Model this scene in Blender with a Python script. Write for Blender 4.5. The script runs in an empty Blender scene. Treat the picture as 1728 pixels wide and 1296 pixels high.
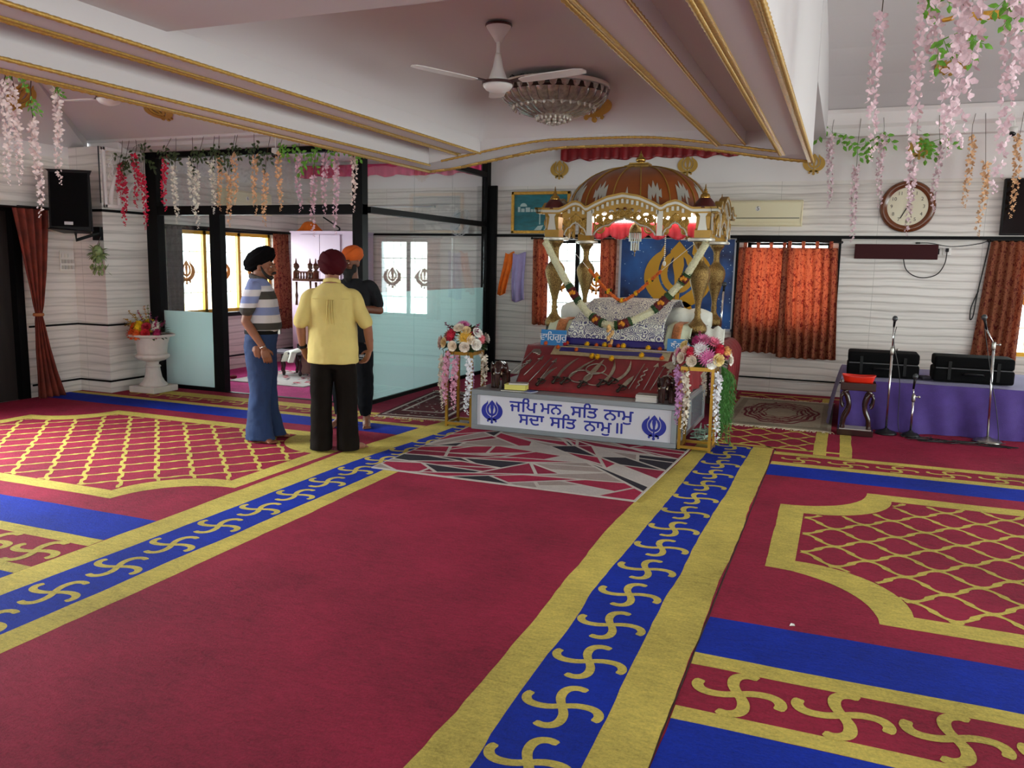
import bpy, bmesh, math, random
from mathutils import Vector, Matrix, geometry, noise
random.seed(7)
SC = bpy.context.scene
COL = SC.collection
PI = math.pi

# ---------------------------------------------------------------- camera
CAM_H, PITCH, ROLL, YAW, FPX = 1.68, 0.145431, 0.0190158, 0.3800938, 1388.74
_fw = Vector((-math.sin(YAW)*math.cos(PITCH), math.cos(YAW)*math.cos(PITCH), -math.sin(PITCH)))
_r = Vector((math.cos(YAW), math.sin(YAW), 0)); _u = _r.cross(_fw)
_R = math.cos(ROLL)*_r + math.sin(ROLL)*_u; _U = -math.sin(ROLL)*_r + math.cos(ROLL)*_u
cam_data = bpy.data.cameras.new('camera'); cam = bpy.data.objects.new('camera', cam_data); COL.objects.link(cam)
cam_data.sensor_width = 36; cam_data.lens = FPX/1728*36; cam_data.clip_start = .05; cam_data.clip_end = 200
cam.matrix_world = Matrix(((_R.x,_U.x,-_fw.x,0),(_R.y,_U.y,-_fw.y,0),(_R.z,_U.z,-_fw.z,CAM_H),(0,0,0,1)))
SC.camera = cam

# ---------------------------------------------------------------- world, daylight, exposure
SC.view_settings.view_transform = 'Standard'; SC.view_settings.look = 'None'
SC.view_settings.gamma = 1; SC.view_settings.use_curve_mapping = False
SC.view_settings.exposure = EXPOSURE = 0.0
W = bpy.data.worlds.new('daylight'); SC.world = W; W.use_nodes = True
W.node_tree.nodes['Background'].inputs[0].default_value = (.86,.95,1,1)
W.node_tree.nodes['Background'].inputs[1].default_value = 6.0
try:
    SC.cycles.max_bounces = 10; SC.cycles.diffuse_bounces = 5; SC.cycles.glossy_bounces = 4
    SC.cycles.transmission_bounces = 6; SC.cycles.transparent_max_bounces = 16
    SC.cycles.sample_clamp_indirect = 6; SC.cycles.caustics_reflective = False; SC.cycles.caustics_refractive = False
    SC.cycles.use_denoising = True
except Exception: pass
def window_light(name, loc, direction, w, h, power, color=(.985,1,.965), spread=170):
    """daylight entering through one real window opening"""
    l = bpy.data.lights.new(name, 'AREA'); l.shape = 'RECTANGLE'; l.size = w; l.size_y = h; l.energy = power; l.color = color; l.spread = math.radians(spread)
    o = bpy.data.objects.new(name, l); COL.objects.link(o); o.location = loc
    o.rotation_euler = Vector(direction).to_track_quat('-Z', 'Y').to_euler()
    return o
D = .45
# skylight comes down through the openings, so the panels lean towards the floor
window_light('daylight_right_near', (5.75,1.0,1.55), (-1,0,-.35), 2.6, 1.7, 340*D)
window_light('daylight_right_middle', (5.75,4.6,1.55), (-1,0,-.35), 2.6, 1.7, 360*D)
window_light('daylight_right_far', (5.75,8.4,1.55), (-1,0,-.30), 2.6, 1.7, 330*D)
window_light('daylight_rear_left', (-3.2,-4.75,1.6), (0,1,-.3), 2.8, 1.9, 300*D)
window_light('daylight_rear_right', (2.0,-4.75,1.6), (0,1,-.3), 2.8, 1.9, 360*D)
window_light('daylight_left_near', (-9.2,3.9,1.7), (1,.10,-.75), 2.6, 2.0, 850*D, (.95,.98,1), 95)
window_light('daylight_glass_room', (-8.95,9.9,1.6), (1,0,-.45), 2.1, 1.2, 330*D, (.97,.97,1), 140)
window_light('daylight_back_left', (-3.7,12.05,1.4), (0,-1,-.1), 1.2, 1.4, 110*D)
window_light('daylight_back_middle', (-.75,12.05,1.5), (0,-1,-.1), 1.1, 1.05, 300*D)
window_light('daylight_back_right', (2.6,12.05,1.4), (0,-1,-.1), 1.3, 1.4, 110*D)

# ---------------------------------------------------------------- helpers
def lin(c):
    if isinstance(c, str):
        c = c.lstrip('#'); c = tuple(int(c[i:i+2],16)/255 for i in (0,2,4))
    return tuple((x/12.92 if x <= .04045 else ((x+.055)/1.055)**2.4) for x in c[:3]) + (1,)
MATS = {}
class N:
    """tiny node-building helper"""
    def __init__(s, m): s.t = m.node_tree; s.n = s.t.nodes; s.l = s.t.links
    def add(s, typ, **kw):
        x = s.n.new(typ)
        for k,v in kw.items():
            if k == 'ins':
                for a,b in v.items(): x.inputs[a].default_value = b
            else: setattr(x,k,v)
        return x
    def link(s, a, b): s.l.new(a, b)
def mat(name, color, rough=.6, metal=0, var=0, vscale=8, bump=0, bscale=60, coat=0, sheen=0, trans=0, stretch=None, emit=0, spec=None, color2=None):
    if name in MATS: return MATS[name]
    m = bpy.data.materials.new(name); m.use_nodes = True; g = N(m)
    p = g.n['Principled BSDF']; c = lin(color)
    p.inputs['Base Color'].default_value = c; p.inputs['Roughness'].default_value = rough; p.inputs['Metallic'].default_value = metal
    if coat: p.inputs['Coat Weight'].default_value = coat; p.inputs['Coat Roughness'].default_value = .12
    if sheen: p.inputs['Sheen Weight'].default_value = sheen; p.inputs['Sheen Roughness'].default_value = .5
    if spec is not None: p.inputs['Specular IOR Level'].default_value = spec
    if emit: p.inputs['Emission Color'].default_value = c; p.inputs['Emission Strength'].default_value = emit
    if var or bump or color2:
        tc = g.add('ShaderNodeTexCoord'); mp = g.add('ShaderNodeMapping')
        if stretch: mp.inputs['Scale'].default_value = stretch
        g.link(tc.outputs['Object'], mp.inputs['Vector'])
        if var or color2:
            nz = g.add('ShaderNodeTexNoise', ins={'Scale':vscale,'Detail':5,'Roughness':.6}); g.link(mp.outputs[0], nz.inputs['Vector'])
            rp = g.add('ShaderNodeValToRGB'); rp.color_ramp.elements[0].position = .35; rp.color_ramp.elements[1].position = .68
            if color2: a, b = c, lin(color2)
            else: a = tuple(x*(1-var) for x in c[:3])+(1,); b = tuple(min(1,x*(1+var)) for x in c[:3])+(1,)
            rp.color_ramp.elements[0].color = a; rp.color_ramp.elements[1].color = b
            g.link(nz.outputs['Fac'], rp.inputs[0]); g.link(rp.outputs[0], p.inputs['Base Color'])
        if bump:
            nb = g.add('ShaderNodeTexNoise', ins={'Scale':bscale,'Detail':4}); g.link(mp.outputs[0], nb.inputs['Vector'])
            bp = g.add('ShaderNodeBump', ins={'Strength':bump,'Distance':.02}); g.link(nb.outputs['Fac'], bp.inputs['Height']); g.link(bp.outputs[0], p.inputs['Normal'])
    if trans:  # thin translucent cloth
        out = g.n['Material Output']; tr = g.add('ShaderNodeBsdfTranslucent'); tr.inputs[0].default_value = tuple(min(1,x*1.25) for x in c[:3])+(1,)
        for l in list(g.l):
            if l.to_socket == p.inputs['Base Color']: g.link(l.from_socket, tr.inputs[0])
        mx = g.add('ShaderNodeMixShader', ins={0:trans}); g.link(p.outputs[0], mx.inputs[1]); g.link(tr.outputs[0], mx.inputs[2]); g.link(mx.outputs[0], out.inputs[0])
    MATS[name] = m; return m
def glass_mat(name, tint=(.93,.97,.96), gloss=1.0, rough=0):
    if name in MATS: return MATS[name]
    m = bpy.data.materials.new(name); m.use_nodes = True; g = N(m); g.n.remove(g.n['Principled BSDF'])
    tr = g.add('ShaderNodeBsdfTransparent'); tr.inputs[0].default_value = tint+(1,)
    gl = g.add('ShaderNodeBsdfGlossy'); gl.inputs['Roughness'].default_value = rough
    # thin-sheet Fresnel, the same from both sides of the pane
    ge = g.add('ShaderNodeNewGeometry'); dt = g.add('ShaderNodeVectorMath', operation='DOT_PRODUCT'); g.link(ge.outputs['Normal'], dt.inputs[0]); g.link(ge.outputs['Incoming'], dt.inputs[1])
    ab = g.add('ShaderNodeMath', operation='ABSOLUTE'); g.link(dt.outputs['Value'], ab.inputs[0])
    om = g.add('ShaderNodeMath', operation='SUBTRACT'); om.inputs[0].default_value = 1; g.link(ab.outputs[0], om.inputs[1])
    pw = g.add('ShaderNodeMath', operation='POWER'); pw.inputs[1].default_value = 5; g.link(om.outputs[0], pw.inputs[0])
    ma = g.add('ShaderNodeMath', operation='MULTIPLY_ADD', use_clamp=True); ma.inputs[1].default_value = .95*gloss; ma.inputs[2].default_value = .045*gloss; g.link(pw.outputs[0], ma.inputs[0])
    mx = g.add('ShaderNodeMixShader'); g.link(ma.outputs[0], mx.inputs[0])
    g.link(tr.outputs[0], mx.inputs[1]); g.link(gl.outputs[0], mx.inputs[2]); g.link(mx.outputs[0], g.n['Material Output'].inputs[0])
    MATS[name] = m; return m

def wloc(o):
    v = Vector((0,0,0))
    while o is not None: v += o.location; o = o.parent
    return v
class MB:
    """collects shapes in world coordinates; build() links them as ONE mesh object"""
    def __init__(s): s.v = []; s.f = []; s.mi = []; s.m = 0; s.M = None
    def add(s, vs, fs):
        b = len(s.v)
        if s.M is not None: vs = [s.M @ Vector(v) for v in vs]
        s.v += [tuple(v) for v in vs]; s.f += [tuple(i+b for i in f) for f in fs]; s.mi += [s.m]*len(fs); return s
    def box(s, x0,x1,y0,y1,z0,z1):
        vs = [(x,y,z) for x in (x0,x1) for y in (y0,y1) for z in (z0,z1)]
        return s.add(vs, [(0,1,3,2),(4,6,7,5),(0,4,5,1),(2,3,7,6),(0,2,6,4),(1,5,7,3)])
    def cbox(s, c, size, rot=None, bevel=0):
        hx,hy,hz = (a/2 for a in size); c = Vector(c); R = rot or Matrix.Identity(3)
        if bevel:
            b = bevel; bm = bmesh.new(); bmesh.ops.create_cube(bm, size=1)
            for v in bm.verts: v.co = Vector((v.co.x*size[0], v.co.y*size[1], v.co.z*size[2]))
            bmesh.ops.bevel(bm, geom=list(bm.edges), offset=b, segments=3, affect='EDGES', profile=.6)
            bm.verts.ensure_lookup_table(); vs = [c + R @ v.co for v in bm.verts]
            fs = [[v.index for v in f.verts] for f in bm.faces]; bm.free(); return s.add(vs, fs)
        vs = [c + R @ Vector((x,y,z)) for x in (-hx,hx) for y in (-hy,hy) for z in (-hz,hz)]
        return s.add(vs, [(0,1,3,2),(4,6,7,5),(0,4,5,1),(2,3,7,6),(0,2,6,4),(1,5,7,3)])
    def bar(s, a, b, w, h=None):
        a = Vector(a); b = Vector(b); h = h or w; d = (b-a); L = d.length; d.normalize()
        up = Vector((0,0,1)) if abs(d.z) < .95 else Vector((0,1,0)); x = d.cross(up).normalized(); z = x.cross(d)
        R = Matrix((x, d, z)).transposed(); return s.cbox((a+b)/2, (w, L, h), R)
    def poly(s, pts):
        return s.add(pts, [tuple(range(len(pts)))])
    def prism(s, poly, fn0, fn1, holes=()):
        """2d polygon (with holes) given thickness: fn0/fn1 map (u,v) to the back / front point"""
        loops = [[Vector((p[0],p[1],0)) for p in poly]] + [[Vector((p[0],p[1],0)) for p in h] for h in holes]
        tris = geometry.tessellate_polygon(loops); flat = [p for l in loops for p in l]; n = len(flat)
        vs = [fn0(p.x,p.y) for p in flat] + [fn1(p.x,p.y) for p in flat]
        fs = [tuple(t) for t in tris] + [tuple(i+n for i in reversed(t)) for t in tris]
        o = 0
        for l in loops:
            k = len(l)
            for i in range(k): j = (i+1)%k; fs.append((o+i, o+j, o+j+n, o+i+n))
            o += k
        return s.add(vs, fs)
    def flat(s, poly, z, holes=()):
        loops = [[Vector((p[0],p[1],0)) for p in poly]] + [[Vector((p[0],p[1],0)) for p in h] for h in holes]
        tris = geometry.tessellate_polygon(loops); pts = [(p.x,p.y,z) for l in loops for p in l]
        fs = []
        for t in tris:
            a,b,c = (Vector(pts[i]) for i in t)
            fs.append(tuple(t) if (b-a).cross(c-a).z > 0 else tuple(reversed(t)))
        return s.add(pts, fs)
    def lathe(s, prof, c=(0,0,0), n=24, ax=None, lobes=0, lobe_amp=0, sx=1, sy=1, cap=True):
        """profile [(r,z)...] turned about the vertical through c"""
        c = Vector(c); vs = []; fs = []; R = ax or Matrix.Identity(3)
        for r,z in prof:
            for i in range(n):
                a = 2*PI*i/n; rr = r*(1+lobe_amp*math.cos(lobes*a)) if lobes else r
                vs.append(c + R @ Vector((rr*math.cos(a)*sx, rr*math.sin(a)*sy, z)))
        for k in range(len(prof)-1):
            for i in range(n):
                j = (i+1)%n; fs.append((k*n+i, k*n+j, (k+1)*n+j, (k+1)*n+i))
        if cap:
            if prof[0][0] > 1e-4: fs.append(tuple(reversed(range(n))))
            if prof[-1][0] > 1e-4: fs.append(tuple((len(prof)-1)*n+i for i in range(n)))
        return s.add(vs, fs)
    def ball(s, c, r, n=12, m=8, R=None):
        if isinstance(r,(int,float)): r = (r,r,r)
        c = Vector(c); R = R or Matrix.Identity(3); vs = [c + R@Vector((0,0,-r[2]))]; fs = []
        for k in range(1,m):
            t = -PI/2 + PI*k/m
            for i in range(n):
                a = 2*PI*i/n; vs.append(c + R@Vector((r[0]*math.cos(t)*math.cos(a), r[1]*math.cos(t)*math.sin(a), r[2]*math.sin(t))))
        vs.append(c + R@Vector((0,0,r[2]))); top = len(vs)-1
        for i in range(n): fs.append((0, 1+(i+1)%n, 1+i)); fs.append((top, top-n+i, top-n+(i+1)%n))
        for k in range(m-2):
            for i in range(n): j=(i+1)%n; a=1+k*n; fs.append((a+i,a+j,a+n+j,a+n+i))
        return s.add(vs, fs)
    def tube(s, pts, r, n=8, cap=True, sx=1, sy=1, twist=0, lobes=0, amp=0):
        pts = [Vector(p) for p in pts]; k = len(pts); rs = r if isinstance(r,(list,tuple)) else [r]*k
        vs = []; fs = []; up = None
        for i,p in enumerate(pts):
            d = (pts[min(i+1,k-1)]-pts[max(i-1,0)]).normalized()
            if up is None: up = Vector((0,0,1)) if abs(d.z) < .9 else Vector((0,1,0))
            x = d.cross(up)
            if x.length < 1e-5: x = d.orthogonal()
            x.normalize(); y = x.cross(d).normalized(); up = y
            for j in range(n):
                a = 2*PI*j/n; rr = rs[i]*(1+amp*math.cos(lobes*a+twist*i)) if lobes else rs[i]
                vs.append(p + x*math.cos(a)*rr*sx + y*math.sin(a)*rr*sy)
        for i in range(k-1):
            for j in range(n): q=(j+1)%n; fs.append((i*n+j,i*n+q,(i+1)*n+q,(i+1)*n+j))
        if cap: fs.append(tuple(reversed(range(n)))); fs.append(tuple((k-1)*n+j for j in range(n)))
        return s.add(vs, fs)
    def grid(s, fn, nu, nv, wrap=False):
        vs = [fn(i/nu, j/nv) for j in range(nv+1) for i in range(nu+1)]; w = nu+1
        return s.add(vs, [(j*w+i, j*w+i+1, (j+1)*w+i+1, (j+1)*w+i) for j in range(nv) for i in range(nu)])
    def ribbon(s, pts, w, z):
        """flat stroke on the ground following 2d points"""
        k = len(pts); L = []; Rr = []
        for i,p in enumerate(pts):
            a = Vector(pts[max(i-1,0)]); b = Vector(pts[min(i+1,k-1)]); d = (b-a).normalized(); nrm = Vector((-d.y,d.x))
            ww = w[i] if isinstance(w,(list,tuple)) else w
            q = Vector(p); L.append(q+nrm*ww/2); Rr.append(q-nrm*ww/2)
        vs = [(p.x,p.y,z) for p in L]+[(p.x,p.y,z) for p in Rr]
        return s.add(vs, [(k+i,k+i+1,i+1,i) for i in range(k-1)])
    def build(s, name, mats, parent=None, smooth=False, loc=None, bevel=0, solid=0, sub=0, merge=0):
        if not isinstance(mats,(list,tuple)): mats = [mats]
        base = wloc(parent) if parent is not None else Vector((0,0,0))
        off = base if loc is None else Vector(loc)
        me = bpy.data.meshes.new(name); me.from_pydata([Vector(v)-off for v in s.v], [], s.f)
        for m in mats: me.materials.append(m)
        if len(mats) > 1: me.polygons.foreach_set('material_index', s.mi)
        if smooth: me.polygons.foreach_set('use_smooth', [True]*len(me.polygons))
        if merge:
            bm = bmesh.new(); bm.from_mesh(me); bmesh.ops.remove_doubles(bm, verts=bm.verts, dist=merge); bm.to_mesh(me); bm.free()
        me.update()
        o = bpy.data.objects.new(name, me); COL.objects.link(o)
        if parent is not None: o.parent = parent; o.location = off-base
        elif loc is not None: o.location = off
        if solid: md = o.modifiers.new('thickness','SOLIDIFY'); md.thickness = solid; md.offset = 0
        if bevel: md = o.modifiers.new('edge','BEVEL'); md.width = bevel; md.segments = 2; md.limit_method = 'ANGLE'; md.angle_limit = math.radians(40)
        if sub: md = o.modifiers.new('sub','SUBSURF'); md.levels = sub; md.render_levels = sub
        return o
def tag(o, label, cat, group=None, kind=None):
    o['label'] = label; o['category'] = cat
    if group: o['group'] = group
    if kind: o['kind'] = kind
    return o
def thing(name, label, cat, loc=(0,0,0), group=None):
    o = bpy.data.objects.new(name, None); o.empty_display_size = .1; COL.objects.link(o); o.location = loc
    return tag(o, label, cat, group)
def struct(o): o['kind'] = 'structure'; return o
def dup(o, loc=None, rz=None, label=None, parent=None, scale=None):
    c = o.copy(); COL.objects.link(c)
    if parent is not None: c.parent = parent
    if loc is not None: c.location = loc
    if rz is not None: c.rotation_euler = (0,0,rz)
    if scale is not None: c.scale = (scale,)*3 if isinstance(scale,(int,float)) else scale
    if label: c['label'] = label
    for ch in list(o.children): dup(ch, parent=c)
    return c
def rot(axis, a): return Matrix.Rotation(a, 3, axis)
def circ(cx, cy, r, n=32, a0=0, a1=2*PI, ry=None):
    full = abs(a1-a0-2*PI) < 1e-6
    k = n if full else n+1
    return [(cx+r*math.cos(a0+(a1-a0)*i/n), cy+(ry or r)*math.sin(a0+(a1-a0)*i/n)) for i in range(k)]
def wob(poly, step=.07, amp=.004, seed=0):
    out = []
    for i,p in enumerate(poly):
        q = poly[(i+1)%len(poly)]; L = math.dist(p,q); n = max(1,int(L/step))
        for k in range(n):
            x = p[0]+(q[0]-p[0])*k/n; y = p[1]+(q[1]-p[1])*k/n
            a = noise.noise(Vector((x*2.2+seed, y*2.2, 3.1)))*amp*2.2 + noise.noise(Vector((x*9, y*9, seed+1.7)))*amp
            b = noise.noise(Vector((y*2.2+seed, x*2.2, 8.3)))*amp*2.2 + noise.noise(Vector((x*9+5, y*9, seed+7.7)))*amp
            out.append((x+a,y+b))
    return out
def text_mesh(body, size, align='CENTER'):
    """lettering as flat 2d triangles: returns (verts2d, faces)"""
    c = bpy.data.curves.new('lettering','FONT'); c.body = body; c.size = size; c.align_x = align; c.align_y = 'CENTER'; c.resolution_u = 3
    o = bpy.data.objects.new('lettering', c); COL.objects.link(o)
    dg = bpy.context.evaluated_depsgraph_get(); me = o.evaluated_get(dg).to_mesh()
    vs = [(v.co.x,v.co.y) for v in me.vertices]; fs = [tuple(p.vertices) for p in me.polygons]
    o.evaluated_get(dg).to_mesh_clear(); bpy.data.objects.remove(o); bpy.data.curves.remove(c)
    return vs, fs
def put_text(mb, body, size, fn, align='CENTER', sx=1):
    vs, fs = text_mesh(body, size, align); return mb.add([fn(x*sx,y) for x,y in vs], fs)
# ---------------------------------------------------------------- shared materials
def tile_mat():
    m = bpy.data.materials.new('plank_tile'); m.use_nodes = True; g = N(m); p = g.n['Principled BSDF']
    tc = g.add('ShaderNodeTexCoord'); mp = g.add('ShaderNodeMapping'); mp.inputs['Scale'].default_value = (.7,.7,22)
    g.link(tc.outputs['Object'], mp.inputs[0])
    nz = g.add('ShaderNodeTexNoise', ins={'Scale':1.0,'Detail':4,'Roughness':.65}); g.link(mp.outputs[0], nz.inputs['Vector'])
    rp = g.add('ShaderNodeValToRGB'); e = rp.color_ramp.elements
    e[0].position = .28; e[0].color = lin('#c6bfb8'); e[1].position = .55; e[1].color = lin('#e6dfd8')
    g.link(nz.outputs['Fac'], rp.inputs[0])
    sx = g.add('ShaderNodeSeparateXYZ'); g.link(tc.outputs['Object'], sx.inputs[0])
    # plank grooves: a thin grey line about every 9 cm, gently wandering
    n2 = g.add('ShaderNodeTexNoise', ins={'Scale':1.4,'Detail':2}); g.link(tc.outputs['Object'], n2.inputs['Vector'])
    a = g.add('ShaderNodeMath', operation='MULTIPLY_ADD'); a.inputs[1].default_value = .07; g.link(n2.outputs['Fac'], a.inputs[0]); g.link(sx.outputs['Z'], a.inputs[2])
    b = g.add('ShaderNodeMath', operation='PINGPONG'); b.inputs[1].default_value = .05; g.link(a.outputs[0], b.inputs[0])
    c = g.add('ShaderNodeMapRange', ins={1:.002,2:.016,3:.75,4:0}); g.link(b.outputs[0], c.inputs[0])
    # vertical tile joints every 1.2 m
    s = g.add('ShaderNodeMath', operation='ADD'); g.link(sx.outputs['X'], s.inputs[0]); g.link(sx.outputs['Y'], s.inputs[1])
    d = g.add('ShaderNodeMath', operation='PINGPONG'); d.inputs[1].default_value = .6; g.link(s.outputs[0], d.inputs[0])
    f = g.add('ShaderNodeMath', operation='LESS_THAN'); f.inputs[1].default_value = .003; g.link(d.outputs[0], f.inputs[0])
    h = g.add('ShaderNodeMath', operation='MAXIMUM'); g.link(c.outputs[0], h.inputs[0]); g.link(f.outputs[0], h.inputs[1])
    h2 = g.add('ShaderNodeMath', operation='MULTIPLY'); h2.inputs[1].default_value = .5; g.link(h.outputs[0], h2.inputs[0])
    mx = g.add('ShaderNodeMix', data_type='RGBA'); g.link(h2.outputs[0], mx.inputs['Factor']); g.link(rp.outputs[0], mx.inputs['A']); mx.inputs['B'].default_value = lin('#8d8780')
    g.link(mx.outputs['Result'], p.inputs['Base Color']); p.inputs['Roughness'].default_value = .28
    bp = g.add('ShaderNodeBump', ins={'Strength':.25,'Distance':.01}); bp.invert = True; g.link(h.outputs[0], bp.inputs['Height']); g.link(bp.outputs[0], p.inputs['Normal'])
    return m
TILE = tile_mat()
PAINT = mat('lilac_white_paint', '#d0cbcb', .75, bump=.04, bscale=25)
PAINT_W = mat('white_paint', '#eae4e2', .7, bump=.05, bscale=22)
LILAC = mat('lilac_wall_paint', '#dccfdb', .75)
GOLD_P = mat('gold_paint', '#c9963a', .38, .55, var=.2, vscale=30)
GOLD_FLAT = mat('flat_gold_sheet', '#c39a45', .45, .25)
BLACK_AL = mat('black_anodised_frame', '#050506', .5, spec=.15)
BLACK_PL = mat('black_plastic', '#0a0a0b', .5, spec=.25)
BLACK_CL = mat('black_fabric', '#0c0c0d', .9, spec=.1, bump=.15, bscale=300)
CHROME = mat('chrome', '#c9c9c9', .22, 1)
STEEL = mat('dull_steel', '#a8a49c', .35, 1, var=.2, vscale=30)
WHITE_PL = mat('white_plastic', '#e9e6e0', .4)
CREAM_PL = mat('cream_plastic', '#e6dcb8', .4)
DARKWOOD = mat('dark_polished_wood', '#2c0f0c', .22, var=.3, vscale=14, coat=.4)
GLASS = glass_mat('clear_glass', gloss=1.6)
PIPE = mat('black_cable', '#121212', .5)

def frosted():
    m = bpy.data.materials.new('frosted_film'); m.use_nodes = True; g = N(m); p = g.n['Principled BSDF']
    p.inputs['Base Color'].default_value = lin('#dcefee'); p.inputs['Roughness'].default_value = .12; p.inputs['Specular IOR Level'].default_value = .6
    t = g.add('ShaderNodeBsdfTranslucent'); t.inputs[0].default_value = lin('#eafffd')
    mx = g.add('ShaderNodeMixShader', ins={0:.62}); g.link(p.outputs[0], mx.inputs[1]); g.link(t.outputs[0], mx.inputs[2]); g.link(mx.outputs[0], g.n['Material Output'].inputs[0])
    return m
FROST = frosted()

# ---------------------------------------------------------------- room shell
YB = 11.67
def wall(name, axis, p0, p1, u0, u1, z0, z1, holes=(), zsplit=2.82, mats=None):
    """wall slab between p0 and p1 on `axis`, with openings (u0,u1,z0,z1); tile below zsplit, paint above"""
    mb = MB(); us = sorted({u0,u1,*[h[0] for h in holes],*[h[1] for h in holes]}); zs = sorted({z0,z1,zsplit,*[h[2] for h in holes],*[h[3] for h in holes]})
    for i in range(len(us)-1):
        for j in range(len(zs)-1):
            if zs[j] < z0 or zs[j+1] > z1: continue
            cu = (us[i]+us[i+1])/2; cz = (zs[j]+zs[j+1])/2
            if any(h[0] < cu < h[1] and h[2] < cz < h[3] for h in holes): continue
            mb.m = 0 if cz < zsplit else 1
            if axis == 'y': mb.box(us[i],us[i+1],p0,p1,zs[j],zs[j+1])
            else: mb.box(p0,p1,us[i],us[i+1],zs[j],zs[j+1])
    return struct(mb.build(name, mats or [TILE, PAINT_W]))
WIN_L = (-4.28,-3.1,.80,2.04); WIN_M = (-1.27,-.20,.95,2.04); WIN_R = (1.97,3.25,.66,2.04)
wall('wall_back','y',YB,YB+.2,-8.78,5.7,0,4.6,[WIN_L,WIN_M,WIN_R])
wall('wall_left','x',-9.0,-8.8,-5,7.47,0,4.6,[(5.35,6.72,0,2.17),(2.4,5.0,.12,2.3)])
wall('wall_left_glass_room','x',-8.78,-8.58,8.2,YB,0,4.6,[(8.8,11.0,.88,2.06)])
wall('wall_right','x',5.5,5.7,-5,YB,0,4.6,[(-.3,2.3,.6,2.3),(3.3,5.9,.6,2.3),(7.1,9.7,.6,2.3)])
wall('wall_rear','y',-4.75,-4.55,-9,5.7,0,4.6,[(-4.6,-1.8,.55,2.45),(.6,3.4,.55,2.45)])
mb = MB(); mb.m = 0; mb.box(-9.0,-8.3,7.47,8.2,0,2.96); mb.m = 1; mb.box(-9.0,-8.3,7.76,8.2,2.96,4.6)
struct(mb.build('wall_left_pilaster', [TILE, PAINT_W]))
struct(MB().box(-9.2,5.7,-4.75,YB+.2,-.15,0).build('floor', mat('stone_floor','#8c8480',.5,var=.15)))
struct(MB().box(-9.0,5.7,-4.75,YB+.2,4.6,4.75).build('ceiling', PAINT))
# closed leaf filling the left doorway
d = MB().box(-8.93,-8.87,5.36,6.71,.0,2.16).build('door_1', mat('dark_door','#1c1310',.55,var=.35,vscale=3,stretch=(6,6,.6))); struct(d)
mb = MB()
for yy in (5.36,6.71): mb.box(-8.99,-8.78,yy-.05,yy+.05,0,2.2)
mb.box(-8.99,-8.78,5.31,6.76,2.16,2.22); struct(mb.build('trim_1', BLACK_AL))
# dark skirting lines and rails
mb = MB(); mb.box(-5.05,5.5,YB-.012,YB,.185,.205); struct(mb.build('baseboard_back', BLACK_AL))
mb = MB(); mb.box(-5.05,5.5,YB-.045,YB,2.075,2.115); struct(mb.build('trim_2', BLACK_AL))
mb = MB()
for z in (.14,.83): mb.box(-8.8,-8.79,6.8,7.47,z,z+.022); mb.box(-8.8,-8.295,7.458,7.47,z,z+.022); mb.box(-8.3,-8.288,7.458,8.17,z,z+.022)
struct(mb.build('baseboard_left', BLACK_AL))
mb = MB(); mb.box(-8.8,-8.77,6.75,7.47,2.2,2.23); mb.box(-8.8,-8.28,7.44,7.47,2.2,2.23); mb.box(-8.3,-8.27,7.44,8.15,2.2,2.23); struct(mb.build('trim_3', BLACK_AL))
mb = MB(); mb.box(-8.58,-8.565,8.25,YB,.2,.222); mb.box(-8.58,-5.2,YB-.015,YB,.2,.222); mb.box(-8.58,-8.55,8.25,YB,2.085,2.12); mb.box(-8.58,-5.2,YB-.03,YB,2.085,2.12)
struct(mb.build('trim_4', BLACK_AL))

# ---------------------------------------------------------------- windows
GREEN = mat('sunlit_foliage', '#5d8a3a', .8, var=.6, vscale=7, color2='#b8d77a')
YELLOW_FR = mat('yellow_painted_frame', '#d9a21e', .45)
def khanda_shapes(s=1.0):
    """the emblem as closed 2d outlines: list of (outline, holes), about 2 units tall"""
    out = []
    ring = [(0,1.0),(.13,.86),(.24,.74)] + [(.5*math.cos(a), .2+.56*math.sin(a)) for a in [math.radians(t) for t in range(62,-91,-12)]]
    ring = ring + [(-x,y) for x,y in reversed(ring[1:-1])]
    hole = [(.13,.60),(.20,.53)] + [(.31*math.cos(a), .18+.37*math.sin(a)) for a in [math.radians(t) for t in range(40,-66,-15)]] + [(.085,-.12),(.10,.1),(.16,.38)]
    holeL = [(-x,y) for x,y in reversed(hole)]
    out.append((ring,[hole,holeL]))
    A = [math.radians(t) for t in range(58,-68,-9)]
    outer = [(.97*math.cos(a), .06+.80*math.sin(a)) for a in A]; inner = [(.565*math.cos(a), .20+.635*math.sin(a)) for a in reversed(A)]
    side = [(.40,.94)] + outer + [(.20,-.78),(.075,-.58),(.09,-.47)] + inner[1:-1]
    out.append((side,[])); out.append(([(-x,y) for x,y in reversed(side)],[]))
    out.append(([(-.06,-.3),(.06,-.3),(.07,-.82),(-.07,-.82)],[]))
    out.append((circ(0,-.9,.12,14),[]))
    for sg in (1,-1):
        curl = [(.05,-.62),(.22,-.56),(.40,-.66),(.46,-.80),(.38,-.90),(.27,-.85),(.30,-.76),(.22,-.70),(.08,-.76)]
        out.append(([(sg*x,y) for x,y in (curl if sg>0 else list(reversed(curl)))],[]))
    return [([(x*s,y*s) for x,y in o],[[(x*s,y*s) for x,y in h] for h in hs]) for o,hs in out]
def add_khanda(mb, size, fn0, fn1):
    for o,hs in khanda_shapes(size/2): mb.prism(o, fn0, fn1, hs)
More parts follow.
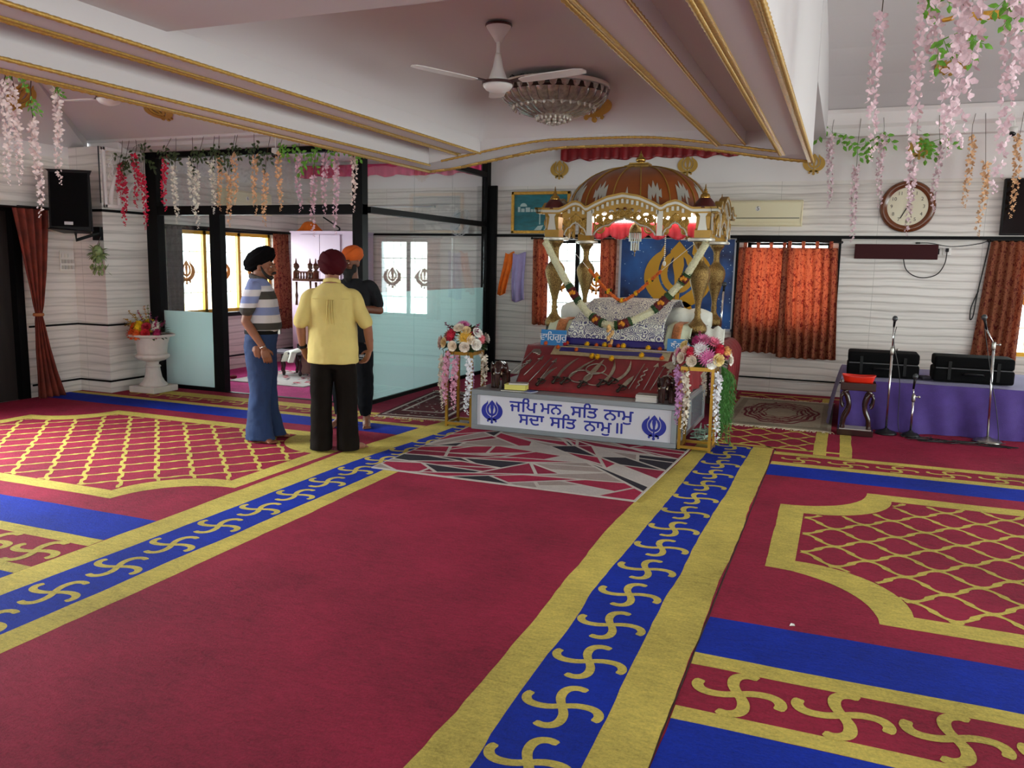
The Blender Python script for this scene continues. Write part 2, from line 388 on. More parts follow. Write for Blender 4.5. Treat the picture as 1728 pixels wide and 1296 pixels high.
def window(name, axis, p, u0, u1, z0, z1, sgn, frame, mull=2, grille=True, decal=None, pane=None):
    """framed window in an opening; p = frame plane, sgn = direction of the room"""
    def B(mb,a,b,c,d,w=.05):
        if axis == 'y': mb.box(a,b,p-w/2,p+w/2,c,d)
        else: mb.box(p-w/2,p+w/2,a,b,c,d)
    f = MB(); t = .05
    B(f,u0,u0+t,z0,z1); B(f,u1-t,u1,z0,z1); B(f,u0,u1,z0,z0+t); B(f,u0,u1,z1-t,z1)
    for k in range(1,mull):
        u = u0+(u1-u0)*k/mull; B(f,u-.03,u+.03,z0,z1)
    o = struct(f.build(name, frame))
    gl = MB(); B(gl,u0+t,u1-t,z0+t,z1-t,.006); gl.build('pane', GLASS, o)
    if grille:
        r = MB()
        n = int((u1-u0)/.13)
        for k in range(1,n): u = u0+(u1-u0)*k/n; B(r,u-.005,u+.005,z0,z1,.01)
        for k in range(1,4): z = z0+(z1-z0)*k/4; B(r,u0,u1,z-.006,z+.006,.012)
        q = r.build('grille', mat('white_iron','#d8d2c4',.5), o)
        q.location = Vector((0,.09,0)) if axis == 'y' else Vector((-.09*sgn,0,0))
    if decal:
        e = MB(); n = mull
        for k in range(n):
            uc = u0+(u1-u0)*(k+.5)/n; zc = (z0+z1)/2
            if axis == 'y': add_khanda(e,.34,lambda a,b:(uc+a,p-.012,zc+b),lambda a,b:(uc+a,p-.016,zc+b))
            else: add_khanda(e,.34,lambda a,b:(p+.012*sgn,uc+a,zc+b),lambda a,b:(p+.016*sgn,uc+a,zc+b))
        e.build('decal', decal, o)
    return o
DECAL = mat('orange_film', '#d98a1f', .5)
window('window_1','y',YB+.1,*WIN_L,-1,BLACK_AL,2,True,DECAL)
window('window_2','y',YB+.1,*WIN_M,-1,BLACK_AL,2,True)
fo = MB(); fo.box(-1.405,-1.375,11.61,11.668,.52,2.08); fo.box(-.115,-.085,11.61,11.668,.52,2.08); fo.box(-1.405,-.085,11.63,11.668,2.02,2.08); fo.build('outer_frame', BLACK_AL, bpy.data.objects['window_2'])
window('window_3','y',YB+.1,*WIN_R,-1,YELLOW_FR,3,True,DECAL)
window('window_4','x',-8.66,8.8,11.0,.88,2.06,1,YELLOW_FR,3,True,DECAL)
window('window_5','x',5.6,-.3,2.3,.6,2.3,-1,BLACK_AL,3); window('window_6','x',5.6,3.3,5.9,.6,2.3,-1,BLACK_AL,3); window('window_7','x',5.6,7.1,9.7,.6,2.3,-1,BLACK_AL,3)
window('window_8','x',-8.9,2.4,5.0,.12,2.3,1,BLACK_AL,3); window('window_9','y',-4.65,-4.6,-1.8,.55,2.45,1,BLACK_AL,3); window('window_10','y',-4.65,.6,3.4,.55,2.45,1,BLACK_AL,3)
mb = MB(); mb.box(-8.6,-8.54,8.72,11.08,2.06,2.1); mb.box(-8.6,-8.5,8.72,11.08,.82,.88); struct(mb.build('trim_5', BLACK_AL))

# ---------------------------------------------------------------- ceilings, beams
XL0,XL1,XR1,XR0 = -4.25,-4.0,-.6,-.36
LPL0,LPL1,LPR1,LPR0 = -3.68,-3.43,-1.14,-.9
YE0,YE1 = 7.63,8.13
ZS,ZL,ZR = 2.65,2.75,2.86
def zarch(x):
    P = [(-4.25,2.65),(-3.95,2.675),(-3.4,2.768),(-2.95,2.838),(-2.7,2.855),(-1.95,2.852),(-1.65,2.838),(-1.2,2.775),(-.66,2.685),(-.36,2.65)]
    for (a,b),(c,d) in zip(P,P[1:]):
        if a <= x <= c: return b+(d-b)*(x-a)/(c-a)
    return 2.65
def beam(name, prof, y0, y1, m):
    mb = MB(); mb.prism(prof, lambda x,z:(x,y0,z), lambda x,z:(x,y1,z)); return struct(mb.build(name, m))
Y0 = -4.55
beam('ceiling_beam_left', [(XL0,4.6),(XL0,ZS),(XL1,ZS),(XL1,ZR),(LPL0,ZR),(LPL0,ZL),(LPL1,ZL),(LPL1,ZR+.01),(LPL1-.03,3.4),(LPL1-.03,4.6)], Y0, YE0, PAINT)
beam('ceiling_beam_right', [(XR0,4.6),(XR0,ZS),(XR1,ZS),(XR1,ZR),(LPR0,ZR),(LPR0,ZL),(LPR1,ZL),(LPR1,ZR+.01),(LPR1+.03,3.4),(LPR1+.03,4.6)], Y0, YE0, PAINT)
xs = [XL0+(XR0-XL0)*i/60 for i in range(61)]
beam('ceiling_beam_end', [(x,zarch(x)) for x in xs]+[(XR0,4.6),(XL0,4.6)], YE0, YE1, PAINT)
# flat panel above the near part of the nave and the coved vault beyond it
YP = 3.56
struct(MB().box(LPL1-.02,LPR1+.02,Y0,YP,ZR,3.3).build('ceiling_flat_panel', PAINT))
def vault(u, v):
    x = LPL1-.01+(LPR1-LPL1+.02)*u; y = YP-.02+(YE0-YP+.03)*v
    dx = min(x-LPL1, LPR1-x); dy = (YE0-y)
    def c(d,w): t = max(0,min(1,d/w)); return math.sqrt(max(0,1-(1-t)**2))
    z = ZR+.39*min(c(dx,.80), c(dy,1.0))
    z = max(z, ZR, zarch(x)+.01 if dy < .05 else 0)
    return (x,y,z)
struct(MB().grid(vault,64,90).build('ceiling_vault', PAINT, smooth=True))
# side bays
mb = MB()
P = lambda *a: mb.poly(a)
zc,zt = 3.08,3.75
mb.poly([(-8.8,7.75,zc),(XL0,7.75,zc),(XL0,6.3,zt),(-8.1,6.3,zt)])
mb.poly([(-8.8,Y0,2.96),(-8.8,7.75,2.96),(-8.8,7.75,zc),(-8.1,6.3,zt),(-8.1,Y0,zt)])
mb.poly([(-8.1,Y0,zt),(-8.1,6.3,zt),(XL0,6.3,zt),(XL0,Y0,zt)])
struct(mb.build('ceiling_left_bay', PAINT))
mb = MB(); mb.prism([(7.75,3.08),(7.75,3.05),(7.80,3.03),(7.82,2.99),(7.9,2.97),(8.3,2.97),(8.3,3.2),(7.78,3.2)], lambda a,b:(-8.8,a,b), lambda a,b:(XL0-.01,a,b))
struct(mb.build('trim_6', PAINT))
mb = MB(); pr = [(11.45,3.66),(11.2,3.78),(10.8,3.93),(10.2,4.1),(9.4,4.22),(8.4,4.28),(Y0,4.28)]
for (a,b),(c,d) in zip(pr,pr[1:]): mb.poly([(XR0-.25,a,b),(XR0-.25,c,d),(5.5,c,d),(5.5,a,b)])
struct(mb.build('ceiling_right_bay', PAINT))
mb = MB(); mb.prism([(YB,3.34),(11.52,3.34),(11.52,3.44),(11.47,3.48),(11.47,3.62),(11.42,3.66),(YB,3.66)], lambda a,b:(XR0+.003,a,b), lambda a,b:(5.5,a,b))
struct(mb.build('trim_7', PAINT_W))
struct(MB().box(-8.58,-5.11,8.3,YB,3.25,3.4).build('ceiling_glass_room', LILAC))
struct(MB().box(-5.3,XR0,8.13,YB,3.95,4.1).build('ceiling_shrine_bay', PAINT)); struct(MB().box(XR0-.32,XR0+.003,8.12,YB-.01,3.34,4.6).build('ceiling_beam_side', PAINT))
# gold rope mouldings
ROPE = mat('gilded_rope', '#c9a152', .4, .45, var=.2, vscale=60)
def rope(name, pts, strip=(0,0,0), r=.015):
    """twisted bead with a flat gilt fillet beside it"""
    P = [Vector(p) for p in pts]; out = []
    for a,b in zip(P,P[1:]):
        n = max(2,int((b-a).length/.008)); out += [a.lerp(b,i/n) for i in range(n)]
    out.append(P[-1]); mb = MB(); mb.tube(out, r, 8, lobes=4, amp=.22, twist=.85)
    s = Vector(strip)
    if s.length:
        for a,b in zip(P,P[1:]):
            mb.bar(a+s, b+s, .026, .014)
    return struct(mb.build(name, ROPE, smooth=True))
rope('trim_8', [(XL0-.005,Y0,ZS-.006),(XL0-.005,YE1,ZS-.006)], (.028,0,0)); rope('trim_9', [(XL1,Y0,ZS-.004),(XL1,YE0+.02,ZS)], r=.011)
rope('trim_10', [(XR0+.005,Y0,ZS-.006),(XR0+.005,YE1,ZS-.006)], (-.028,0,0)); rope('trim_11', [(XR1,Y0,ZS-.004),(XR1,YE0,ZS)], (.028,0,0))
rope('trim_12', [(LPL0,Y0,ZL-.004),(LPL0,YE0,ZL-.004)], (.024,0,0)); rope('trim_13', [(LPL1,Y0,ZL-.004),(LPL1,YE0,ZL-.004)], r=.011)
rope('trim_14', [(LPR0,Y0,ZL-.004),(LPR0,YE0,ZL-.004)], r=.011); rope('trim_15', [(LPR1,Y0,ZL-.004),(LPR1,YE0,ZL-.004)], (.024,0,0))
rope('trim_16', [(x,YE1,zarch(x)-.006) for x in xs[::3]], (0,-.028,0)); rope('trim_17', [(x,YE0,zarch(x)-.004) for x in xs[::3] if XL1-.05 <= x <= XR1+.05], r=.011)

# ---------------------------------------------------------------- glass partition
XG,YG = -5.11,8.2
fr = MB()
fr.box(-8.33,-8.12,YG-.06,YG+.06,0,2.97)            # left jamb
fr.box(-5.24,XG,YG-.06,YG+.06,0,2.97)               # corner post
fr.box(-8.33,XG,YG-.05,YG+.05,2.2,2.31)             # transom rail
fr.box(-8.3,-5.2,YG-.045,YG+.045,2.90,2.97)
fr.box(-8.3,-7.2,YG-.035,YG+.035,0,.05); fr.box(-7.3,-5.2,YG-.03,YG+.03,0,.012)
fr.box(-7.3,-7.14,YG-.05,YG+.05,0,2.2)              # stile beside the opening
struct(fr.build('door_2', BLACK_AL))
g1 = MB().box(-8.12,-7.3,YG-.004,YG+.004,.05,2.2).build('pane', GLASS, bpy.data.objects['door_2'])
MB().box(-8.12,-7.3,YG-.008,YG-.0045,.05,1.0).build('frosted_band', FROST, bpy.data.objects['door_2'])
MB().box(-8.12,-5.24,YG-.004,YG+.004,2.31,2.9).build('transom_pane', GLASS, bpy.data.objects['door_2'])
f2 = MB(); f2.box(XG-.04,XG+.04,YG+.06,YB,2.22,2.29); f2.box(XG-.04,XG+.04,YG+.06,YB,2.95,3.02); f2.box(XG-.03,XG+.03,YG+.06,YB,0,.045)
f2.box(XG-.045,XG+.045,YB-.13,YB,0,3.6); f2.box(XG-.04,XG+.16,YB-.05,YB-.001,0,2.83)
w2 = struct(f2.build('door_3', BLACK_AL))
mb = MB()
ys = [YG+.06, 9.36, 10.45, YB-.13]
for a,b in zip(ys,ys[1:]): mb.box(XG-.004,XG+.004,a+.002,b-.002,.045,2.22)
mb.build('pane', GLASS, w2)
mb = MB()
for a,b in zip(ys,ys[1:]): mb.box(XG-.008,XG-.0045,a+.002,b-.002,.045,1.31)
mb.build('frosted_band', FROST, w2)
mb = MB()
for a,b in zip(ys,ys[1:]): mb.box(XG-.004,XG+.004,a+.002,b-.002,2.29,2.95)
mb.build('transom_pane', GLASS, w2)
# ---------------------------------------------------------------- carpets (pile with the motifs tufted in)
def pile(name, color, var=.27, deep=1.0):
    m = bpy.data.materials.new(name); m.use_nodes = True; g = N(m); p = g.n['Principled BSDF']; c = lin(color)
    tc = g.add('ShaderNodeTexCoord')
    mp = g.add('ShaderNodeMapping'); mp.inputs['Scale'].default_value = (1,2.6,1); g.link(tc.outputs['Object'], mp.inputs[0])
    big = g.add('ShaderNodeTexNoise', ins={'Scale':1.3,'Detail':4,'Roughness':.6}); g.link(tc.outputs['Object'], big.inputs['Vector'])
    fine = g.add('ShaderNodeTexNoise', ins={'Scale':14,'Detail':8,'Roughness':.78}); g.link(mp.outputs[0], fine.inputs['Vector'])
    mid = g.add('ShaderNodeTexNoise', ins={'Scale':75,'Detail':4,'Roughness':.7}); g.link(tc.outputs['Object'], mid.inputs['Vector'])
    s1 = g.add('ShaderNodeMath', operation='MULTIPLY_ADD'); s1.inputs[1].default_value = .9; g.link(fine.outputs['Fac'], s1.inputs[0]); g.link(big.outputs['Fac'], s1.inputs[2])
    s2 = g.add('ShaderNodeMath', operation='MULTIPLY_ADD'); s2.inputs[1].default_value = .8; g.link(mid.outputs['Fac'], s2.inputs[0]); g.link(s1.outputs[0], s2.inputs[2])
    rp = g.add('ShaderNodeValToRGB'); e = rp.color_ramp.elements
    mr = g.add('ShaderNodeMapRange', ins={1:.85,2:1.85}); g.link(s2.outputs[0], mr.inputs[0]); g.link(mr.outputs[0], rp.inputs[0])
    e[0].position = .1; e[0].color = tuple(x*(1-var*2.2) for x in c[:3])+(1,); e[1].position = .9; e[1].color = tuple(min(1,x*(1+var*2.2)) for x in c[:3])+(1,)
    g.link(rp.outputs[0], p.inputs['Base Color']); p.inputs['Roughness'].default_value = .82; p.inputs['Specular IOR Level'].default_value = .12
    p.inputs['Sheen Weight'].default_value = .18; p.inputs['Sheen Roughness'].default_value = .45; p.inputs['Sheen Tint'].default_value = tuple(min(1,.12+1.6*x) for x in c[:3])+(1,)
    b = g.add('ShaderNodeBump', ins={'Strength':.9*deep,'Distance':.02}); g.link(s2.outputs[0], b.inputs['Height']); g.link(b.outputs[0], p.inputs['Normal'])
    return m
RED = pile('crimson_pile', '#8f1c39'); YEL = pile('gold_pile', '#c4b056'); BLU = pile('royal_blue_pile', '#02279a'); RED2 = pile('crimson_pile_strip', '#8e1c37')
CM = [RED, YEL, BLU, RED2]
def swirl_pts(k, s, n=9):
    """one curling arm of the four-armed border motif, as strewn along the borders"""
    B = [(0,0),(.22,.09),(.45,.10),(.53,-.10),(.47,-.20)]
    def bez(t):
        Q = [Vector(b) for b in B]
        while len(Q) > 1: Q = [Q[i].lerp(Q[i+1],t) for i in range(len(Q)-1)]
        return Q[0]
    C = [Vector((0,0)),Vector((.17,.075)),Vector((.34,.085)),Vector((.45,.03)),Vector((.495,-.08)),Vector((.465,-.19))]
    pts = []
    for i in range(len(C)-1):
        p0,p1,p2,p3 = C[max(i-1,0)],C[i],C[i+1],C[min(i+2,len(C)-1)]
        for j in range(3):
            t = j/3; pts.append(.5*((2*p1)+(p2-p0)*t+(2*p0-5*p1+4*p2-p3)*t*t+(-p0+3*p1-3*p2+p3)*t**3))
    pts.append(C[-1]); R = Matrix.Rotation(-k*PI/2, 2)
    return [R @ (p*s) for p in pts]
def motif(mb, cx, cy, s, z, w=.030, mi=1, sx=1.0, sy=1.0, ang=0):
    mb.m = mi; R = Matrix.Rotation(ang, 2)
    for k in range(4):
        pts = [R @ Vector((p.x*sx,p.y*sy)) for p in swirl_pts(k, s)]
        n = len(pts); mb.ribbon([(cx+p.x,cy+p.y) for p in pts], [w*(1.0+.18*math.sin(PI*i/(n-1)))*(1 if i<n-1 else .7) for i in range(n)], z+k*.0001)
def rect(x0,x1,y0,y1): return [(x0,y0),(x1,y0),(x1,y1),(x0,y1)]
def slab(mb, poly, z0, z1, m):
    mb.m = m; mb.prism(poly, lambda x,y:(x,y,z0), lambda x,y:(x,y,z1))
# the aisle carpet with its two blue border strips
mb = MB()
def curve(P, y):
    for (a,b),(c,d) in zip(P,P[1:]):
        if a <= y <= c: t=(y-a)/(c-a); return b+(d-b)*t
    return P[-1][1] if y > P[-1][0] else P[0][1]
EDGE = {'RO':[(-4.5,-.50),(2.5,-.505),(7.9,-.505)], 'R1':[(-4.5,-.70),(2.3,-.70),(3.9,-.735),(5.2,-.735),(7.9,-.692)], 'R2':[(-4.5,-1.05),(2.3,-1.05),(3.9,-1.09),(5,-1.085),(7.4,-1.058),(7.9,-1.055)],
        'R3':[(-4.5,-1.24),(3.2,-1.245),(4.6,-1.29),(5.6,-1.287),(7.3,-1.212),(7.9,-1.2)], 'L3':[(-4.5,-3.17),(3.2,-3.185),(5.7,-3.214),(7.9,-3.2)], 'L2':[(-4.5,-3.36),(3.2,-3.35),(5.6,-3.346),(7.9,-3.33)],
        'L1':[(-4.5,-3.75),(2.7,-3.745),(4,-3.735),(5.75,-3.72),(7.3,-3.6),(7.75,-3.58)], 'LO':[(-4.5,-3.95),(3.5,-3.957),(6,-3.99),(7.2,-3.9),(7.75,-3.84)]}
def strip(mb, a, b, y0, y1, z, m, seed, amp=.0085, n=150):
    mb.m = m; L = []; Rr = []
    for i in range(n+1):
        y = y0+(y1-y0)*i/n
        j = lambda s: (noise.noise(Vector((y*1.7,s,.3)))*1.6+noise.noise(Vector((y*8,s,2.3)))*.8)*amp
        L.append((curve(EDGE[a],y)+j(ord(a[0])+int(a[1:] if a[1:].isdigit() else 9)*3.3),y,z)); Rr.append((curve(EDGE[b],y)+j(ord(b[0])+int(b[1:] if b[1:].isdigit() else 9)*3.3),y,z))
    k = n+1; mb.add(L+Rr, [(i,k+i,k+i+1,i+1) for i in range(n)])
    return L, Rr
n = 60
Lo = [(curve(EDGE['LO'],-4.5+12.3*i/n)-.0, -4.5+12.3*i/n) for i in range(n+1)]
poly = [(-3.95,-4.5)]+[(curve(EDGE['LO'],y),y) for y in (2,3.5,6,7.2,7.7)]+[(-.505,7.88),(-.505,2.5),(-.5,-4.5)]
slab(mb, list(reversed(poly)), .002, .0145, 0)
strip(mb,'LO','L1',-4.5,7.70,.0150,1,1); strip(mb,'L1','L2',-4.5,7.78,.0152,2,2); strip(mb,'L2','L3',-4.5,7.8,.0150,1,3)
strip(mb,'R3','R2',-4.5,7.88,.0150,1,4); strip(mb,'R2','R1',-4.5,7.88,.0152,2,5); strip(mb,'R1','RO',-4.5,7.90,.0150,1,6)
for i in range(-8,14):
    y = 2.795+.387*i; motif(mb, (curve(EDGE['R1'],y)+curve(EDGE['R2'],y))/2, y, .305, .0158, .034)
for i in range(-8,13):
    y = 2.785+.388*i; motif(mb, (curve(EDGE['L1'],y)+curve(EDGE['L2'],y))/2, y, .305, .0158, .034)
aisle = mb.build('aisle_carpet', CM, loc=(-2.23,1.7,.002))
tag(aisle, 'crimson aisle carpet with a blue swirl strip edged in gold down each side', 'carpet')
# lattice panels
def panel_outline(x0,x1,y0,y1,r,n=12):
    p = []
    for cx,cy,a0,a1 in ((x0,y0,PI/2,0),(x1,y0,PI,PI/2),(x1,y1,-PI/2,-PI),(x0,y1,0,-PI/2)):
        p += [(cx+r*math.cos(a0+(a1-a0)*i/n), cy+r*math.sin(a0+(a1-a0)*i/n)) for i in range(n+1)]
    return p
def inside(poly, x, y):
    c = False; j = len(poly)-1
    for i in range(len(poly)):
        xi,yi = poly[i]; xj,yj = poly[j]
        if (yi > y) != (yj > y) and x < (xj-xi)*(y-yi)/(yj-yi)+xi: c = not c
        j = i
    return c
def lattice(mb, inner, u0, v0, du, dv, z, w=.029):
    """net of wavy diagonals with a small bud half-way along each cell edge; clipped to the panel"""
    mb.m = 1; xs_ = [p[0] for p in inner]; ys_ = [p[1] for p in inner]
    x0,x1,y0,y1 = min(xs_),max(xs_),min(ys_),max(ys_)
    for fam in (0,1):
        for k in range(-60,61):
            for c in range(-60,61):
                seg = []; ws = []
                for i in range(9):
                    t = i/8; wig = .016*math.sin(2*PI*t)
                    if fam == 0: u = u0+du*(c+t); v = v0+dv*k+wig
                    else: v = v0+dv*(c+t); u = u0+du*k+wig
                    seg.append(((u+v)/2,(u-v)/2)); e = abs(t-.5)
                    ws.append(w*(.8+ .75*max(0,1-e/.16) + .7*max(0,1-min(t,1-t)/.18)))
                if max(p[0] for p in seg) < x0 or min(p[0] for p in seg) > x1 or max(p[1] for p in seg) < y0 or min(p[1] for p in seg) > y1: continue
                run = []; rw = []
                for p,q in zip(seg,ws):
                    if inside(inner,*p): run.append(p); rw.append(q)
                    else:
                        if len(run) > 1: mb.ribbon(run, rw, z+fam*.0002)
                        run = []; rw = []
                if len(run) > 1: mb.ribbon(run, rw, z+fam*.0002)
def side_carpet(name, x0, x1, px0, px1, u0, v0, label, mx, back_mx, sp_back):
    mb = MB(); x1_ = x1
    if x0 > -1: slab(mb, rect(x0,x1,-4.5,7.80), .001, .0115, 0)
    else: slab(mb, [(x0,-4.5)]+[(curve(EDGE['LO'],y)-.006,y) for y in (-4.5,2,3.5,6,7.2,7.75,7.82)]+[(-5.06,7.82),(-5.06,8.13),(-8.28,8.13),(-8.28,7.45),(x0,7.45)], .001, .0115, 0)
    bands = [(2.885,2.985,1),(2.985,3.345,3),(3.345,3.46,1),(3.46,3.865,2),(6.87,7.265,2),(7.265,7.385,1),(7.385,7.68,3),(7.68,7.80,1),(2.47,2.885,2),(-2.0,-1.6,2)]
    for a,b,m in bands:
        if x0 < -1: x1 = curve(EDGE['LO'],(a+b)/2)-.006
        mb.m = m; xa = -8.275 if x0 < -1 and b > 7.46 else x0
        mb.flat(wob(rect(xa+.003,x1-.003,a,b),.1,.0035,a), .0120+.00025*(m==2)+.0004*(m==1))
    if x0 < -1: mb.m = 1; mb.flat(wob(rect(-8.27,-5.065,7.80,7.90),.1,.003,5), .0124)
    for sgn in (0,):
        for i in range(-14,14):
            cx = mx+.382*i
            if x0+.17 < cx < x1-.17: motif(mb, cx, 3.165, .330, .0132, .042)
    for i in range(-16,16):
        cx = back_mx+sp_back*i
        if (x0+.16 if x0 > -1 else -8.1) < cx < x1-.16: motif(mb, cx, 7.53 if x0 > -1 else 7.60, .27, .0132, .026, sx=1.15, sy=.85)
    for yy0,yy1 in ((4.11,6.61),(-1.35,2.2)):
        if yy0 < 0: continue
        out = panel_outline(px0,px1,yy0,yy1,.58); inn = panel_outline(px0+.16,px1-.16,yy0+.155,yy1-.17,.58)
        mb.m = 1; mb.flat(wob(out,.06,.004,1.3), .0124, [list(reversed(inn))]); lattice(mb, inn, u0, v0, .36, .37, .0126)
    o = mb.build(name, CM, loc=((x0+x1)/2,1.6,.001)); return tag(o, label, 'carpet')
side_carpet('patterned_carpet', -.495, 4.2, -.315, 3.9, 4.90, -5.527, 'crimson carpet with a gold lattice panel, right of the aisle', .105, .132, .387)
o = side_carpet('patterned_carpet', -8.77, -3.955, -7.85, -4.05, -1.54, -10.9, 'crimson carpet with a gold lattice panel, under the standing men', -4.164, -5.77, .315)
# rear right carpet
mb = MB(); slab(mb, [(-1.25,7.93),(-.49,7.93),(-.49,7.805),(5.4,7.805),(5.4,11.6),(-1.25,11.6)], .001, .0105, 0)
for a,b in ((-.167,-.052),(.060,.165)): mb.m = 1; mb.flat(wob(rect(a,b,7.82,11.3),.1,.004,a), .0112)
lattice(mb, rect(-1.2,-.17,7.94,11.3), 4.9, -5.527, .36, .37, .0112)
for y in (7.935,11.32): mb.m = 1; mb.flat(wob(rect(-1.2,.17,y,y+.06),.1,.003,y), .0114)
tag(mb.build('rear_carpet', CM, loc=(2,9.7,.001)), 'crimson carpet with two short gold stripes, under the purple table', 'carpet')
mb = MB(); slab(mb, [(-5.05,7.84),(-3.86,7.84),(-3.86,7.93),(-1.26,7.93),(-1.26,11.6),(-5.05,11.6)], .001, .0098, 0)
tag(mb.build('rear_carpet', [pile('plain_crimson_pile','#881a3a')], loc=(-4.45,9.7,.001)), 'plain crimson carpet beside the frosted glass partition', 'carpet')
mb = MB(); slab(mb, rect(-8.56,-5.17,8.24,11.65), .001, .0098, 0)
tag(mb.build('room_carpet', [pile('magenta_pile','#c63f83')], loc=(-6.8,9.9,.001)), 'magenta fitted carpet inside the glass room', 'carpet')

# ---------------------------------------------------------------- loose rugs
def shards(P, n, rnd):
    """split a rectangle again and again into slivers"""
    L = [P]
    def area(p): return abs(sum(p[i][0]*p[(i+1)%len(p)][1]-p[(i+1)%len(p)][0]*p[i][1] for i in range(len(p))))/2
    while len(L) < n:
        L.sort(key=area); p = L.pop()
        k = len(p); per = [math.dist(p[i],p[(i+1)%k]) for i in range(k)]
        a = max(range(k), key=lambda i: per[i]); b = rnd.choice([i for i in range(k) if i != a])
        ta = rnd.uniform(.3,.7); tb = rnd.choice([rnd.uniform(.2,.8), 0.0]) if k > 3 else rnd.uniform(.25,.75)
        A = tuple(p[a][i]+(p[(a+1)%k][i]-p[a][i])*ta for i in (0,1)); B = tuple(p[b][i]+(p[(b+1)%k][i]-p[b][i])*tb for i in (0,1))
        q1 = [A]; i = (a+1)%k
        while i != b: q1.append(p[i]); i = (i+1)%k
        q1.append(p[b]); q1.append(B); q2 = [B]; i = (b+1)%k
        while i != a: q2.append(p[i]); i = (i+1)%k
        q2.append(p[a]); q2.append(A)
        cl = lambda q: [v for j,v in enumerate(q) if math.dist(v,q[j-1]) > .01]
        q1,q2 = cl(q1),cl(q2)
        if len(q1) < 3 or len(q2) < 3: L.append(p); continue
        L += [q1,q2]
    return L
def inset(p, d):
    """convex piece shrunk by d: clip it with every edge moved inwards"""
    k = len(p); ar = sum(p[i][0]*p[(i+1)%k][1]-p[(i+1)%k][0]*p[i][1] for i in range(k)); P = [Vector(v) for v in (p if ar > 0 else list(reversed(p)))]; out = list(P)
    for i in range(k):
        a,b = P[i],P[(i+1)%k]; e = (b-a)
        if e.length < 1e-4: continue
        n_ = Vector((-e.y,e.x)).normalized(); o = a+n_*d; new = []
        for j in range(len(out)):
            u,v = out[j],out[(j+1)%len(out)]; du,dv = (u-o).dot(n_),(v-o).dot(n_)
            if du >= 0: new.append(u)
            if (du >= 0) != (dv >= 0): new.append(u.lerp(v,du/(du-dv)))
        out = new
        if len(out) < 3: return None
    return [(v.x,v.y) for v in out]
rnd = random.Random(11)
RUGM = [pile('rug_grey_lines','#b9b0a8',.08), pile('rug_crimson','#941c3c'), pile('rug_charcoal','#25202a',.15), pile('rug_taupe','#94857f',.12), pile('rug_pale','#b3aaa5',.1), pile('rug_maroon','#7c1733')]
mb = MB(); slab(mb, [(-3.46,5.62),(-1.275,5.60),(-1.215,7.5),(-3.46,7.5)], .0165, .0265, 0)
for p in shards([(-3.46*.42,5.62),(-1.275*.42,5.60),(-1.215*.42,7.5),(-3.46*.42,7.5)], 84, rnd):
    q = inset([(x/.42,y) for x,y in p], .0145)
    if q: mb.m = rnd.choice([1,1,1,5,5,2,2,3,3,4]); mb.flat(q, .0272)
tag(mb.build('shard_rug', RUGM, loc=(-2.35,6.5,.0165)), 'crimson, grey and black shard-patterned rug in front of the shrine board', 'rug')
# beige medallion rug behind on the right
BEI = pile('beige_rug','#a39a86',.18); BEI2 = pile('faded_maroon','#6d2b34',.3); BEI3 = pile('beige_rug_dark','#8b8270',.2)
def medallion_rug(name, x0,x1,y0,y1, ang, mats, label, fringe=True, z=.0125):
    cx,cy = (x0+x1)/2,(y0+y1)/2; hx,hy = (x1-x0)/2,(y1-y0)/2
    T = Matrix.Translation((cx,cy,z)) @ Matrix.Rotation(ang,4,'Z'); mb = MB(); mb.M = T
    slab(mb, rect(-hx,hx,-hy,hy), 0, .009, 0)
    mb.m = 2; mb.flat(rect(-hx*.93,hx*.93,-hy*.93,hy*.93), .0096, [list(reversed(rect(-hx*.80,hx*.80,-hy*.82,hy*.82)))])
    for k in range(5):
        f = .74-.1*k; n = 72
        o_ = [(hx*f*math.cos(a)*(1+.05*math.sin(9*a+k)), hy*f*math.sin(a)*(1+.05*math.sin(9*a+k))) for a in [2*PI*i/n for i in range(n)]]
        i_ = [(x*(.90 if k%2 else .93),y*(.90 if k%2 else .93)) for x,y in o_]
        mb.m = 1; mb.flat(o_, .0098+.0001*k, [list(reversed(i_))])
    r = random.Random(5)
    for k in range(150):
        a = r.uniform(0,2*PI); f = r.uniform(.34,.78); x,y = hx*f*math.cos(a),hy*f*math.sin(a); b = r.uniform(0,PI); s = r.uniform(.02,.05)
        mb.m = 1; mb.flat([(x+s*math.cos(b+q)*(.35 if q in (PI/2,3*PI/2) else 1), y+s*math.sin(b+q)*(.35 if q in (PI/2,3*PI/2) else 1)) for q in (0,PI/2,PI,3*PI/2)], .0104+k*1e-6)
    o = mb.build(name, mats, loc=(cx,cy,z)); tag(o, label, 'rug')
    if fringe:
        fb = MB(); fb.M = T; r = random.Random(3)
        for sg in (-1,1):
            fb = MB(); fb.M = T; fb.box(-hx,hx,sg*hy-.004,sg*hy+.004,.003,.0098)
            for i in range(70):
                x = -hx+2*hx*i/69; fb.tube([(x,sg*hy,.006),(x+r.uniform(-.02,.02),sg*(hy+.03),.01),(x+r.uniform(-.04,.04),sg*(hy+r.uniform(.05,.08)),.003)], .0035, 4)
            fb.build('fringe', mat('cream_fringe','#d8cdb4',.9), o)
    return o
medallion_rug('medallion_rug', -1.15,-.03, 8.97,10.9, 0, [BEI,BEI2,BEI3], 'faded beige rug with a maroon oval medallion, beside the purple table')
MAR = pile('dark_maroon_rug','#4a0f18',.3); WHT = pile('rug_white_figures','#b3a9a0',.25); MAR2 = pile('rug_brown','#3a171a',.25)
mb = MB(); T = Matrix.Translation((-4.36,8.60,.0125)) @ Matrix.Rotation(.13,4,'Z'); mb.M = T; hx,hy = .40,.92
slab(mb, rect(-hx,hx,-hy,hy), 0, .008, 0); r = random.Random(8)
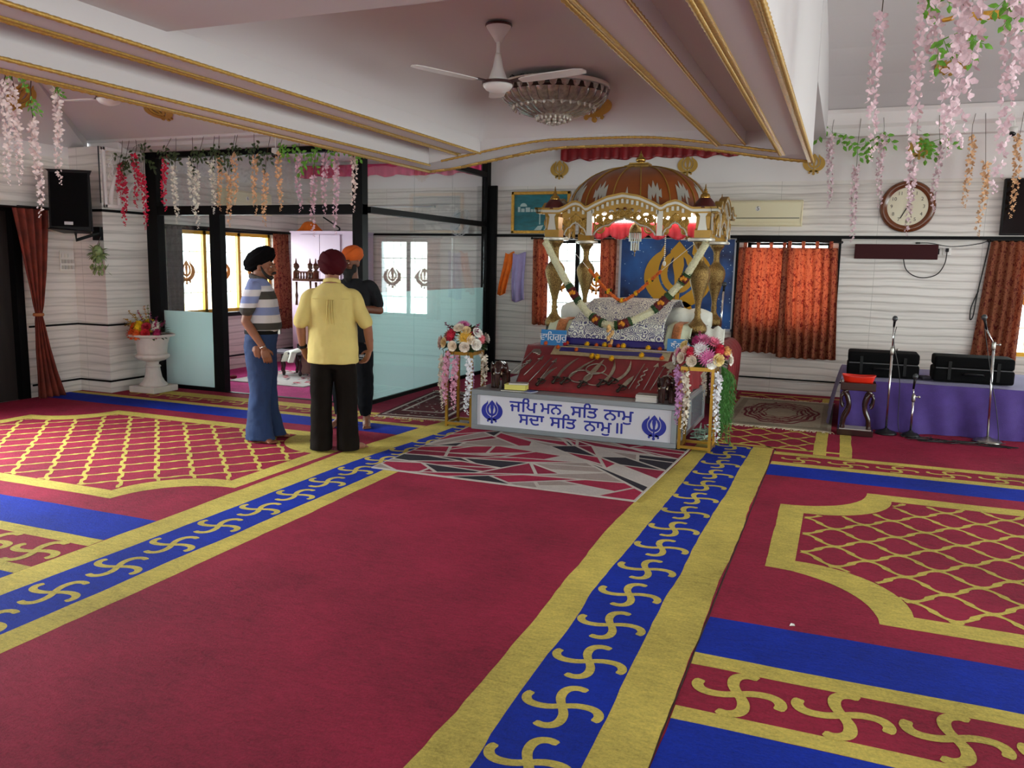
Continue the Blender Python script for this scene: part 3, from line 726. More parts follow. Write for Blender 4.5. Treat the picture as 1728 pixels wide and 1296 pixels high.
for k,(f,m) in enumerate(((.92,1),(.82,2),(.62,1))):
    mb.m = m; mb.flat(rect(-hx*f,hx*f,-hy*f,hy*f), .0085+.0004*k, [list(reversed(rect(-hx*f+.035,hx*f-.035,-hy*f+.035,hy*f-.035)))])
for k in range(120):
    x,y = r.uniform(-hx*.9,hx*.9), r.uniform(-hy*.93,hy*.93); a = r.uniform(0,PI); s = r.uniform(.012,.03); mb.m = 1
    mb.flat([(x+s*math.cos(a+q)*w_, y+s*math.sin(a+q)*w_) for q,w_ in ((0,1),(PI/3,.4),(2*PI/3,1),(PI,.4),(4*PI/3,1),(5*PI/3,.4))], .0101+k*1e-6)
o = tag(mb.build('prayer_rug', [MAR,WHT,MAR2], loc=(-4.36,8.60,.0125)), 'dark maroon rug with white figures and fringe, left of the shrine', 'rug')
for sg in (-1,1):
    fb = MB(); fb.M = T; fb.box(-hx,hx,sg*hy-.003,sg*hy+.003,.002,.0082)
    for i in range(60): x = -hx+2*hx*i/59; fb.tube([(x,sg*hy,.005),(x+r.uniform(-.03,.03),sg*(hy+r.uniform(.05,.09)),.003)], .003, 4)
    fb.build('fringe', mat('cream_fringe','#d8cdb4',.9), o)
# ---------------------------------------------------------------- shrine platform
ALU = mat('grey_aluminium', '#8e9498', .42, .55); PALE = mat('pale_grey_sheet', '#cbcad2', .5); NAVY_L = mat('navy_vinyl', '#16228f', .5)
SMOKE = mat('grey_side_glass', '#6d7278', .15)
YF = 7.4
t = thing('shrine_platform', 'low grey aluminium platform with a white lettered front board and navy emblems', 'platform', (-2.36,7.4,.0275))
mb = MB(); mb.box(-3.39,-1.335,YF,YF+.05,.029,.075); mb.box(-3.39,-1.335,YF,YF+.05,.38,.43)
mb.box(-3.39,-3.335,YF,YF+.05,.075,.38); mb.box(-1.385,-1.335,YF,YF+.05,.075,.38); mb.build('front_frame', ALU, t, bevel=.004)
fp = MB().box(-3.335,-1.385,YF+.02,YF+.045,.075,.38).build('front_panel', PALE, t)
F0 = lambda cx,cz: (lambda a,b:(cx+a,YF+.0195,cz+b)); F1 = lambda cx,cz: (lambda a,b:(cx+a,YF+.0165,cz+b))
mb = MB()
GS = chr(0x0A3F)
for body,cx,cz,wd in (('ਜ'+GS+'ਪ',-2.842,.288,.285),('ਮਨ',-2.554,.292,.22),('ਸ'+GS+'ਤ',-2.22,.286,.265),('ਨਾਮੁ',-1.885,.284,.285),('ਸਦਾ',-2.755,.165,.265),('ਸ'+GS+'ਤ',-2.429,.163,.265),('ਨਾਮੁ',-2.083,.160,.27),('॥',-1.871,.165,.055)):
    vs,fs = text_mesh(body, .182); lo = min(x for x,y in vs); hi = max(x for x,y in vs); k = wd/(hi-lo)
    for j,(dx,dz) in enumerate(((-.003,0),(.003,0),(0,.003),(0,-.003),(0,0))):     # bold strokes
        mb.add([(cx+(x-(lo+hi)/2)*k+dx,YF+.0188-.00025*j,cz+y*.84+dz) for x,y in vs], fs)
mb.build('lettering', NAVY_L, fp)
for cx,cz in ((-3.173,.215),(-1.545,.205)):
    mb = MB(); add_khanda(mb, .235, F0(cx,cz), F1(cx,cz)); mb.build('emblem', NAVY_L, fp)
MB().box(-3.375,-1.35,YF+.05,9.15,.40,.43).build('top_board', mat('grey_brown_board','#7d7374',.5,var=.12), t)
for x0,x1,xp in ((-3.375,-3.345,-3.36),(-1.38,-1.35,-1.365)):
    mb = MB(); mb.box(x0,x1,YF+.05,9.15,.029,.07); mb.box(x0,x1,YF+.05,9.15,.36,.40); mb.box(x0,x1,9.11,9.15,.07,.36); mb.box(x0,x1,8.25,8.28,.07,.36)
    q = mb.build('side_frame', mat('silver_aluminium','#c5c8ca',.35,.7), t)
    MB().box(xp-.004,xp+.004,YF+.05,9.12,.07,.36).build('side_glass', SMOKE, q)

# ---------------------------------------------------------------- red cloth over the raised table
RC = mat('dark_red_cloth', '#7d0a14', .8, var=.18, vscale=9, bump=.25, bscale=160, sheen=.08)
tb = thing('raised_table', 'raised wooden table hidden under the dark red cloth behind the weapons', 'table', (-2.25,9.4,.012))
WD = mat('brown_wood', '#5b3a22', .5, var=.25, vscale=10)
MB().box(-3.1,-1.42,9.2,10.3,.74,.785).build('tabletop', WD, tb)
for x in (-3.05,-1.47):
    for y in (9.25,10.25): MB().box(x-.03,x+.03,y-.03,y+.03,.012,.74).build('leg', WD, tb)
def cloth(u, v):
    x = -3.0+1.47*u
    prof = [(0,7.63,.4345),(.05,7.645,.455),(.45,8.33,.800),(.5,8.40,.806),(1,10.36,.806)]
    for (a,b,c),(d,e,f) in zip(prof,prof[1:]):
        if a <= v <= d: tt = (v-a)/(d-a); y = b+(e-b)*tt; z = c+(f-c)*tt; break
    x = -2.265+(u-.5)*(1.47+.31*min(1,v/.45)) if v < .45 else -2.265+(u-.5)*1.78
    e = .0025*(noise.noise(Vector((x*5,y*5,1)))) if .02 < v < .45 else 0
    return (x,y,z+e)
mb = MB(); mb.grid(cloth,60,60)
def skirt(x0, sg, ya, yb, zb, out):
    def f(u,v):
        y = ya+(yb-ya)*u; zt = .806 if y > 8.36 else max(.445,.4595+(y-7.645)*.4975)
        z = zt+(min(zb,zt)-zt)*v; fold = .022*math.sin(y*26+1.3*math.sin(y*7))*v
        xx = x0 if y > 8.33 else x0-sg*.155*(8.33-y)/.685*.98
        return (xx+sg*(out*v**.6+fold), y, z)
    return f
mb.grid(skirt(-3.155,-1,7.66,10.36,.445,.03),70,12); mb.grid(skirt(-1.375,1,7.66,9.0,.445,.03),40,12)
mb.grid(lambda u,v:(-1.375+.26*min(1,v*5)**.7*(1-.25*v)+.022*math.sin(u*34+2*v)*min(1,v*2), 9.2+1.16*u, .806+.05*math.sin(PI*min(1,v*4))-.78*max(0,v-.06)/.94),60,24)
mb.grid(lambda u,v:(-3.155-.05*v**.6-.02*math.sin(u*30)*v, 9.2+1.16*u, .806-.78*v),40,10)
tag(mb.build('red_cloth', RC, smooth=True, loc=(-2.26,8.6,.4345), solid=.004), 'dark red cloth sloping down over the platform beneath the weapons', 'cloth')

def SL(x, y, off=.006): return (x, y, .4595+(y-7.645)*.4975+off)     # a point lying on the cloth slope
CREAM = mat('cream_silk', '#b3a27c', .6, var=.15, vscale=30); NAVYC = mat('navy_silk', '#24186e', .55)
mb = MB(); n = 24
mb.m = 0; mb.grid(lambda u,v:SL(-2.84+1.25*u, 8.185+.155*v, .010+.004*math.sin(u*9)),24,4)
mb.m = 1; mb.grid(lambda u,v:SL(-2.765+1.09*u, 8.245+.07*v-.015*u, .014+.004*math.sin(u*9)),24,3)
tag(mb.build('altar_runner', [CREAM,NAVYC], loc=(-2.2,8.2,.74), solid=.002), 'cream cloth strip with a navy band at the top of the red slope', 'cloth')

# ---------------------------------------------------------------- weapons laid on the slope
BLADE = mat('old_steel_blade', '#9c9488', .32, .9, var=.25, vscale=25); HILT = mat('dark_iron_hilt', '#37302a', .4, .8)
def weapon(name, label, cat, pts): return thing(name, label, cat, SL(pts[-1][0],pts[-1][1],.002), 'ceremonial weapons on the red cloth')
def shaft(mb, a, b, r=.0045): mb.tube([SL(*a,r+.005),SL(*b,r+.005)], r, 6)
def flatblade(mb, pts, w, tip=True):
    """tapering blade following points on the slope"""
    P = [Vector((p[0],p[1])) for p in pts]; out = []
    if len(P) == 3:
        out = [P[0]*(1-t)**2+(2*P[1]-.5*(P[0]+P[2]))*2*t*(1-t)+P[2]*t*t for t in [i/16 for i in range(17)]]
    else: out = [P[0].lerp(P[1],i/10) for i in range(11)]
    k = len(out); L=[]; R=[]
    for i,p in enumerate(out):
        d = (out[min(i+1,k-1)]-out[max(i-1,0)]).normalized(); nn = Vector((-d.y,d.x)); ww = w*min(1,.08+i/(k*.35)) if tip else w
        L.append(p+nn*ww/2); R.append(p-nn*ww/2)
    poly = [(p.x,p.y) for p in L]+[(p.x,p.y) for p in reversed(R)]
    mb.prism(poly, lambda x,y:SL(x,y,.006), lambda x,y:SL(x,y,.011))
def hilt(mb, p, q, guard=.05):
    p = Vector(p); q = Vector(q); d = (p-q).normalized(); e = p+d*.085; nn = Vector((-d.y,d.x))
    mb.tube([SL(*p,.02),SL(*((p+e)/2),.026),SL(*e,.02)], [.011,.014,.010], 8); mb.ball(SL(*e,.02), .019, 8, 6)
    mb.tube([SL(*(p+nn*guard),.018),SL(*p,.022),SL(*(p-nn*guard),.018)], [.006,.011,.006], 6)
    mb.tube([SL(*(p+nn*guard),.018),SL(*(p+nn*guard*1.0+d*.05),.022),SL(*e,.022)], .0045, 6)
def sword(label, pts, w):
    t = weapon('sword', label, 'sword', pts); mb = MB(); flatblade(mb, pts, w); mb.build('blade', BLADE, t)
    mb = MB(); hilt(mb, pts[-1], pts[-2]); mb.build('hilt', HILT, t, smooth=True)
sword('curved sword, first from the left among the swords on the red slope', [(-2.515,8.152),(-2.60,7.99),(-2.63,7.797)], .030)
sword('slim sword leaning beside the two steel rings, on their left', [(-2.332,8.151),(-2.447,7.981),(-2.523,7.791)], .026)
sword('broad straight sword lying across the two steel rings', [(-2.244,8.151),(-2.341,7.759)], .055)
sword('curved sword just right of the two steel rings', [(-2.137,8.162),(-2.10,7.955),(-2.15,7.798)], .034)
sword('bright curved sword farthest right on the red slope', [(-1.965,8.161),(-1.955,7.965),(-2.036,7.829)], .032)
sword('short broad knife right of the row of swords', [(-1.872,7.917),(-1.934,7.737)], .048)
sword('short curved dagger left of the row of swords', [(-2.692,7.973),(-2.752,7.874),(-2.775,7.745)], .030)
for lab,(cx,cy),rx in (('upper steel ring under the broad straight sword',(-2.282,7.989),.10),('lower steel ring crossing beneath the slim sword',(-2.40,7.855),.115)):
    mb = MB(); mb.tube([SL(cx+rx*math.cos(a),cy+rx*.85*math.sin(a),.0095) for a in [2*PI*i/40 for i in range(41)]], .007, 6)
    tag(mb.build('steel_ring', BLADE, smooth=True, loc=SL(cx,cy,0)), lab, 'ring', 'ceremonial weapons on the red cloth')
mb = MB(); mb.tube([SL(-2.23+.125*math.cos(a),7.83+.10*math.sin(a),.0095) for a in [2*PI*i/40 for i in range(41)]], .006, 6)
tag(mb.build('steel_ring', BLADE, smooth=True, loc=SL(-2.23,7.83,0)), 'steel ring right of the broad straight sword hilt', 'ring', 'ceremonial weapons on the red cloth')
def spear(label, a, b, head=True, kind='spear', wavy=0, axe=0):
    t = weapon(kind, label, kind, [a,b]); mb = MB(); A = Vector(a); B = Vector(b); d = (A-B).normalized(); nn = Vector((-d.y,d.x))
    if wavy:
        pts = []
        for i in range(41):
            s = i/40; p = B.lerp(A,s)+nn*(.014*math.sin(s*wavy*2*PI) if s > .1 else 0); pts.append(SL(p.x,p.y,.0105))
        mb.tube(pts, .0055, 6)
    else: shaft(mb, a, b)
    mb.build('shaft', STEEL, t, smooth=True)
    if head:
        h = MB(); q = [A+d*.05, A+nn*.026-d*.02, A+nn*.008-d*.008, A-nn*.008-d*.008, A-nn*.026-d*.02]
        h.prism([(p.x,p.y) for p in q], lambda x,y:SL(x,y,.008), lambda x,y:SL(x,y,.014)); h.build('head', BLADE, t)
    if axe:
        h = MB(); q = [A+nn*.005+d*.03, A-nn*.06+d*.05, A-nn*.105+d*.01, A-nn*.115-d*.03, A-nn*.09-d*.045,A-nn*.085-d*.02,A-nn*.06-d*.035,A-nn*.055-d*.01,A-nn*.03-d*.03, A+nn*.005-d*.01]
        h.prism([(p.x,p.y) for p in q], lambda x,y:SL(x,y,.009), lambda x,y:SL(x,y,.015)); h.build('axe_head', BLADE, t)
spear('long bright steel staff with a notched axe head, at the far left of the slope', (-3.055,8.225), (-3.149,7.812), False, 'staff', axe=1)
spear('thin arrow nearest the bright axe-headed staff', (-3.02,8.024), (-3.10,7.815), kind='arrow')
spear('wavy steel rod beside the axe-headed staff', (-3.03,8.08), (-3.09,7.853), False, 'rod', wavy=4)
spear('slender arrow second from the axe-headed staff', (-2.915,8.102), (-2.991,7.811), kind='arrow')
spear('plain thin rod between the arrow and the broad-headed spear', (-2.806,8.122), (-2.899,7.713), False, 'rod')
spear('broad-headed spear just left of the short dagger', (-2.751,8.071), (-2.81,7.714))
spear('plain thin rod right of the short broad knife', (-1.814,8.121), (-1.869,7.719), False, 'rod')
spear('wavy steel rod right of the swords', (-1.774,8.053), (-1.801,7.727), False, 'rod', wavy=4)
spear('dark-tipped spear, first of the three at the right of the slope', (-1.686,8.098), (-1.724,7.72))
spear('pale-tipped spear, middle of the three at the right of the slope', (-1.605,8.107), (-1.66,7.719))
spear('spear partly behind the right-hand wooden elephant', (-1.538,8.025), (-1.589,7.711))
t = thing('axe_head', 'round pale axe head at the right edge of the slope', 'axe', SL(-1.54,8.124,.0), 'ceremonial weapons on the red cloth')
mb = MB(); mb.prism(circ(-1.54,8.124,.062,20,.4,2*PI-.4)+[(-1.53,8.124)], lambda x,y:SL(x,y,.006), lambda x,y:SL(x,y,.012)); mb.build('blade', BLADE, t)
mb = MB(); shaft(mb,(-1.535,8.10),(-1.56,7.92)); mb.build('shaft', STEEL, t)
# steel rods lying along the top edge of the slope
t = thing('long_sword', 'long narrow sword lying level along the top of the red slope', 'sword', (-2.17,8.37,.81))
mb = MB(); mb.bar((-2.76,8.415,.818),(-1.60,8.315,.818),.022,.006); mb.build('blade', CHROME, t)
mb = MB(); mb.bar((-2.76,8.40,.826),(-1.50,8.29,.826),.008,.008); mb.build('scabbard_rod', STEEL, t)
# marigold heads
MY = mat('yellow_marigold', '#e0b010', .8, var=.25, vscale=40); MO = mat('orange_marigold', '#d2611a', .8, var=.25, vscale=40); MRd = mat('crimson_petals', '#a81230', .8, var=.25, vscale=40); GRN = mat('leaf_green', '#2e5a22', .6, var=.3, vscale=20)
def puff(mb, c, r, seed=0, flat=.8, petals=46):
    """a ruffled flower head"""
    rr = random.Random(seed); c = Vector(c); mb.ball(c, (r*.7,r*.7,r*.7*flat), 8, 6)
    for i in range(petals):
        t_ = math.acos(1-2*(i+.5)/petals); a = i*2.39996; d = Vector((math.sin(t_)*math.cos(a), math.sin(t_)*math.sin(a), math.cos(t_)*flat))
        x = d.cross(Vector((.2,.1,1))).normalized(); y = x.cross(d).normalized(); s = r*.42; b = c+d*r*.55; tip = c+d*r*rr.uniform(.92,1.08)
        mb.add([b-x*s*.3, b+x*s*.3, tip+x*s*.55+y*s*.2, tip-x*s*.55+y*s*.2], [(0,1,2,3)])
mari = {}
for nm,m in (('y',MY),('o',MO),('r',MRd)):
    mb = MB(); puff(mb,(0,0,0),.03,3); q = mb.build('marigold', m); mari[nm] = q.data; bpy.data.objects.remove(q)
spots = [(-2.516,8.436,'y','left of the big yellow pair'),(-2.376,8.16,'y','the left one of the big yellow pair'),(-2.315,8.15,'y','the right one of the big yellow pair'),(-2.412,8.434,'o','behind the big yellow pair'),
 (-2.33,8.46,'y','behind the big yellow pair'),(-2.163,8.14,'y','below the garland tassel, nearest the slope'),(-2.10,8.36,'y','right of the garland tassel'),(-1.872,8.22,'y','front one of the pair near the right blue card'),
 (-1.845,8.39,'y','rear one of the pair near the right blue card'),(-2.957,8.364,'o','in front of the left blue card'),(-2.793,8.286,'o','right of the left blue card'),(-2.76,8.50,'o','behind the crimson flower'),
 (-2.579,8.259,'o','alone between the crimson flower and the yellow ones'),(-1.659,8.20,'o','at the foot of the right blue card'),(-1.73,8.42,'o','left of the right blue card'),(-2.25,8.387,'o','in the short orange row under the tassel'),(-2.19,8.50,'o','at the right end of the short orange row'),(-2.745,8.375,'r','by the left blue card')]
for x,y,k,w in spots:
    c = {'y':'yellow','o':'orange','r':'crimson'}[k]; s = 1.25 if k == 'y' else 1
    z = .813 if y > 8.36 else .4595+(y-7.645)*.4975+.008
    ob = bpy.data.objects.new('marigold', mari[k]); COL.objects.link(ob); ob.location = (x,y,z+.021*s); ob.scale = (s,)*3
    tag(ob, f'{c} marigold head {w}' if k != 'r' else f'crimson flower head {w}', 'flower', 'marigold heads along the altar edge')
# two blue cards
BLUEC = mat('blue_card', '#1a76b5', .4); WHITE_L = mat('white_lettering', '#f0f4f6', .5)
for (x0,x1,y,z0,h,body,lab,al) in ((-3.02,-2.735,8.37,.815,.165,'ਵਾ'+GS+'ਹਗੁਰੂ','blue card with white lettering, at the left end of the altar','C'),(-1.645,-1.36,8.36,.815,.135,'ਧੰਨ ਗੁਰੂ','blue card with white lettering, half behind the right bouquet','C')):
    t = thing('name_card', lab, 'card', ((x0+x1)/2,y,z0)); tl = .12
    P_ = lambda u,v,o=0: (x0+(x1-x0)*u, y+v*h*tl-o, z0+v*h)
    mb = MB(); mb.add([P_(0,0),P_(1,0),P_(1,1),P_(0,1),P_(0,0,-.012),P_(1,0,-.012),P_(1,1,-.012),P_(0,1,-.012)],[(0,1,2,3),(7,6,5,4),(0,4,5,1),(1,5,6,2),(2,6,7,3),(3,7,4,0)]); cd = mb.build('card', BLUEC, t)
    mb = MB()
    if 'ਵ' in body:
        vs,fs = text_mesh('ਵਾ'+GS+'ਹਗੁਰੁ', .112)
        for dx in (-.002,.002): mb.add([( (x0+x1)/2+a*.92+dx, y+.5*h*tl-.004+(b)*tl, z0+.52*h+b*.95) for a,b in vs], fs)
    else:
        vs,fs = text_mesh('ਧੰਨ ਗੁ', .085)
        for dx in (-.002,.002): mb.add([(x0+.135+a+dx, y+.5*h*tl-.004+b*tl, z0+.5*h+b) for a,b in vs], fs)
    mb.build('lettering', WHITE_L, cd)

# ---------------------------------------------------------------- covered holy book: bolsters and patterned cloth
def rumalla_mat():
    m = bpy.data.materials.new('brocade'); m.use_nodes = True; g = N(m); p = g.n['Principled BSDF']
    tc = g.add('ShaderNodeTexCoord'); vo = g.add('ShaderNodeTexVoronoi', ins={'Scale':13,'Randomness':.7}); g.link(tc.outputs['Object'], vo.inputs['Vector'])
    w = g.add('ShaderNodeMath', operation='SINE'); ml = g.add('ShaderNodeMath', operation='MULTIPLY'); ml.inputs[1].default_value = 30; g.link(vo.outputs['Distance'], ml.inputs[0]); g.link(ml.outputs[0], w.inputs[0])
    v2 = g.add('ShaderNodeTexVoronoi', ins={'Scale':30}); g.link(tc.outputs['Object'], v2.inputs['Vector'])
    a = g.add('ShaderNodeMath', operation='MULTIPLY_ADD'); a.inputs[1].default_value = 1.6; g.link(v2.outputs['Distance'], a.inputs[0]); g.link(w.outputs[0], a.inputs[2])
    rp = g.add('ShaderNodeValToRGB'); e = rp.color_ramp.elements; e[0].position = .80; e[0].color = lin('#e2e4d6'); e[1].position = 1.0; e[1].color = lin('#5a587c')
    g.link(a.outputs[0], rp.inputs[0]); g.link(rp.outputs[0], p.inputs['Base Color']); p.inputs['Roughness'].default_value = .6
    return m
BROC = rumalla_mat(); WHC = mat('white_cotton', '#e6e6da', .8, var=.06, bump=.2, bscale=40); SILK = mat('pale_green_silk', '#cdd3b6', .5, var=.12, vscale=12); COPPER = mat('copper_embroidery', '#c07a4c', .5, .3, var=.35, vscale=60)
def mound(x0f,x1f,x0t,x1t,prof):
    def f(u,v):
        k = v*(len(prof)-1); i = min(int(k),len(prof)-2); t_ = k-i; y = prof[i][0]+(prof[i+1][0]-prof[i][0])*t_; z = prof[i][1]+(prof[i+1][1]-prof[i][1])*t_
        q = max(0,min(1,(z-.84)/.42)); a = x0f+(x0t-x0f)*q; b = x1f+(x1t-x1f)*q
        return (a+(b-a)*u, y, z+.012*math.sin(u*PI)*q+.006*noise.noise(Vector((u*7,v*9,2))))
    return f
PF = [(8.56,.815),(8.57,.88),(8.60,.97),(8.66,1.06),(8.78,1.115),(8.95,1.17),(9.2,1.255),(9.35,1.29),(9.7,1.29),(9.85,1.2),(9.95,1.0),(10.0,.82)]
t = thing('covered_book', 'white and blue brocade cloth draped over the holy book under the canopy', 'cloth', (-2.26,9.2,.812))
mb = MB(); mb.grid(mound(-2.81,-1.72,-2.72,-1.76,PF),44,66); mb.build('brocade_cover', BROC, t, smooth=True, solid=.006)
mb = MB(); mb.grid(lambda u,v:(-2.83+1.12*u+.01*math.sin(v*5), 8.545-.02*(1-v)-.004*math.sin(u*14), .82+.075*v),30,4); mb.build('navy_border', NAVYC, t, smooth=True, solid=.004)
for x0,x1,lab in ((-3.06,-2.80,0),(-1.735,-1.47,1)):
    mb = MB(); mb.grid(lambda u,v:(x0+(x1-x0)*u, 8.60+.55*v+.02*math.sin(u*9), .818+.25*math.sin(min(1,v*2.2)*PI/2)*(1-.3*abs(u-.5)*(1-v))+.01*noise.noise(Vector((u*5,v*5,4)))),16,22); q = mb.build('side_silk', SILK, t, smooth=True, solid=.006)
    mb = MB(); xx = x0+.11 if lab == 0 else x0+.07; mb.grid(lambda u,v:(xx+.10*u, 8.585+.55*v+.02*math.sin((xx-x0+.1*u)/(x1-x0)*9), .828+.25*math.sin(min(1,v*2.2)*PI/2)*(1-.3*abs(((xx-x0+.1*u)/(x1-x0))-.5)*(1-v))),6,22); mb.build('copper_band', COPPER, q, smooth=True, solid=.004)
def bolster(lab, x0, x1, y, z, r):
    mb = MB(); n = 14; mb.tube([(x0+(x1-x0)*i/n, y, z) for i in range(n+1)], [r*(.55+.45*math.sin(PI*min(1,max(0,(i+.6)/(n*.35))/2)) ) if i < n/2 else r*(.55+.45*math.sin(PI*min(1,(n-i+.6)/(n*.35)/2))) for i in range(n+1)], 20)
    tag(mb.build('bolster', WHC, smooth=True, loc=((x0+x1)/2,y,z-r)), lab, 'cushion')
bolster('white fringed bolster cushion behind the left front vase column', -3.13,-2.62, 9.45, 1.105, .145)
bolster('white bolster cushion at the right behind the bouquet', -1.88,-1.37, 9.45, 1.09, .13)
mb = MB(); mb.grid(lambda u,v:(-1.40+.22*u, 9.18-.06*v, 1.03-.22*v*(.4+.6*u)+.02*math.sin(u*12)),12,10); tag(mb.build('white_cloth', WHC, smooth=True, loc=(-1.3,9.15,.9), solid=.006), 'small white folded cloth beside the right rear vase column', 'cloth')

# ---------------------------------------------------------------- canopy on four vase columns
BRASS = mat('engraved_brass', '#5e4526', .34, .85, vscale=90, bump=.4, bscale=130, color2='#b0935a'); BRASS_S = mat('polished_brass', '#c49a4c', .22, .95)
OCHRE = mat('gold_lacquer', '#a98338', .4, .35, var=.12); SILV = mat('silver_trim', '#c3bfb4', .38, .45); DOME = mat('amber_varnish', '#8a4515', .28, 0, var=.15, vscale=5, coat=.5); MAROON = mat('maroon_cap', '#4a1714', .35)
LED = mat('led_strip', '#fff6e2', .5, emit=9)
pk = thing('canopy_shrine', 'gilded domed canopy standing on four engraved brass vase columns', 'canopy', (-2.265,9.5,.812))
COLP = [(.085,.98),(.10,1.0),(.104,1.03),(.09,1.07),(.06,1.10),(.036,1.14),(.030,1.18),(.036,1.20),(.030,1.22),(.030,1.27),(.036,1.31),(.055,1.38),(.085,1.48),(.108,1.56),(.114,1.61),(.105,1.65),(.08,1.69),(.05,1.72),(.037,1.75),(.034,1.80),(.040,1.81),(.036,1.83),(.045,1.87),(.068,1.905),(.085,1.93),(.085,1.945)]
cols = [(-3.055,8.9),(-1.44,8.9),(-3.06,10.1),(-1.445,10.1)]
first = None
for x,y in cols:
    mb = MB(); mb.lathe([(r,z) for r,z in COLP],(x,y,0),28)
    q = mb.build('vase_column', BRASS, pk, smooth=True)
    mb = MB(); mb.box(x-.075,x+.075,y-.075,y+.075,.808,.95); mb.lathe([(.09,.95),(.09,.98)],(x,y,0),20); mb.build('pedestal', DARKWOOD, q)
    mb = MB(); mb.lathe([(.135,1.945),(.142,1.952),(.142,1.972),(.135,1.98)],(x,y,0),32); mb.build('silver_plate', SILV, q, smooth=False)
X0,X1,YF_,YBk = -3.075,-1.42,8.8,10.2
# corner blocks
for x in (X0,X1):
    for y in (YF_+.085,YBk-.085):
        mb = MB(); mb.lathe([(.115,1.98),(.115,2.06),(.10,2.075),(.10,2.20),(.135,2.25),(.135,2.262)],(x,y,0),4,ax=rot('Z',PI/4)); q = mb.build('corner_block', OCHRE, pk)
        mb = MB()
        for sg in (-1,1):
            if sg < 0: mb.prism([(x-.05,2.06),(x+.05,2.06),(x+.035,2.13),(x+.028,2.2),(x+.05,2.235),(x-.05,2.235),(x-.028,2.2),(x-.035,2.13)], lambda a,b:(a,y-.078,b), lambda a,b:(a,y-.09,b))
            else: mb.prism([(y-.05,2.06),(y+.05,2.06),(y+.035,2.13),(y+.028,2.2),(y+.05,2.235),(y-.05,2.235),(y-.028,2.2),(y-.035,2.13)], lambda a,b:(x+(.078 if x > -2 else -.078),a,b), lambda a,b:(x+(.09 if x > -2 else -.09),a,b))
        mb.build('silver_bracket', SILV, q)
        mb = MB(); mb.lathe([(.12,2.285),(.115,2.31),(.095,2.35),(.06,2.39),(.03,2.41),(0.0,2.415)],(x,y,0),16); q2 = mb.build('corner_cap', MAROON, q, smooth=True)
        mb = MB(); mb.lathe([(.012,2.36),(.05,2.375),(.055,2.40),(.045,2.43),(.02,2.445),(.026,2.455),(.014,2.468),(.018,2.478),(.008,2.49),(.004,2.53),(0,2.54)],(x,y,0),14); mb.build('finial', BRASS_S, q2, smooth=True)
def arch_z(s):
    """cornice height along a face; s runs 0..1 between the outer tips"""
    P = [(0,2.274),(.124,2.272),(.16,2.30),(.2,2.345),(.225,2.352),(.25,2.335),(.282,2.283),(.33,2.335),(.40,2.395),(.49,2.430),(.58,2.400),(.66,2.335),(.702,2.288),(.735,2.33),(.775,2.351),(.80,2.343),(.84,2.30),(.868,2.272),(1,2.274)]
    for (a,b),(c,d) in zip(P,P[1:]):
        if a <= s <= c:
            t_ = (s-a)/(c-a); t_ = t_ if (b,d) in () else t_; return b+(d-b)*t_
    return 2.274
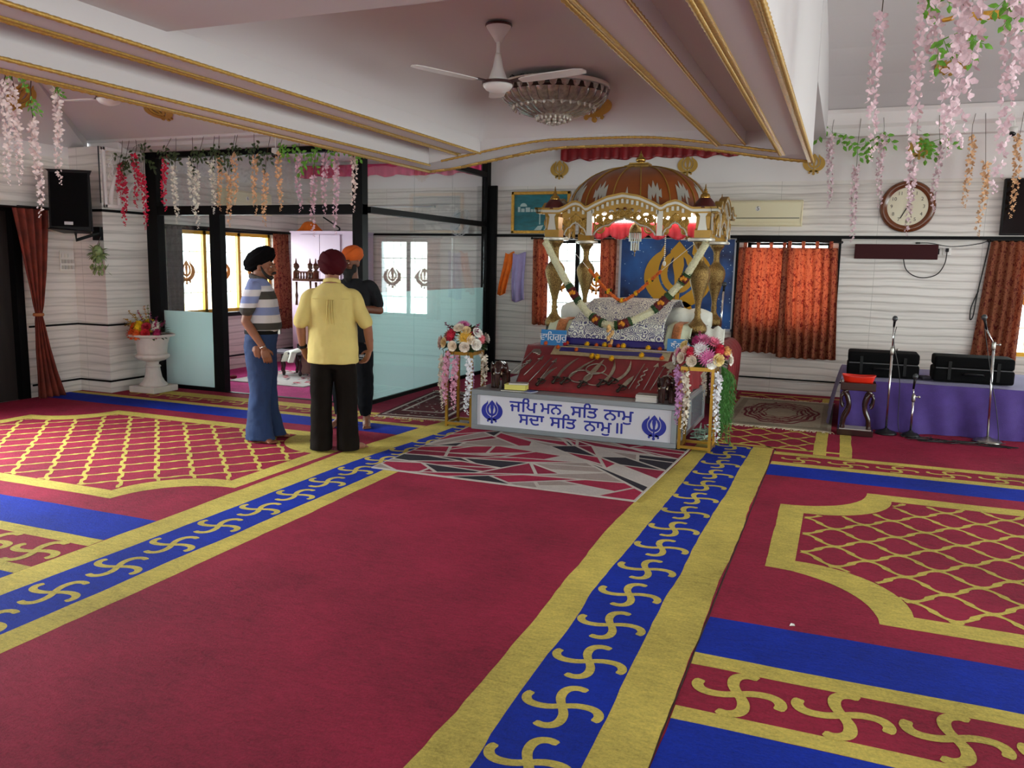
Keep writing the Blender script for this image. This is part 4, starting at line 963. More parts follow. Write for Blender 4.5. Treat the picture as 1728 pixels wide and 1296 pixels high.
def face(nm, L, place):
    """one carved face of the canopy. place(s_m, depth, z) -> world; s_m metres from the left tip, L overall length"""
    k = L/1.96; n = 72
    zz = lambda i: arch_z(i/n)
    mb = MB()      # cornice lip: gilt moulding with a silver fascia
    for d0,d1,up,dn,m in ((-.03,.05,.024,.002,0),(-.022,.045,.002,-.024,1),(-.01,.04,-.024,-.04,0)):
        mb.m = m; rows = []
        vs = []
        for i in range(n+1):
            s = L*i/n
            vs += [place(s,d0,zz(i)+up),place(s,d1,zz(i)+up),place(s,d1,zz(i)+dn),place(s,d0,zz(i)+dn)]
        fs = []
        for i in range(n):
            a = 4*i; b = a+4
            fs += [(a,b,b+1,a+1),(a+1,b+1,b+2,a+2),(a+2,b+2,b+3,a+3),(a+3,b+3,b,a)]
        mb.add(vs, fs)
    mb.m = 1       # dentils
    for i in range(9,64,2):
        s = L*i/n
        if .05 < (i/n) < .95 and zz(i) > 2.30: 
            p = Vector(place(s,.0,zz(i)-.065)); q = Vector(place(s+.026*k,.0,zz(i)-.065)); e = Vector(place(s,.022,zz(i)-.065))
            x = (q-p); y = (e-p); mb.add([p-x/2-Vector((0,0,.02)),p+x/2-Vector((0,0,.02)),p+x/2+Vector((0,0,.024)),p-x/2+Vector((0,0,.024)),p-x/2+y-Vector((0,0,.02)),p+x/2+y-Vector((0,0,.02)),p+x/2+y+Vector((0,0,.024)),p-x/2+y+Vector((0,0,.024))],[(0,1,2,3),(7,6,5,4),(0,4,5,1),(1,5,6,2),(2,6,7,3),(3,7,4,0)])
    c = mb.build('cornice', [OCHRE,SILV], pk)
    mb = MB()      # gilt backing band behind the dentils
    vs = []
    for i in range(10,63): s = L*i/n; vs += [place(s,.025,zz(i)-.038),place(s,.025,max(2.19,zz(i)-.115))]
    mb.add(vs,[(2*i,2*i+1,2*i+3,2*i+2) for i in range(52)]); mb.build('arch_band', OCHRE, c, solid=.008)
    for s in (.302,.697):
        mb = MB(); a = Vector(place(L*s-.03,-.0,2.0)); b = Vector(place(L*s+.03,.03,2.30)); mb.box(min(a.x,b.x),max(a.x,b.x),min(a.y,b.y),max(a.y,b.y),2.0,2.27); mb.build('post', SILV, pk)
    # scalloped fretwork between the posts
    for s0,s1,zt,zc in ((.325,.675,2.30,2.17),(.155,.285,2.22,2.13),(.715,.845,2.22,2.13)):
        edge = []; m_ = 40
        for i in range(m_+1):
            u = i/m_; e = abs(2*u-1); base = 2.0+(zc-2.0)*(1-e)**.62; cus = .016*abs(math.sin(4*PI*u)); edge.append((L*(s0+(s1-s0)*u), base+cus*(1 if e > .08 else 0)+(.02*(1-e/.08) if e < .08 else 0)))
        mb = MB(); mb.tube([place(a,.012,b) for a,b in edge], .010, 6); mb.build('scalloped_edge', SILV, pk, smooth=True)
        # pierced gilt panel behind the scrolls
        top = [(L*(s0+(s1-s0)*i/24), min(arch_z(s0+(s1-s0)*i/24)-.105, zt+.03)) for i in range(25)]
        low = [(a,b) for a,b in edge[::2]]
        def zr(q):
            u = (q/L-s0)/(s1-s0); j = max(0,min(39,int(u*40))); f_ = u*40-j; lo_ = edge[j][1]+(edge[j+1][1]-edge[j][1])*f_; hi_ = min(arch_z(q/L)-.105, zt+.03); return lo_,hi_
        hs = []; w_ = L*(s1-s0); nx = max(3,int(w_/.072))
        for i in range(nx):
            q = L*s0+w_*(i+.5)/nx; lo_,hi_ = zr(q); 
            for r_ in range(3):
                zc_ = hi_-.040-.062*r_
                if zc_-.034 > max(zr(q-.024)[0],zr(q+.024)[0],lo_): hs.append([(q+.025*math.cos(a)*(1+.25*math.sin(a*2+i)), zc_+.022*math.sin(a)) for a in [-2*PI*k/12 for k in range(12)]])
        pn = MB(); pn.prism([(a,b) for a,b in low]+[(a,b) for a,b in reversed(top) if b > zr(a)[0]+.004], lambda a,b:place(a,.024,b), lambda a,b:place(a,.032,b), hs); pn.build('pierced_panel', OCHRE, pk)
        mb = MB(); w_ = L*(s1-s0)
        for sg in (-1,1):
            cx = L*(s0+s1)/2
            for (dx,zc_,r0,turn) in ((.40,2.075,.060,1),(.27,2.135,.05,-1),(.14,2.19,.045,1),(.40,2.17,.04,-1),(.05,2.235,.035,1)):
                if w_ < .4 and r0 > .045: r0 = .035
                sp = []
                for i in range(26):
                    t_ = i/25; rr = r0*(1-.75*t_); a = turn*sg*(t_*3.4*PI)+PI/2; sp.append(place(cx+sg*dx*w_+rr*math.cos(a), .015, min(zc_,zt)-(.0 if w_ > .4 else .03)+rr*math.sin(a)))
                mb.tube(sp, [.0125*(1-.5*i/25) for i in range(26)], 5)
            mb.tube([place(cx+sg*w_*(.5-.5*i/20), .018, 2.02+(zt-.06-2.02)*(i/20)**.7+.02*math.sin(i*.9)) for i in range(21)], .010, 5)
            mb.tube([place(cx+sg*w_*(.5-.48*i/20), .018, 2.10+(zt-.03-2.10)*(i/20)**.55+.018*math.sin(i*1.1+1)) for i in range(21)], .009, 5)
        mb.build('fretwork', OCHRE, pk, smooth=True)
face('front', 1.96, lambda s,d,z:(-3.235+s, YF_+d, z)); face('back', 1.96, lambda s,d,z:(-1.275-s, YBk-d, z))
face('right', 1.55, lambda s,d,z:(-1.29-d, YF_-.06+s, z)); face('left', 1.55, lambda s,d,z:(-3.22+d, YBk+.06-s, z))
MB().box(-3.16,-1.36,8.86,10.14,2.262,2.28).build('canopy_ceiling', WHITE_PL, pk)
for y in (9.98,):
    MB().box(-2.95,-1.6,y,y+.02,2.20,2.26).build('led_strip', LED, pk)
MB().box(-2.9,-1.62,9.3,9.34,2.243,2.258).build('led_strip', LED, pk)
# dome
DX,DY,DZ,DH = .80,.62,2.285,.51
def dome(a, t_, off=0):
    ca,sa = math.cos(a),math.sin(a); e = 2.6; r = (abs(ca)**e+abs(sa)**e)**(-1/e); q = math.cos(t_*PI/2)**.85
    rib = 1+.012*math.cos(16*a)
    return (-2.265+(DX+off)*r*ca*q*rib, 9.5+(DY+off)*r*sa*q*rib, DZ+(DH+off)*math.sin(t_*PI/2)**1.0)
mb = MB(); n = 96; m_ = 20; vs = [dome(2*PI*i/n, j/m_*.94) for j in range(m_+1) for i in range(n)]
mb.add(vs, [(j*n+i, j*n+(i+1)%n, (j+1)*n+(i+1)%n, (j+1)*n+i) for j in range(m_) for i in range(n)]); mb.m = 2
for k in range(16):
    a = 2*PI*(k+.5)/16; mb.tube([dome(a, .02+.9*j/14, .006) for j in range(15)], .007, 5)
mb.m = 1
leaf = [(-.4,0),(-.42,.30),(-.36,.52),(-.2,.40),(-.06,.62),(.04,.42),(.2,.55),(.24,.34),(.38,.40),(.36,.18),(.18,.22),(.2,.02),(.05,.1),(.04,.3),(-.1,.16),(-.2,.26),(-.22,0)]
for k in range(16):
    a = 2*PI*k/16; fl = -1 if math.cos(a) < 0 else 1
    pts = [((a+fl*u*.23),(.04+v*.60)) for u,v in leaf]
    if abs(math.sin(a)) > .93: pts = [(a+u*.15,.06+v*.5) for u,v in ((-.3,0),(0,.5),(.3,0),(.16,0),(0,.28),(-.16,0))]
    mb.prism(pts, lambda u,v:dome(u,v,.004), lambda u,v:dome(u,v,.009))
dm = mb.build('dome', [DOME,SILV,OCHRE], pk, smooth=True); md = dm.modifiers.new('e','EDGE_SPLIT'); md.split_angle = math.radians(40)
mb = MB(); mb.lathe([(.20,2.765),(.215,2.785),(.215,2.80),(.17,2.81),(.15,2.825),(.15,2.835),(.10,2.838)],(-2.265,9.5,0),4,ax=rot('Z',PI/4)); tp = mb.build('top_plinth', OCHRE, pk)
mb = MB(); mb.lathe([(.07,2.834),(.05,2.84),(.03,2.844),(.052,2.855),(.058,2.878),(.046,2.90),(.02,2.91),(.028,2.92),(.015,2.93),(.02,2.938),(.008,2.948),(.004,2.975),(0,2.98)],(-2.265,9.5,0),16); mb.build('finial', BRASS_S, tp, smooth=True)
# frilled cloth hung under the rear of the canopy
PINKC = mat('red_satin', '#c3182f', .5, var=.15, sheen=.3)
mb = MB()
def frill(u,v):
    x = -2.98+1.44*u; sc = .055*abs(math.sin(u*PI*6)); return (x, 10.02+.02*math.sin(u*90)*v, 2.20-(.17+sc-.02)*v)
mb.grid(frill,150,8); tag(mb.build('satin_frill', PINKC, smooth=True, loc=(-2.26,10.02,2.2), solid=.003), 'scalloped red satin frill hanging inside the rear of the canopy', 'cloth')
# small glass lantern in the middle
t = thing('hanging_lantern', 'small brass and glass lantern hanging under the canopy arch', 'lantern', (-2.235,9.25,2.26))
cx,cy = -2.235,9.25
mb = MB(); mb.tube([(cx,cy,2.262),(cx,cy,2.15)],.004,6); mb.build('chain', BRASS_S, t)
mb = MB(); mb.lathe([(0,2.16),(.02,2.155),(.045,2.13),(.065,2.09),(.07,2.06),(.07,2.045)],(cx,cy,0),20); mb.build('cap', BRASS, t, smooth=True)
CRY = mat('cut_glass', '#c8cdc6', .12, .1); mb = MB()
for i in range(18): a = 2*PI*i/18; mb.tube([(cx+.066*math.cos(a),cy+.066*math.sin(a),2.045),(cx+.066*math.cos(a),cy+.066*math.sin(a),1.95)],.005,5)
for i in range(12): a = 2*PI*i/12; mb.tube([(cx+.045*math.cos(a),cy+.045*math.sin(a),1.97),(cx+.045*math.cos(a),cy+.045*math.sin(a),1.85)],.005,5)
mb.build('glass_fringe', CRY, t); mb = MB(); mb.lathe([(.05,1.955),(.055,1.965),(.05,1.975)],(cx,cy,0),16); mb.lathe([(0,1.78),(.006,1.79),(.004,1.83),(.03,1.86),(.035,1.9),(.02,1.94)],(cx,cy,0),12); mb.build('inner_drop', BRASS, t, smooth=True)

# ---------------------------------------------------------------- garlands
FLW = mat('cream_petals', '#dcd9b4', .85, var=.15, vscale=70, bump=.6, bscale=120); FLG = mat('garland_leaf', '#23451c', .7, var=.3, vscale=60); FLR = mat('garland_maroon', '#5c0f17', .8, var=.3, vscale=60); FLO = mat('garland_orange', '#e39a2b', .8, var=.2, vscale=60)
def spline(P, n=12):
    P = [Vector(p) for p in P]; out = []
    for i in range(len(P)-1):
        p0,p1,p2,p3 = P[max(i-1,0)],P[i],P[i+1],P[min(i+2,len(P)-1)]
        for j in range(n): t_ = j/n; out.append(.5*((2*p1)+(p2-p0)*t_+(2*p0-5*p1+4*p2-p3)*t_*t_+(-p0+3*p1-3*p2+p3)*t_**3))
    out.append(P[-1]); return out
G = spline([(-3.125,8.74,1.925),(-2.944,8.73,1.62),(-2.728,8.70,1.31),(-2.517,8.62,1.12),(-2.285,8.56,1.045),(-2.07,8.62,1.105),(-1.861,8.70,1.23),(-1.63,8.73,1.475),(-1.531,8.73,1.62),(-1.363,8.74,1.925)], 14)
t = thing('flower_garland', 'thick cream flower garland hung between the two front vase columns', 'garland', (-2.26,8.7,1.0))
L = len(G); acc = [(int(L*.17),int(L*.24)),(int(L*.325),int(L*.40)),(int(L*.66),int(L*.735)),(int(L*.80),int(L*.875))]; mid = (int(L*.46),int(L*.545))
def fuzzy(mb, pts, r, seed=0):
    n = 14; k = len(pts); rr = random.Random(seed); mb.tube(pts, [r*rr.uniform(.92,1.08) for _ in pts], n)
    for i in range(k*26):
        q = rr.random()*(k-1); a = int(q); p = Vector(pts[a]).lerp(Vector(pts[min(a+1,k-1)]),q-a); d = Vector((rr.gauss(0,1),rr.gauss(0,1),rr.gauss(0,1))).normalized()
        s = r*.28; x = d.orthogonal().normalized(); y = d.cross(x); b = p+d*r*.85; mb.add([b-x*s,b+x*s,b+d*r*.35+y*s],[(0,1,2)])
prev = 0; cuts = sorted(acc+[mid])
for a,b in cuts+[(L-1,L-1)]:
    if a-prev > 1: mb = MB(); fuzzy(mb, G[prev:a+1], .038, prev); mb.build('cream_section', FLW, t, smooth=False)
    prev = b
for a,b in cuts:
    q = (b-a); mb = MB(); mb.m = 0; fuzzy(mb, G[a:a+max(2,q//4)+1], .046, a); fuzzy(mb, G[b-max(2,q//4):b+1], .046, b)
    mb.m = 1; fuzzy(mb, G[a+q//4:b-q//4+1], .046, a+1)
    mb.m = 2
    c_ = G[(a+b)//2]
    for j in range(3): puff(mb, Vector(c_)+Vector((.02*(j-1),-.04,.012*(1-abs(j-1)))), .026, j, 1, 24)
    mb.build('leaf_and_rose_section', [FLG,FLR,FLO], t)
mb = MB(); r = random.Random(4)
for i in range(12): z = 1.03-.019*i; puff(mb, (-2.285+r.uniform(-.028,.028), 8.505+r.uniform(-.01,.01), z), .030-.0008*i, i, 1, 22)
mb.build('tassel', mat('cream_orange_petals','#e3b978',.8,var=.3,vscale=40), t)
def beads(name, label, P, r, n, m, yel, tassel=None):
    t = thing(name, label, 'garland', P[len(P)//2]); S = spline(P, 40); tot = [0]
    for a,b in zip(S,S[1:]): tot.append(tot[-1]+(b-a).length)
    mb = MB(); j = 0
    for i in range(n):
        d = tot[-1]*i/(n-1)
        while j < len(S)-2 and tot[j+1] < d: j += 1
        mb.ball(S[j], r*(1+.12*math.sin(i*1.9)), 9, 7)
    if tassel:
        for i in range(9): mb.ball(Vector(S[len(S)//2])+Vector((.006*math.sin(i*2),0,-.022*(i+1))), r, 8, 6)
    mb.build('orange_bead_string', m, t, smooth=True); mb = MB()
    for f in yel: mb = MB(); puff(mb, S[int(f*(len(S)-1))], .034, int(f*99), 1, 40); mb.build('marigold_bloom', MY, t)
    if tassel: mb = MB(); puff(mb, Vector(S[len(S)//2])+Vector((0,0,-.225)), .034, 5, 1, 40); mb.build('marigold_bloom', MY, t)
    mb = MB()
    for f in yel:
        c_ = S[int(f*(len(S)-1))]
        for s_ in (-1,1): mb.ball(Vector(c_)+Vector((s_*.03,0,.012*s_)), (.014,.014,.02), 6, 5)
    mb.build('green_leaf', FLG, t)
beads('marigold_garland', 'orange marigold garland looping under the canopy', [(-2.741,9.2,1.622),(-2.63,9.2,1.50),(-2.507,9.2,1.382),(-2.354,9.2,1.286),(-2.182,9.2,1.378),(-2.04,9.2,1.51),(-1.919,9.2,1.625)], .019, 46, MO, (.14,.33,.5,.66,.84), True)
for P,lab in (([(-2.741,9.2,1.622),(-2.95,8.95,1.92)],'thin white cord tying the orange garland to the left'),([(-1.919,9.2,1.625),(-1.50,8.95,1.94)],'thin white cord tying the orange garland to the right')):
    mb = MB(); mb.tube(P,.003,5); tag(mb.build('garland_cord', WHITE_PL, loc=P[0]), lab, 'cord')
mb = MB(); S = [(-1.89,9.24,2.26-.022*i) for i in range(24)]
for p in S: mb.ball(p,.0085,6,5)
mb.ball((-1.89,9.24,1.71),(.02,.02,.03),8,6); tag(mb.build('bead_string', mat('white_beads','#e8e6da',.4), smooth=True, loc=(-1.89,9.24,2.26)), 'string of white beads hanging in front of the blue poster', 'beads')
# ---------------------------------------------------------------- on the back wall
PST = None
def poster_mat():
    m = bpy.data.materials.new('starry_print'); m.use_nodes = True; g = N(m); p = g.n['Principled BSDF']
    tc = g.add('ShaderNodeTexCoord'); nz = g.add('ShaderNodeTexNoise', ins={'Scale':1.6,'Detail':4}); g.link(tc.outputs['Object'], nz.inputs['Vector'])
    rp = g.add('ShaderNodeValToRGB'); e = rp.color_ramp.elements; e[0].position = .35; e[0].color = lin('#0a1440'); e[1].position = .72; e[1].color = lin('#2f6fc0'); g.link(nz.outputs['Fac'], rp.inputs[0])
    vo = g.add('ShaderNodeTexVoronoi', ins={'Scale':17}); g.link(tc.outputs['Object'], vo.inputs['Vector'])
    lt = g.add('ShaderNodeMath', operation='LESS_THAN'); lt.inputs[1].default_value = .11; g.link(vo.outputs['Distance'], lt.inputs[0])
    mx = g.add('ShaderNodeMix', data_type='RGBA'); g.link(lt.outputs[0], mx.inputs['Factor']); g.link(rp.outputs[0], mx.inputs['A']); mx.inputs['B'].default_value = lin('#b9d2ea'); g.link(mx.outputs['Result'], p.inputs['Base Color']); p.inputs['Roughness'].default_value = .5
    return m
t = thing('emblem_poster', 'blue starry poster with a big golden emblem behind the canopy', 'poster', (-2.215,11.62,.82))
MB().box(-3.0,-1.43,11.635,11.668,.84,2.06).build('printed_sheet', poster_mat(), t)
mb = MB()
for a,b,c,d in ((-3.03,-3.0,.81,2.07),(-1.43,-1.40,.81,2.07),(-3.03,-1.40,.81,.84)): mb.box(a,b,11.625,11.669,c,d)
mb.build('frame', mat('pale_frame','#b9bcc6',.4), t)
mb = MB(); add_khanda(mb, 1.06, lambda a,b:(-2.18+a*.93,11.634,1.50+b), lambda a,b:(-2.18+a*.93,11.628,1.50+b)); mb.build('emblem', mat('golden_print','#c8910f',.5), t)
t = thing('framed_picture', 'gold-framed teal picture of white buildings over water, beside the partition', 'picture', (-4.245,11.63,2.1))
mb = MB(); x0,x1,z0,z1 = -4.71,-3.79,2.125,2.735; fw = .045
mb.box(x0,x1,11.62,11.668,z0,z0+fw); mb.box(x0,x1,11.62,11.668,z1-fw,z1); mb.box(x0,x0+fw,11.62,11.668,z0,z1); mb.box(x1-fw,x1,11.62,11.668,z0,z1); mb.build('frame', GOLD_P, t, bevel=.006)
mb = MB(); mb.m = 0; mb.box(x0+fw,x1-fw,11.645,11.66,z0+fw,z1-fw); r = random.Random(21); mb.m = 1
xx = x0+.10
while xx < x1-.12:
    w_ = r.uniform(.03,.08); h = r.uniform(.04,.09); mb.box(xx,xx+w_,11.6435,11.645,2.44,2.44+h); xx += w_+r.uniform(.004,.02)
mb.prism([(-4.52+.055*math.cos(a),2.52+.05*math.sin(a)) for a in [PI*i/10 for i in range(11)]], lambda a,b:(a,11.6445,b), lambda a,b:(a,11.643,b))
mb.box(-4.27,-4.25,11.6435,11.645,2.26,2.42); mb.prism([(-4.35,2.175),(-4.24,2.175),(-4.20,2.25),(-4.29,2.235)], lambda a,b:(a,11.6445,b), lambda a,b:(a,11.643,b)); mb.prism([(-4.20,2.175),(-4.08,2.175),(-4.02,2.28),(-4.14,2.25)], lambda a,b:(a,11.6445,b), lambda a,b:(a,11.643,b))
mb.build('painting', [mat('teal_print','#1c6f78',.35,var=.3,vscale=5,stretch=(1,1,4)), mat('pale_print','#b7cfcb',.4)], t)
# air conditioners
def aircon(label, loc, rz, num):
    t = thing('air_conditioner', label, 'air conditioner', (0,0,0)); L = .95
    mb = MB(); pr = [(-.20,.0),(-.195,.05),(-.20,.10),(-.20,.30),(-.17,.325),(0,.325),(0,0),(-.15,0)]
    mb.prism(pr, lambda a,b:(-L/2,a,b), lambda a,b:(L/2,a,b)); c = mb.build('casing', CREAM_PL, t, bevel=.008)
    mb = MB(); mb.box(-L/2+.02,L/2-.02,-.206,-.199,.085,.10); mb.build('air_outlet', mat('grey_slot','#8d8873',.5), c); mb = MB(); mb.box(-L/2+.02,L/2-.02,-.215,-.15,.008,.028); mb.build('louver', CREAM_PL, c)
    mb = MB(); mb.m = 0; mb.prism(circ(-.07,.215,.032,20), lambda a,b:(a,-.2003,b), lambda a,b:(a,-.203,b)); mb.build('number_disc', WHITE_PL, c)
    mb = MB(); put_text(mb, num, .075, lambda a,b:(a-.07,-.2035,b+.215)); mb.build('number', BLACK_PL, c)
    t.location = loc; t.rotation_euler = (0,0,rz); return t
aircon('cream air conditioner numbered 5 on the back wall', (-1.07,11.668,2.24), 0, '5')
aircon('cream air conditioner numbered 6 high on the glass room wall', (-8.578,10.25,2.35), PI/2, '6')
# clock
t = thing('wall_clock', 'round white wall clock with a brown wooden rim', 'clock', (.655,11.64,2.48)); cx,cz = .655,2.48
A = rot('X',PI/2); mb = MB(); mb.lathe([(.235,.0),(.315,.0),(.322,.03),(.30,.06),(.27,.065),(.245,.045),(.235,.04)],(cx,11.668,cz),48,ax=A,cap=False); mb.build('rim', mat('brown_rim','#6e3a1b',.25,coat=.4), t, smooth=True)
MB().lathe([(.24,.035),(.24,.0)],(cx,11.668,cz),40,ax=A).build('dial', mat('ivory_dial','#e6dfc4',.5), t)
mb = MB()
for k in range(1,13):
    a = PI/2-k*PI/6; put_text(mb, str(k), .062, lambda u,v,a=a:(cx+.185*math.cos(a)+u, 11.6315, cz+.185*math.sin(a)+v))
mb.build('numerals', mat('dark_numerals','#2b2725',.5), t)
for nm,ang,L,w_ in (('hour_hand',PI/2-2*PI*(12.58/12),.10,.016),('minute_hand',PI/2-2*PI*(34.5/60),.165,.011)):
    mb = MB(); d = Vector((math.cos(ang),0,math.sin(ang))); mb.bar(Vector((cx,11.628,cz))-d*.03, Vector((cx,11.628,cz))+d*L, w_*.4, w_); mb.build(nm, BLACK_PL, t)
# dark red lamp box, TV, sockets
t = thing('notice_box', 'long dark maroon box mounted on the back wall below the clock', 'box', (.56,11.60,1.82))
q = MB().box(.08,1.04,11.57,11.668,1.825,2.01).build('case', mat('dark_maroon_enamel','#3a0d12',.6,spec=.2), t, bevel=.006); MB().box(1.041,1.055,11.58,11.66,1.89,1.96).build('end_plug', BLACK_PL, t)
t = thing('wall_socket', 'white wall socket with a black plug beside the maroon box', 'socket', (1.14,11.65,1.93)); MB().box(1.10,1.19,11.655,11.669,1.885,1.97).build('plate', WHITE_PL, t, bevel=.004); MB().cbox((1.145,11.635,1.945),(.032,.045,.045),None,.008).build('plug', BLACK_PL, t)
mb = MB(); mb.tube(spline([(1.145,11.64,1.935),(1.13,11.64,1.78),(1.06,11.645,1.65),(.93,11.65,1.60),(.80,11.65,1.62),(.70,11.645,1.70),(.66,11.64,1.826)],10),.006,6); tag(mb.build('power_cable', PIPE, smooth=True, loc=(1.0,11.65,1.6)), 'black cable drooping from the maroon box to the socket', 'cable')
mb = MB(); mb.tube(spline([(.82,11.655,2.03),(.95,11.655,2.03),(1.2,11.655,1.99),(1.5,11.655,2.03),(1.62,11.65,2.09)],10),.005,6); mb.cbox((.81,11.655,2.03),(.05,.02,.02)); tag(mb.build('power_cable', PIPE, smooth=True, loc=(1.2,11.655,2.0)), 'thin black cable with a loose plug above the maroon box', 'cable')
mb = MB(); mb.tube(spline([(1.60,11.645,2.08),(1.57,11.645,1.8),(1.52,11.645,1.4),(1.50,11.645,1.15),(1.47,11.645,1.10),(1.47,11.645,1.25),(1.53,11.645,1.45)],10),.007,6); tag(mb.build('power_cable', PIPE, smooth=True, loc=(1.5,11.645,1.1)), 'black cables running down beside the right-hand curtain', 'cable')
t = thing('television', 'black flat television at the right end of the back wall', 'television', (2.3,11.6,2.1)); MB().box(1.69,2.95,11.58,11.665,2.13,2.80).build('housing', BLACK_PL, t, bevel=.008); MB().box(1.71,2.93,11.577,11.58,2.15,2.78).build('screen', mat('dark_screen','#050506',.08), t)
# cloths on the wall
def hung(label, m, x0,x1,z0,z1, seed):
    mb = MB(); mb.grid(lambda u,v:(x0+(x1-x0)*u+(.03 if seed == 1 else 0)*(1-v)*0-.11*v*(seed == 1)+.01*math.sin(v*4+seed), 11.635-.018*math.sin(u*11+seed+v*2)*(.4+v), z1+(z0-z1)*v-.02*math.sin(u*5)), 26, 20)
    tag(mb.build('hanging_cloth', m, smooth=True, loc=((x0+x1)/2,11.635,z0), solid=.006), label, 'cloth')
hung('orange cloth hanging on the wall beside the partition frame', mat('saffron_cloth','#dd6a0c',.8,var=.15,vscale=9), -4.80,-4.66,1.21,1.84,1); hung('lilac cloth hanging on the wall beside the orange cloth', mat('lilac_cloth','#9f90bd',.8,var=.08,vscale=9), -4.68,-4.47,1.12,1.835,2)
# wall emblems of gold sheet
def emblem(label, size, fn0, fn1, loc):
    mb = MB(); add_khanda(mb, size, fn0, fn1); tag(mb.build('wall_emblem', GOLD_FLAT, loc=loc), label, 'emblem', 'gold wall emblems')
for x,z,lab in ((-3.98,3.04,'gold sheet emblem on the white band left of the canopy dome'),(-2.126,3.05,'gold sheet emblem on the white band right of the canopy finial'),(-.49,3.03,'gold sheet emblem half hidden by the corner of the ceiling beam'),(.738,3.19,'gold sheet emblem behind the green leaves above the clock')):
    emblem(lab, .27, lambda a,b,x=x,z=z:(x+a*1.05,YB-.001,z+b), lambda a,b,x=x,z=z:(x+a*1.05,YB-.012,z+b), (x,YB-.006,z))
def vz(x,y): return vault((x-LPL1+.01)/(LPR1-LPL1+.02),(y-YP+.02)/(YE0-YP+.03))[2]
emblem('gold emblem on the vault, half behind the glass chandelier', .42, lambda a,b:(-2.25+a,7.40-b*.80,vz(-2.2,7.40-b*.80)-.004), lambda a,b:(-2.25+a,7.40-b*.80-.008,vz(-2.2,7.40-b*.80)-.014), (-2.2,7.4,3.05))
sl = lambda y: 3.08+(7.75-y)/1.45*.67
for x,y,lab in ((-7.20,7.32,'gold emblem on the left bay slope, cut off by the beam edge'),(-8.62,6.6,'gold emblem on the left bay slope behind the pale hanging flowers')):
    if x < -8: emblem(lab,.34,lambda a,b:(-8.8+.7*((3.36+b*.8)-2.96)/.79+.012,6.6+a,3.36+b*.8),lambda a,b:(-8.8+.7*((3.36+b*.8)-2.96)/.79+.024,6.6+a,3.36+b*.8-.004),(-8.45,6.6,3.36))
    else: emblem(lab,.34,lambda a,b:(x+a,y-b*.9-.006,sl(y-b*.9)-.008),lambda a,b:(x+a,y-b*.9-.014,sl(y-b*.9)-.016),(x,y,3.3))
rz_ = lambda y: 3.66+(11.45-y)*.44
emblem('gold emblem on the right bay ceiling behind the pink hanging flowers', .36, lambda a,b:(.93+a,10.72-b*.8,rz_(10.72-b*.8)-.03), lambda a,b:(.93+a,10.72-b*.8-.01,rz_(10.72-b*.8)-.045), (.93,10.72,3.95))
# satin frills near the top of the back wall
def frill_wall(label, x0,x1,z0,z1,m):
    mb = MB(); mb.grid(lambda u,v:(x0+(x1-x0)*u, 11.63-.022*(1+math.sin(u*(x1-x0)*42+.8*math.sin(u*19)))*(.25+.75*v), z1+(z0-z1)*v-.02*math.sin(u*PI*9)**2*v-.012*math.sin(u*40)*v), 220, 6)
    tag(mb.build('satin_frill', m, smooth=True, loc=((x0+x1)/2,11.62,z0), solid=.003), label, 'cloth')
frill_wall('long gathered red satin frill high behind the canopy finial', -3.95,-1.45,3.17,3.36, mat('deep_red_satin','#8a0a15',.45,var=.15)); frill_wall('long gathered pink satin frill high inside the glass room', -8.5,-5.2,3.02,3.20, mat('pink_satin','#e0447a',.5,var=.12))

# ---------------------------------------------------------------- curtains
def curtain_mat(name, tr):
    m = bpy.data.materials.new(name); m.use_nodes = True; g = N(m); p = g.n['Principled BSDF']
    tc = g.add('ShaderNodeTexCoord'); mp = g.add('ShaderNodeMapping'); mp.inputs['Scale'].default_value = (1,1,.8); g.link(tc.outputs['Object'], mp.inputs[0])
    nz = g.add('ShaderNodeTexNoise', ins={'Scale':21,'Detail':3,'Distortion':1.8}); g.link(mp.outputs[0], nz.inputs['Vector'])
    rp = g.add('ShaderNodeValToRGB'); e = rp.color_ramp.elements; e[0].position = .40; e[0].color = lin('#6e1f1b'); e[1].position = .47; e[1].color = lin('#9c5a3c'); x = e.new(.62); x.color = lin('#a66544'); x = e.new(.66); x.color = lin('#8c2e26')
    g.link(nz.outputs['Fac'], rp.inputs[0]); g.link(rp.outputs[0], p.inputs['Base Color']); p.inputs['Roughness'].default_value = .8
    t = g.add('ShaderNodeBsdfTranslucent'); hs = g.add('ShaderNodeHueSaturation', ins={'Saturation':.88,'Value':1.35}); g.link(rp.outputs[0], hs.inputs['Color']); g.link(hs.outputs[0], t.inputs[0])
    mx = g.add('ShaderNodeMixShader', ins={0:tr}); g.link(p.outputs[0], mx.inputs[1]); g.link(t.outputs[0], mx.inputs[2]); g.link(mx.outputs[0], g.n['Material Output'].inputs[0])
    return m
CUR = curtain_mat('rust_floral_cloth', .45); ROD = mat('dark_rod', '#1c1512', .4, .5)
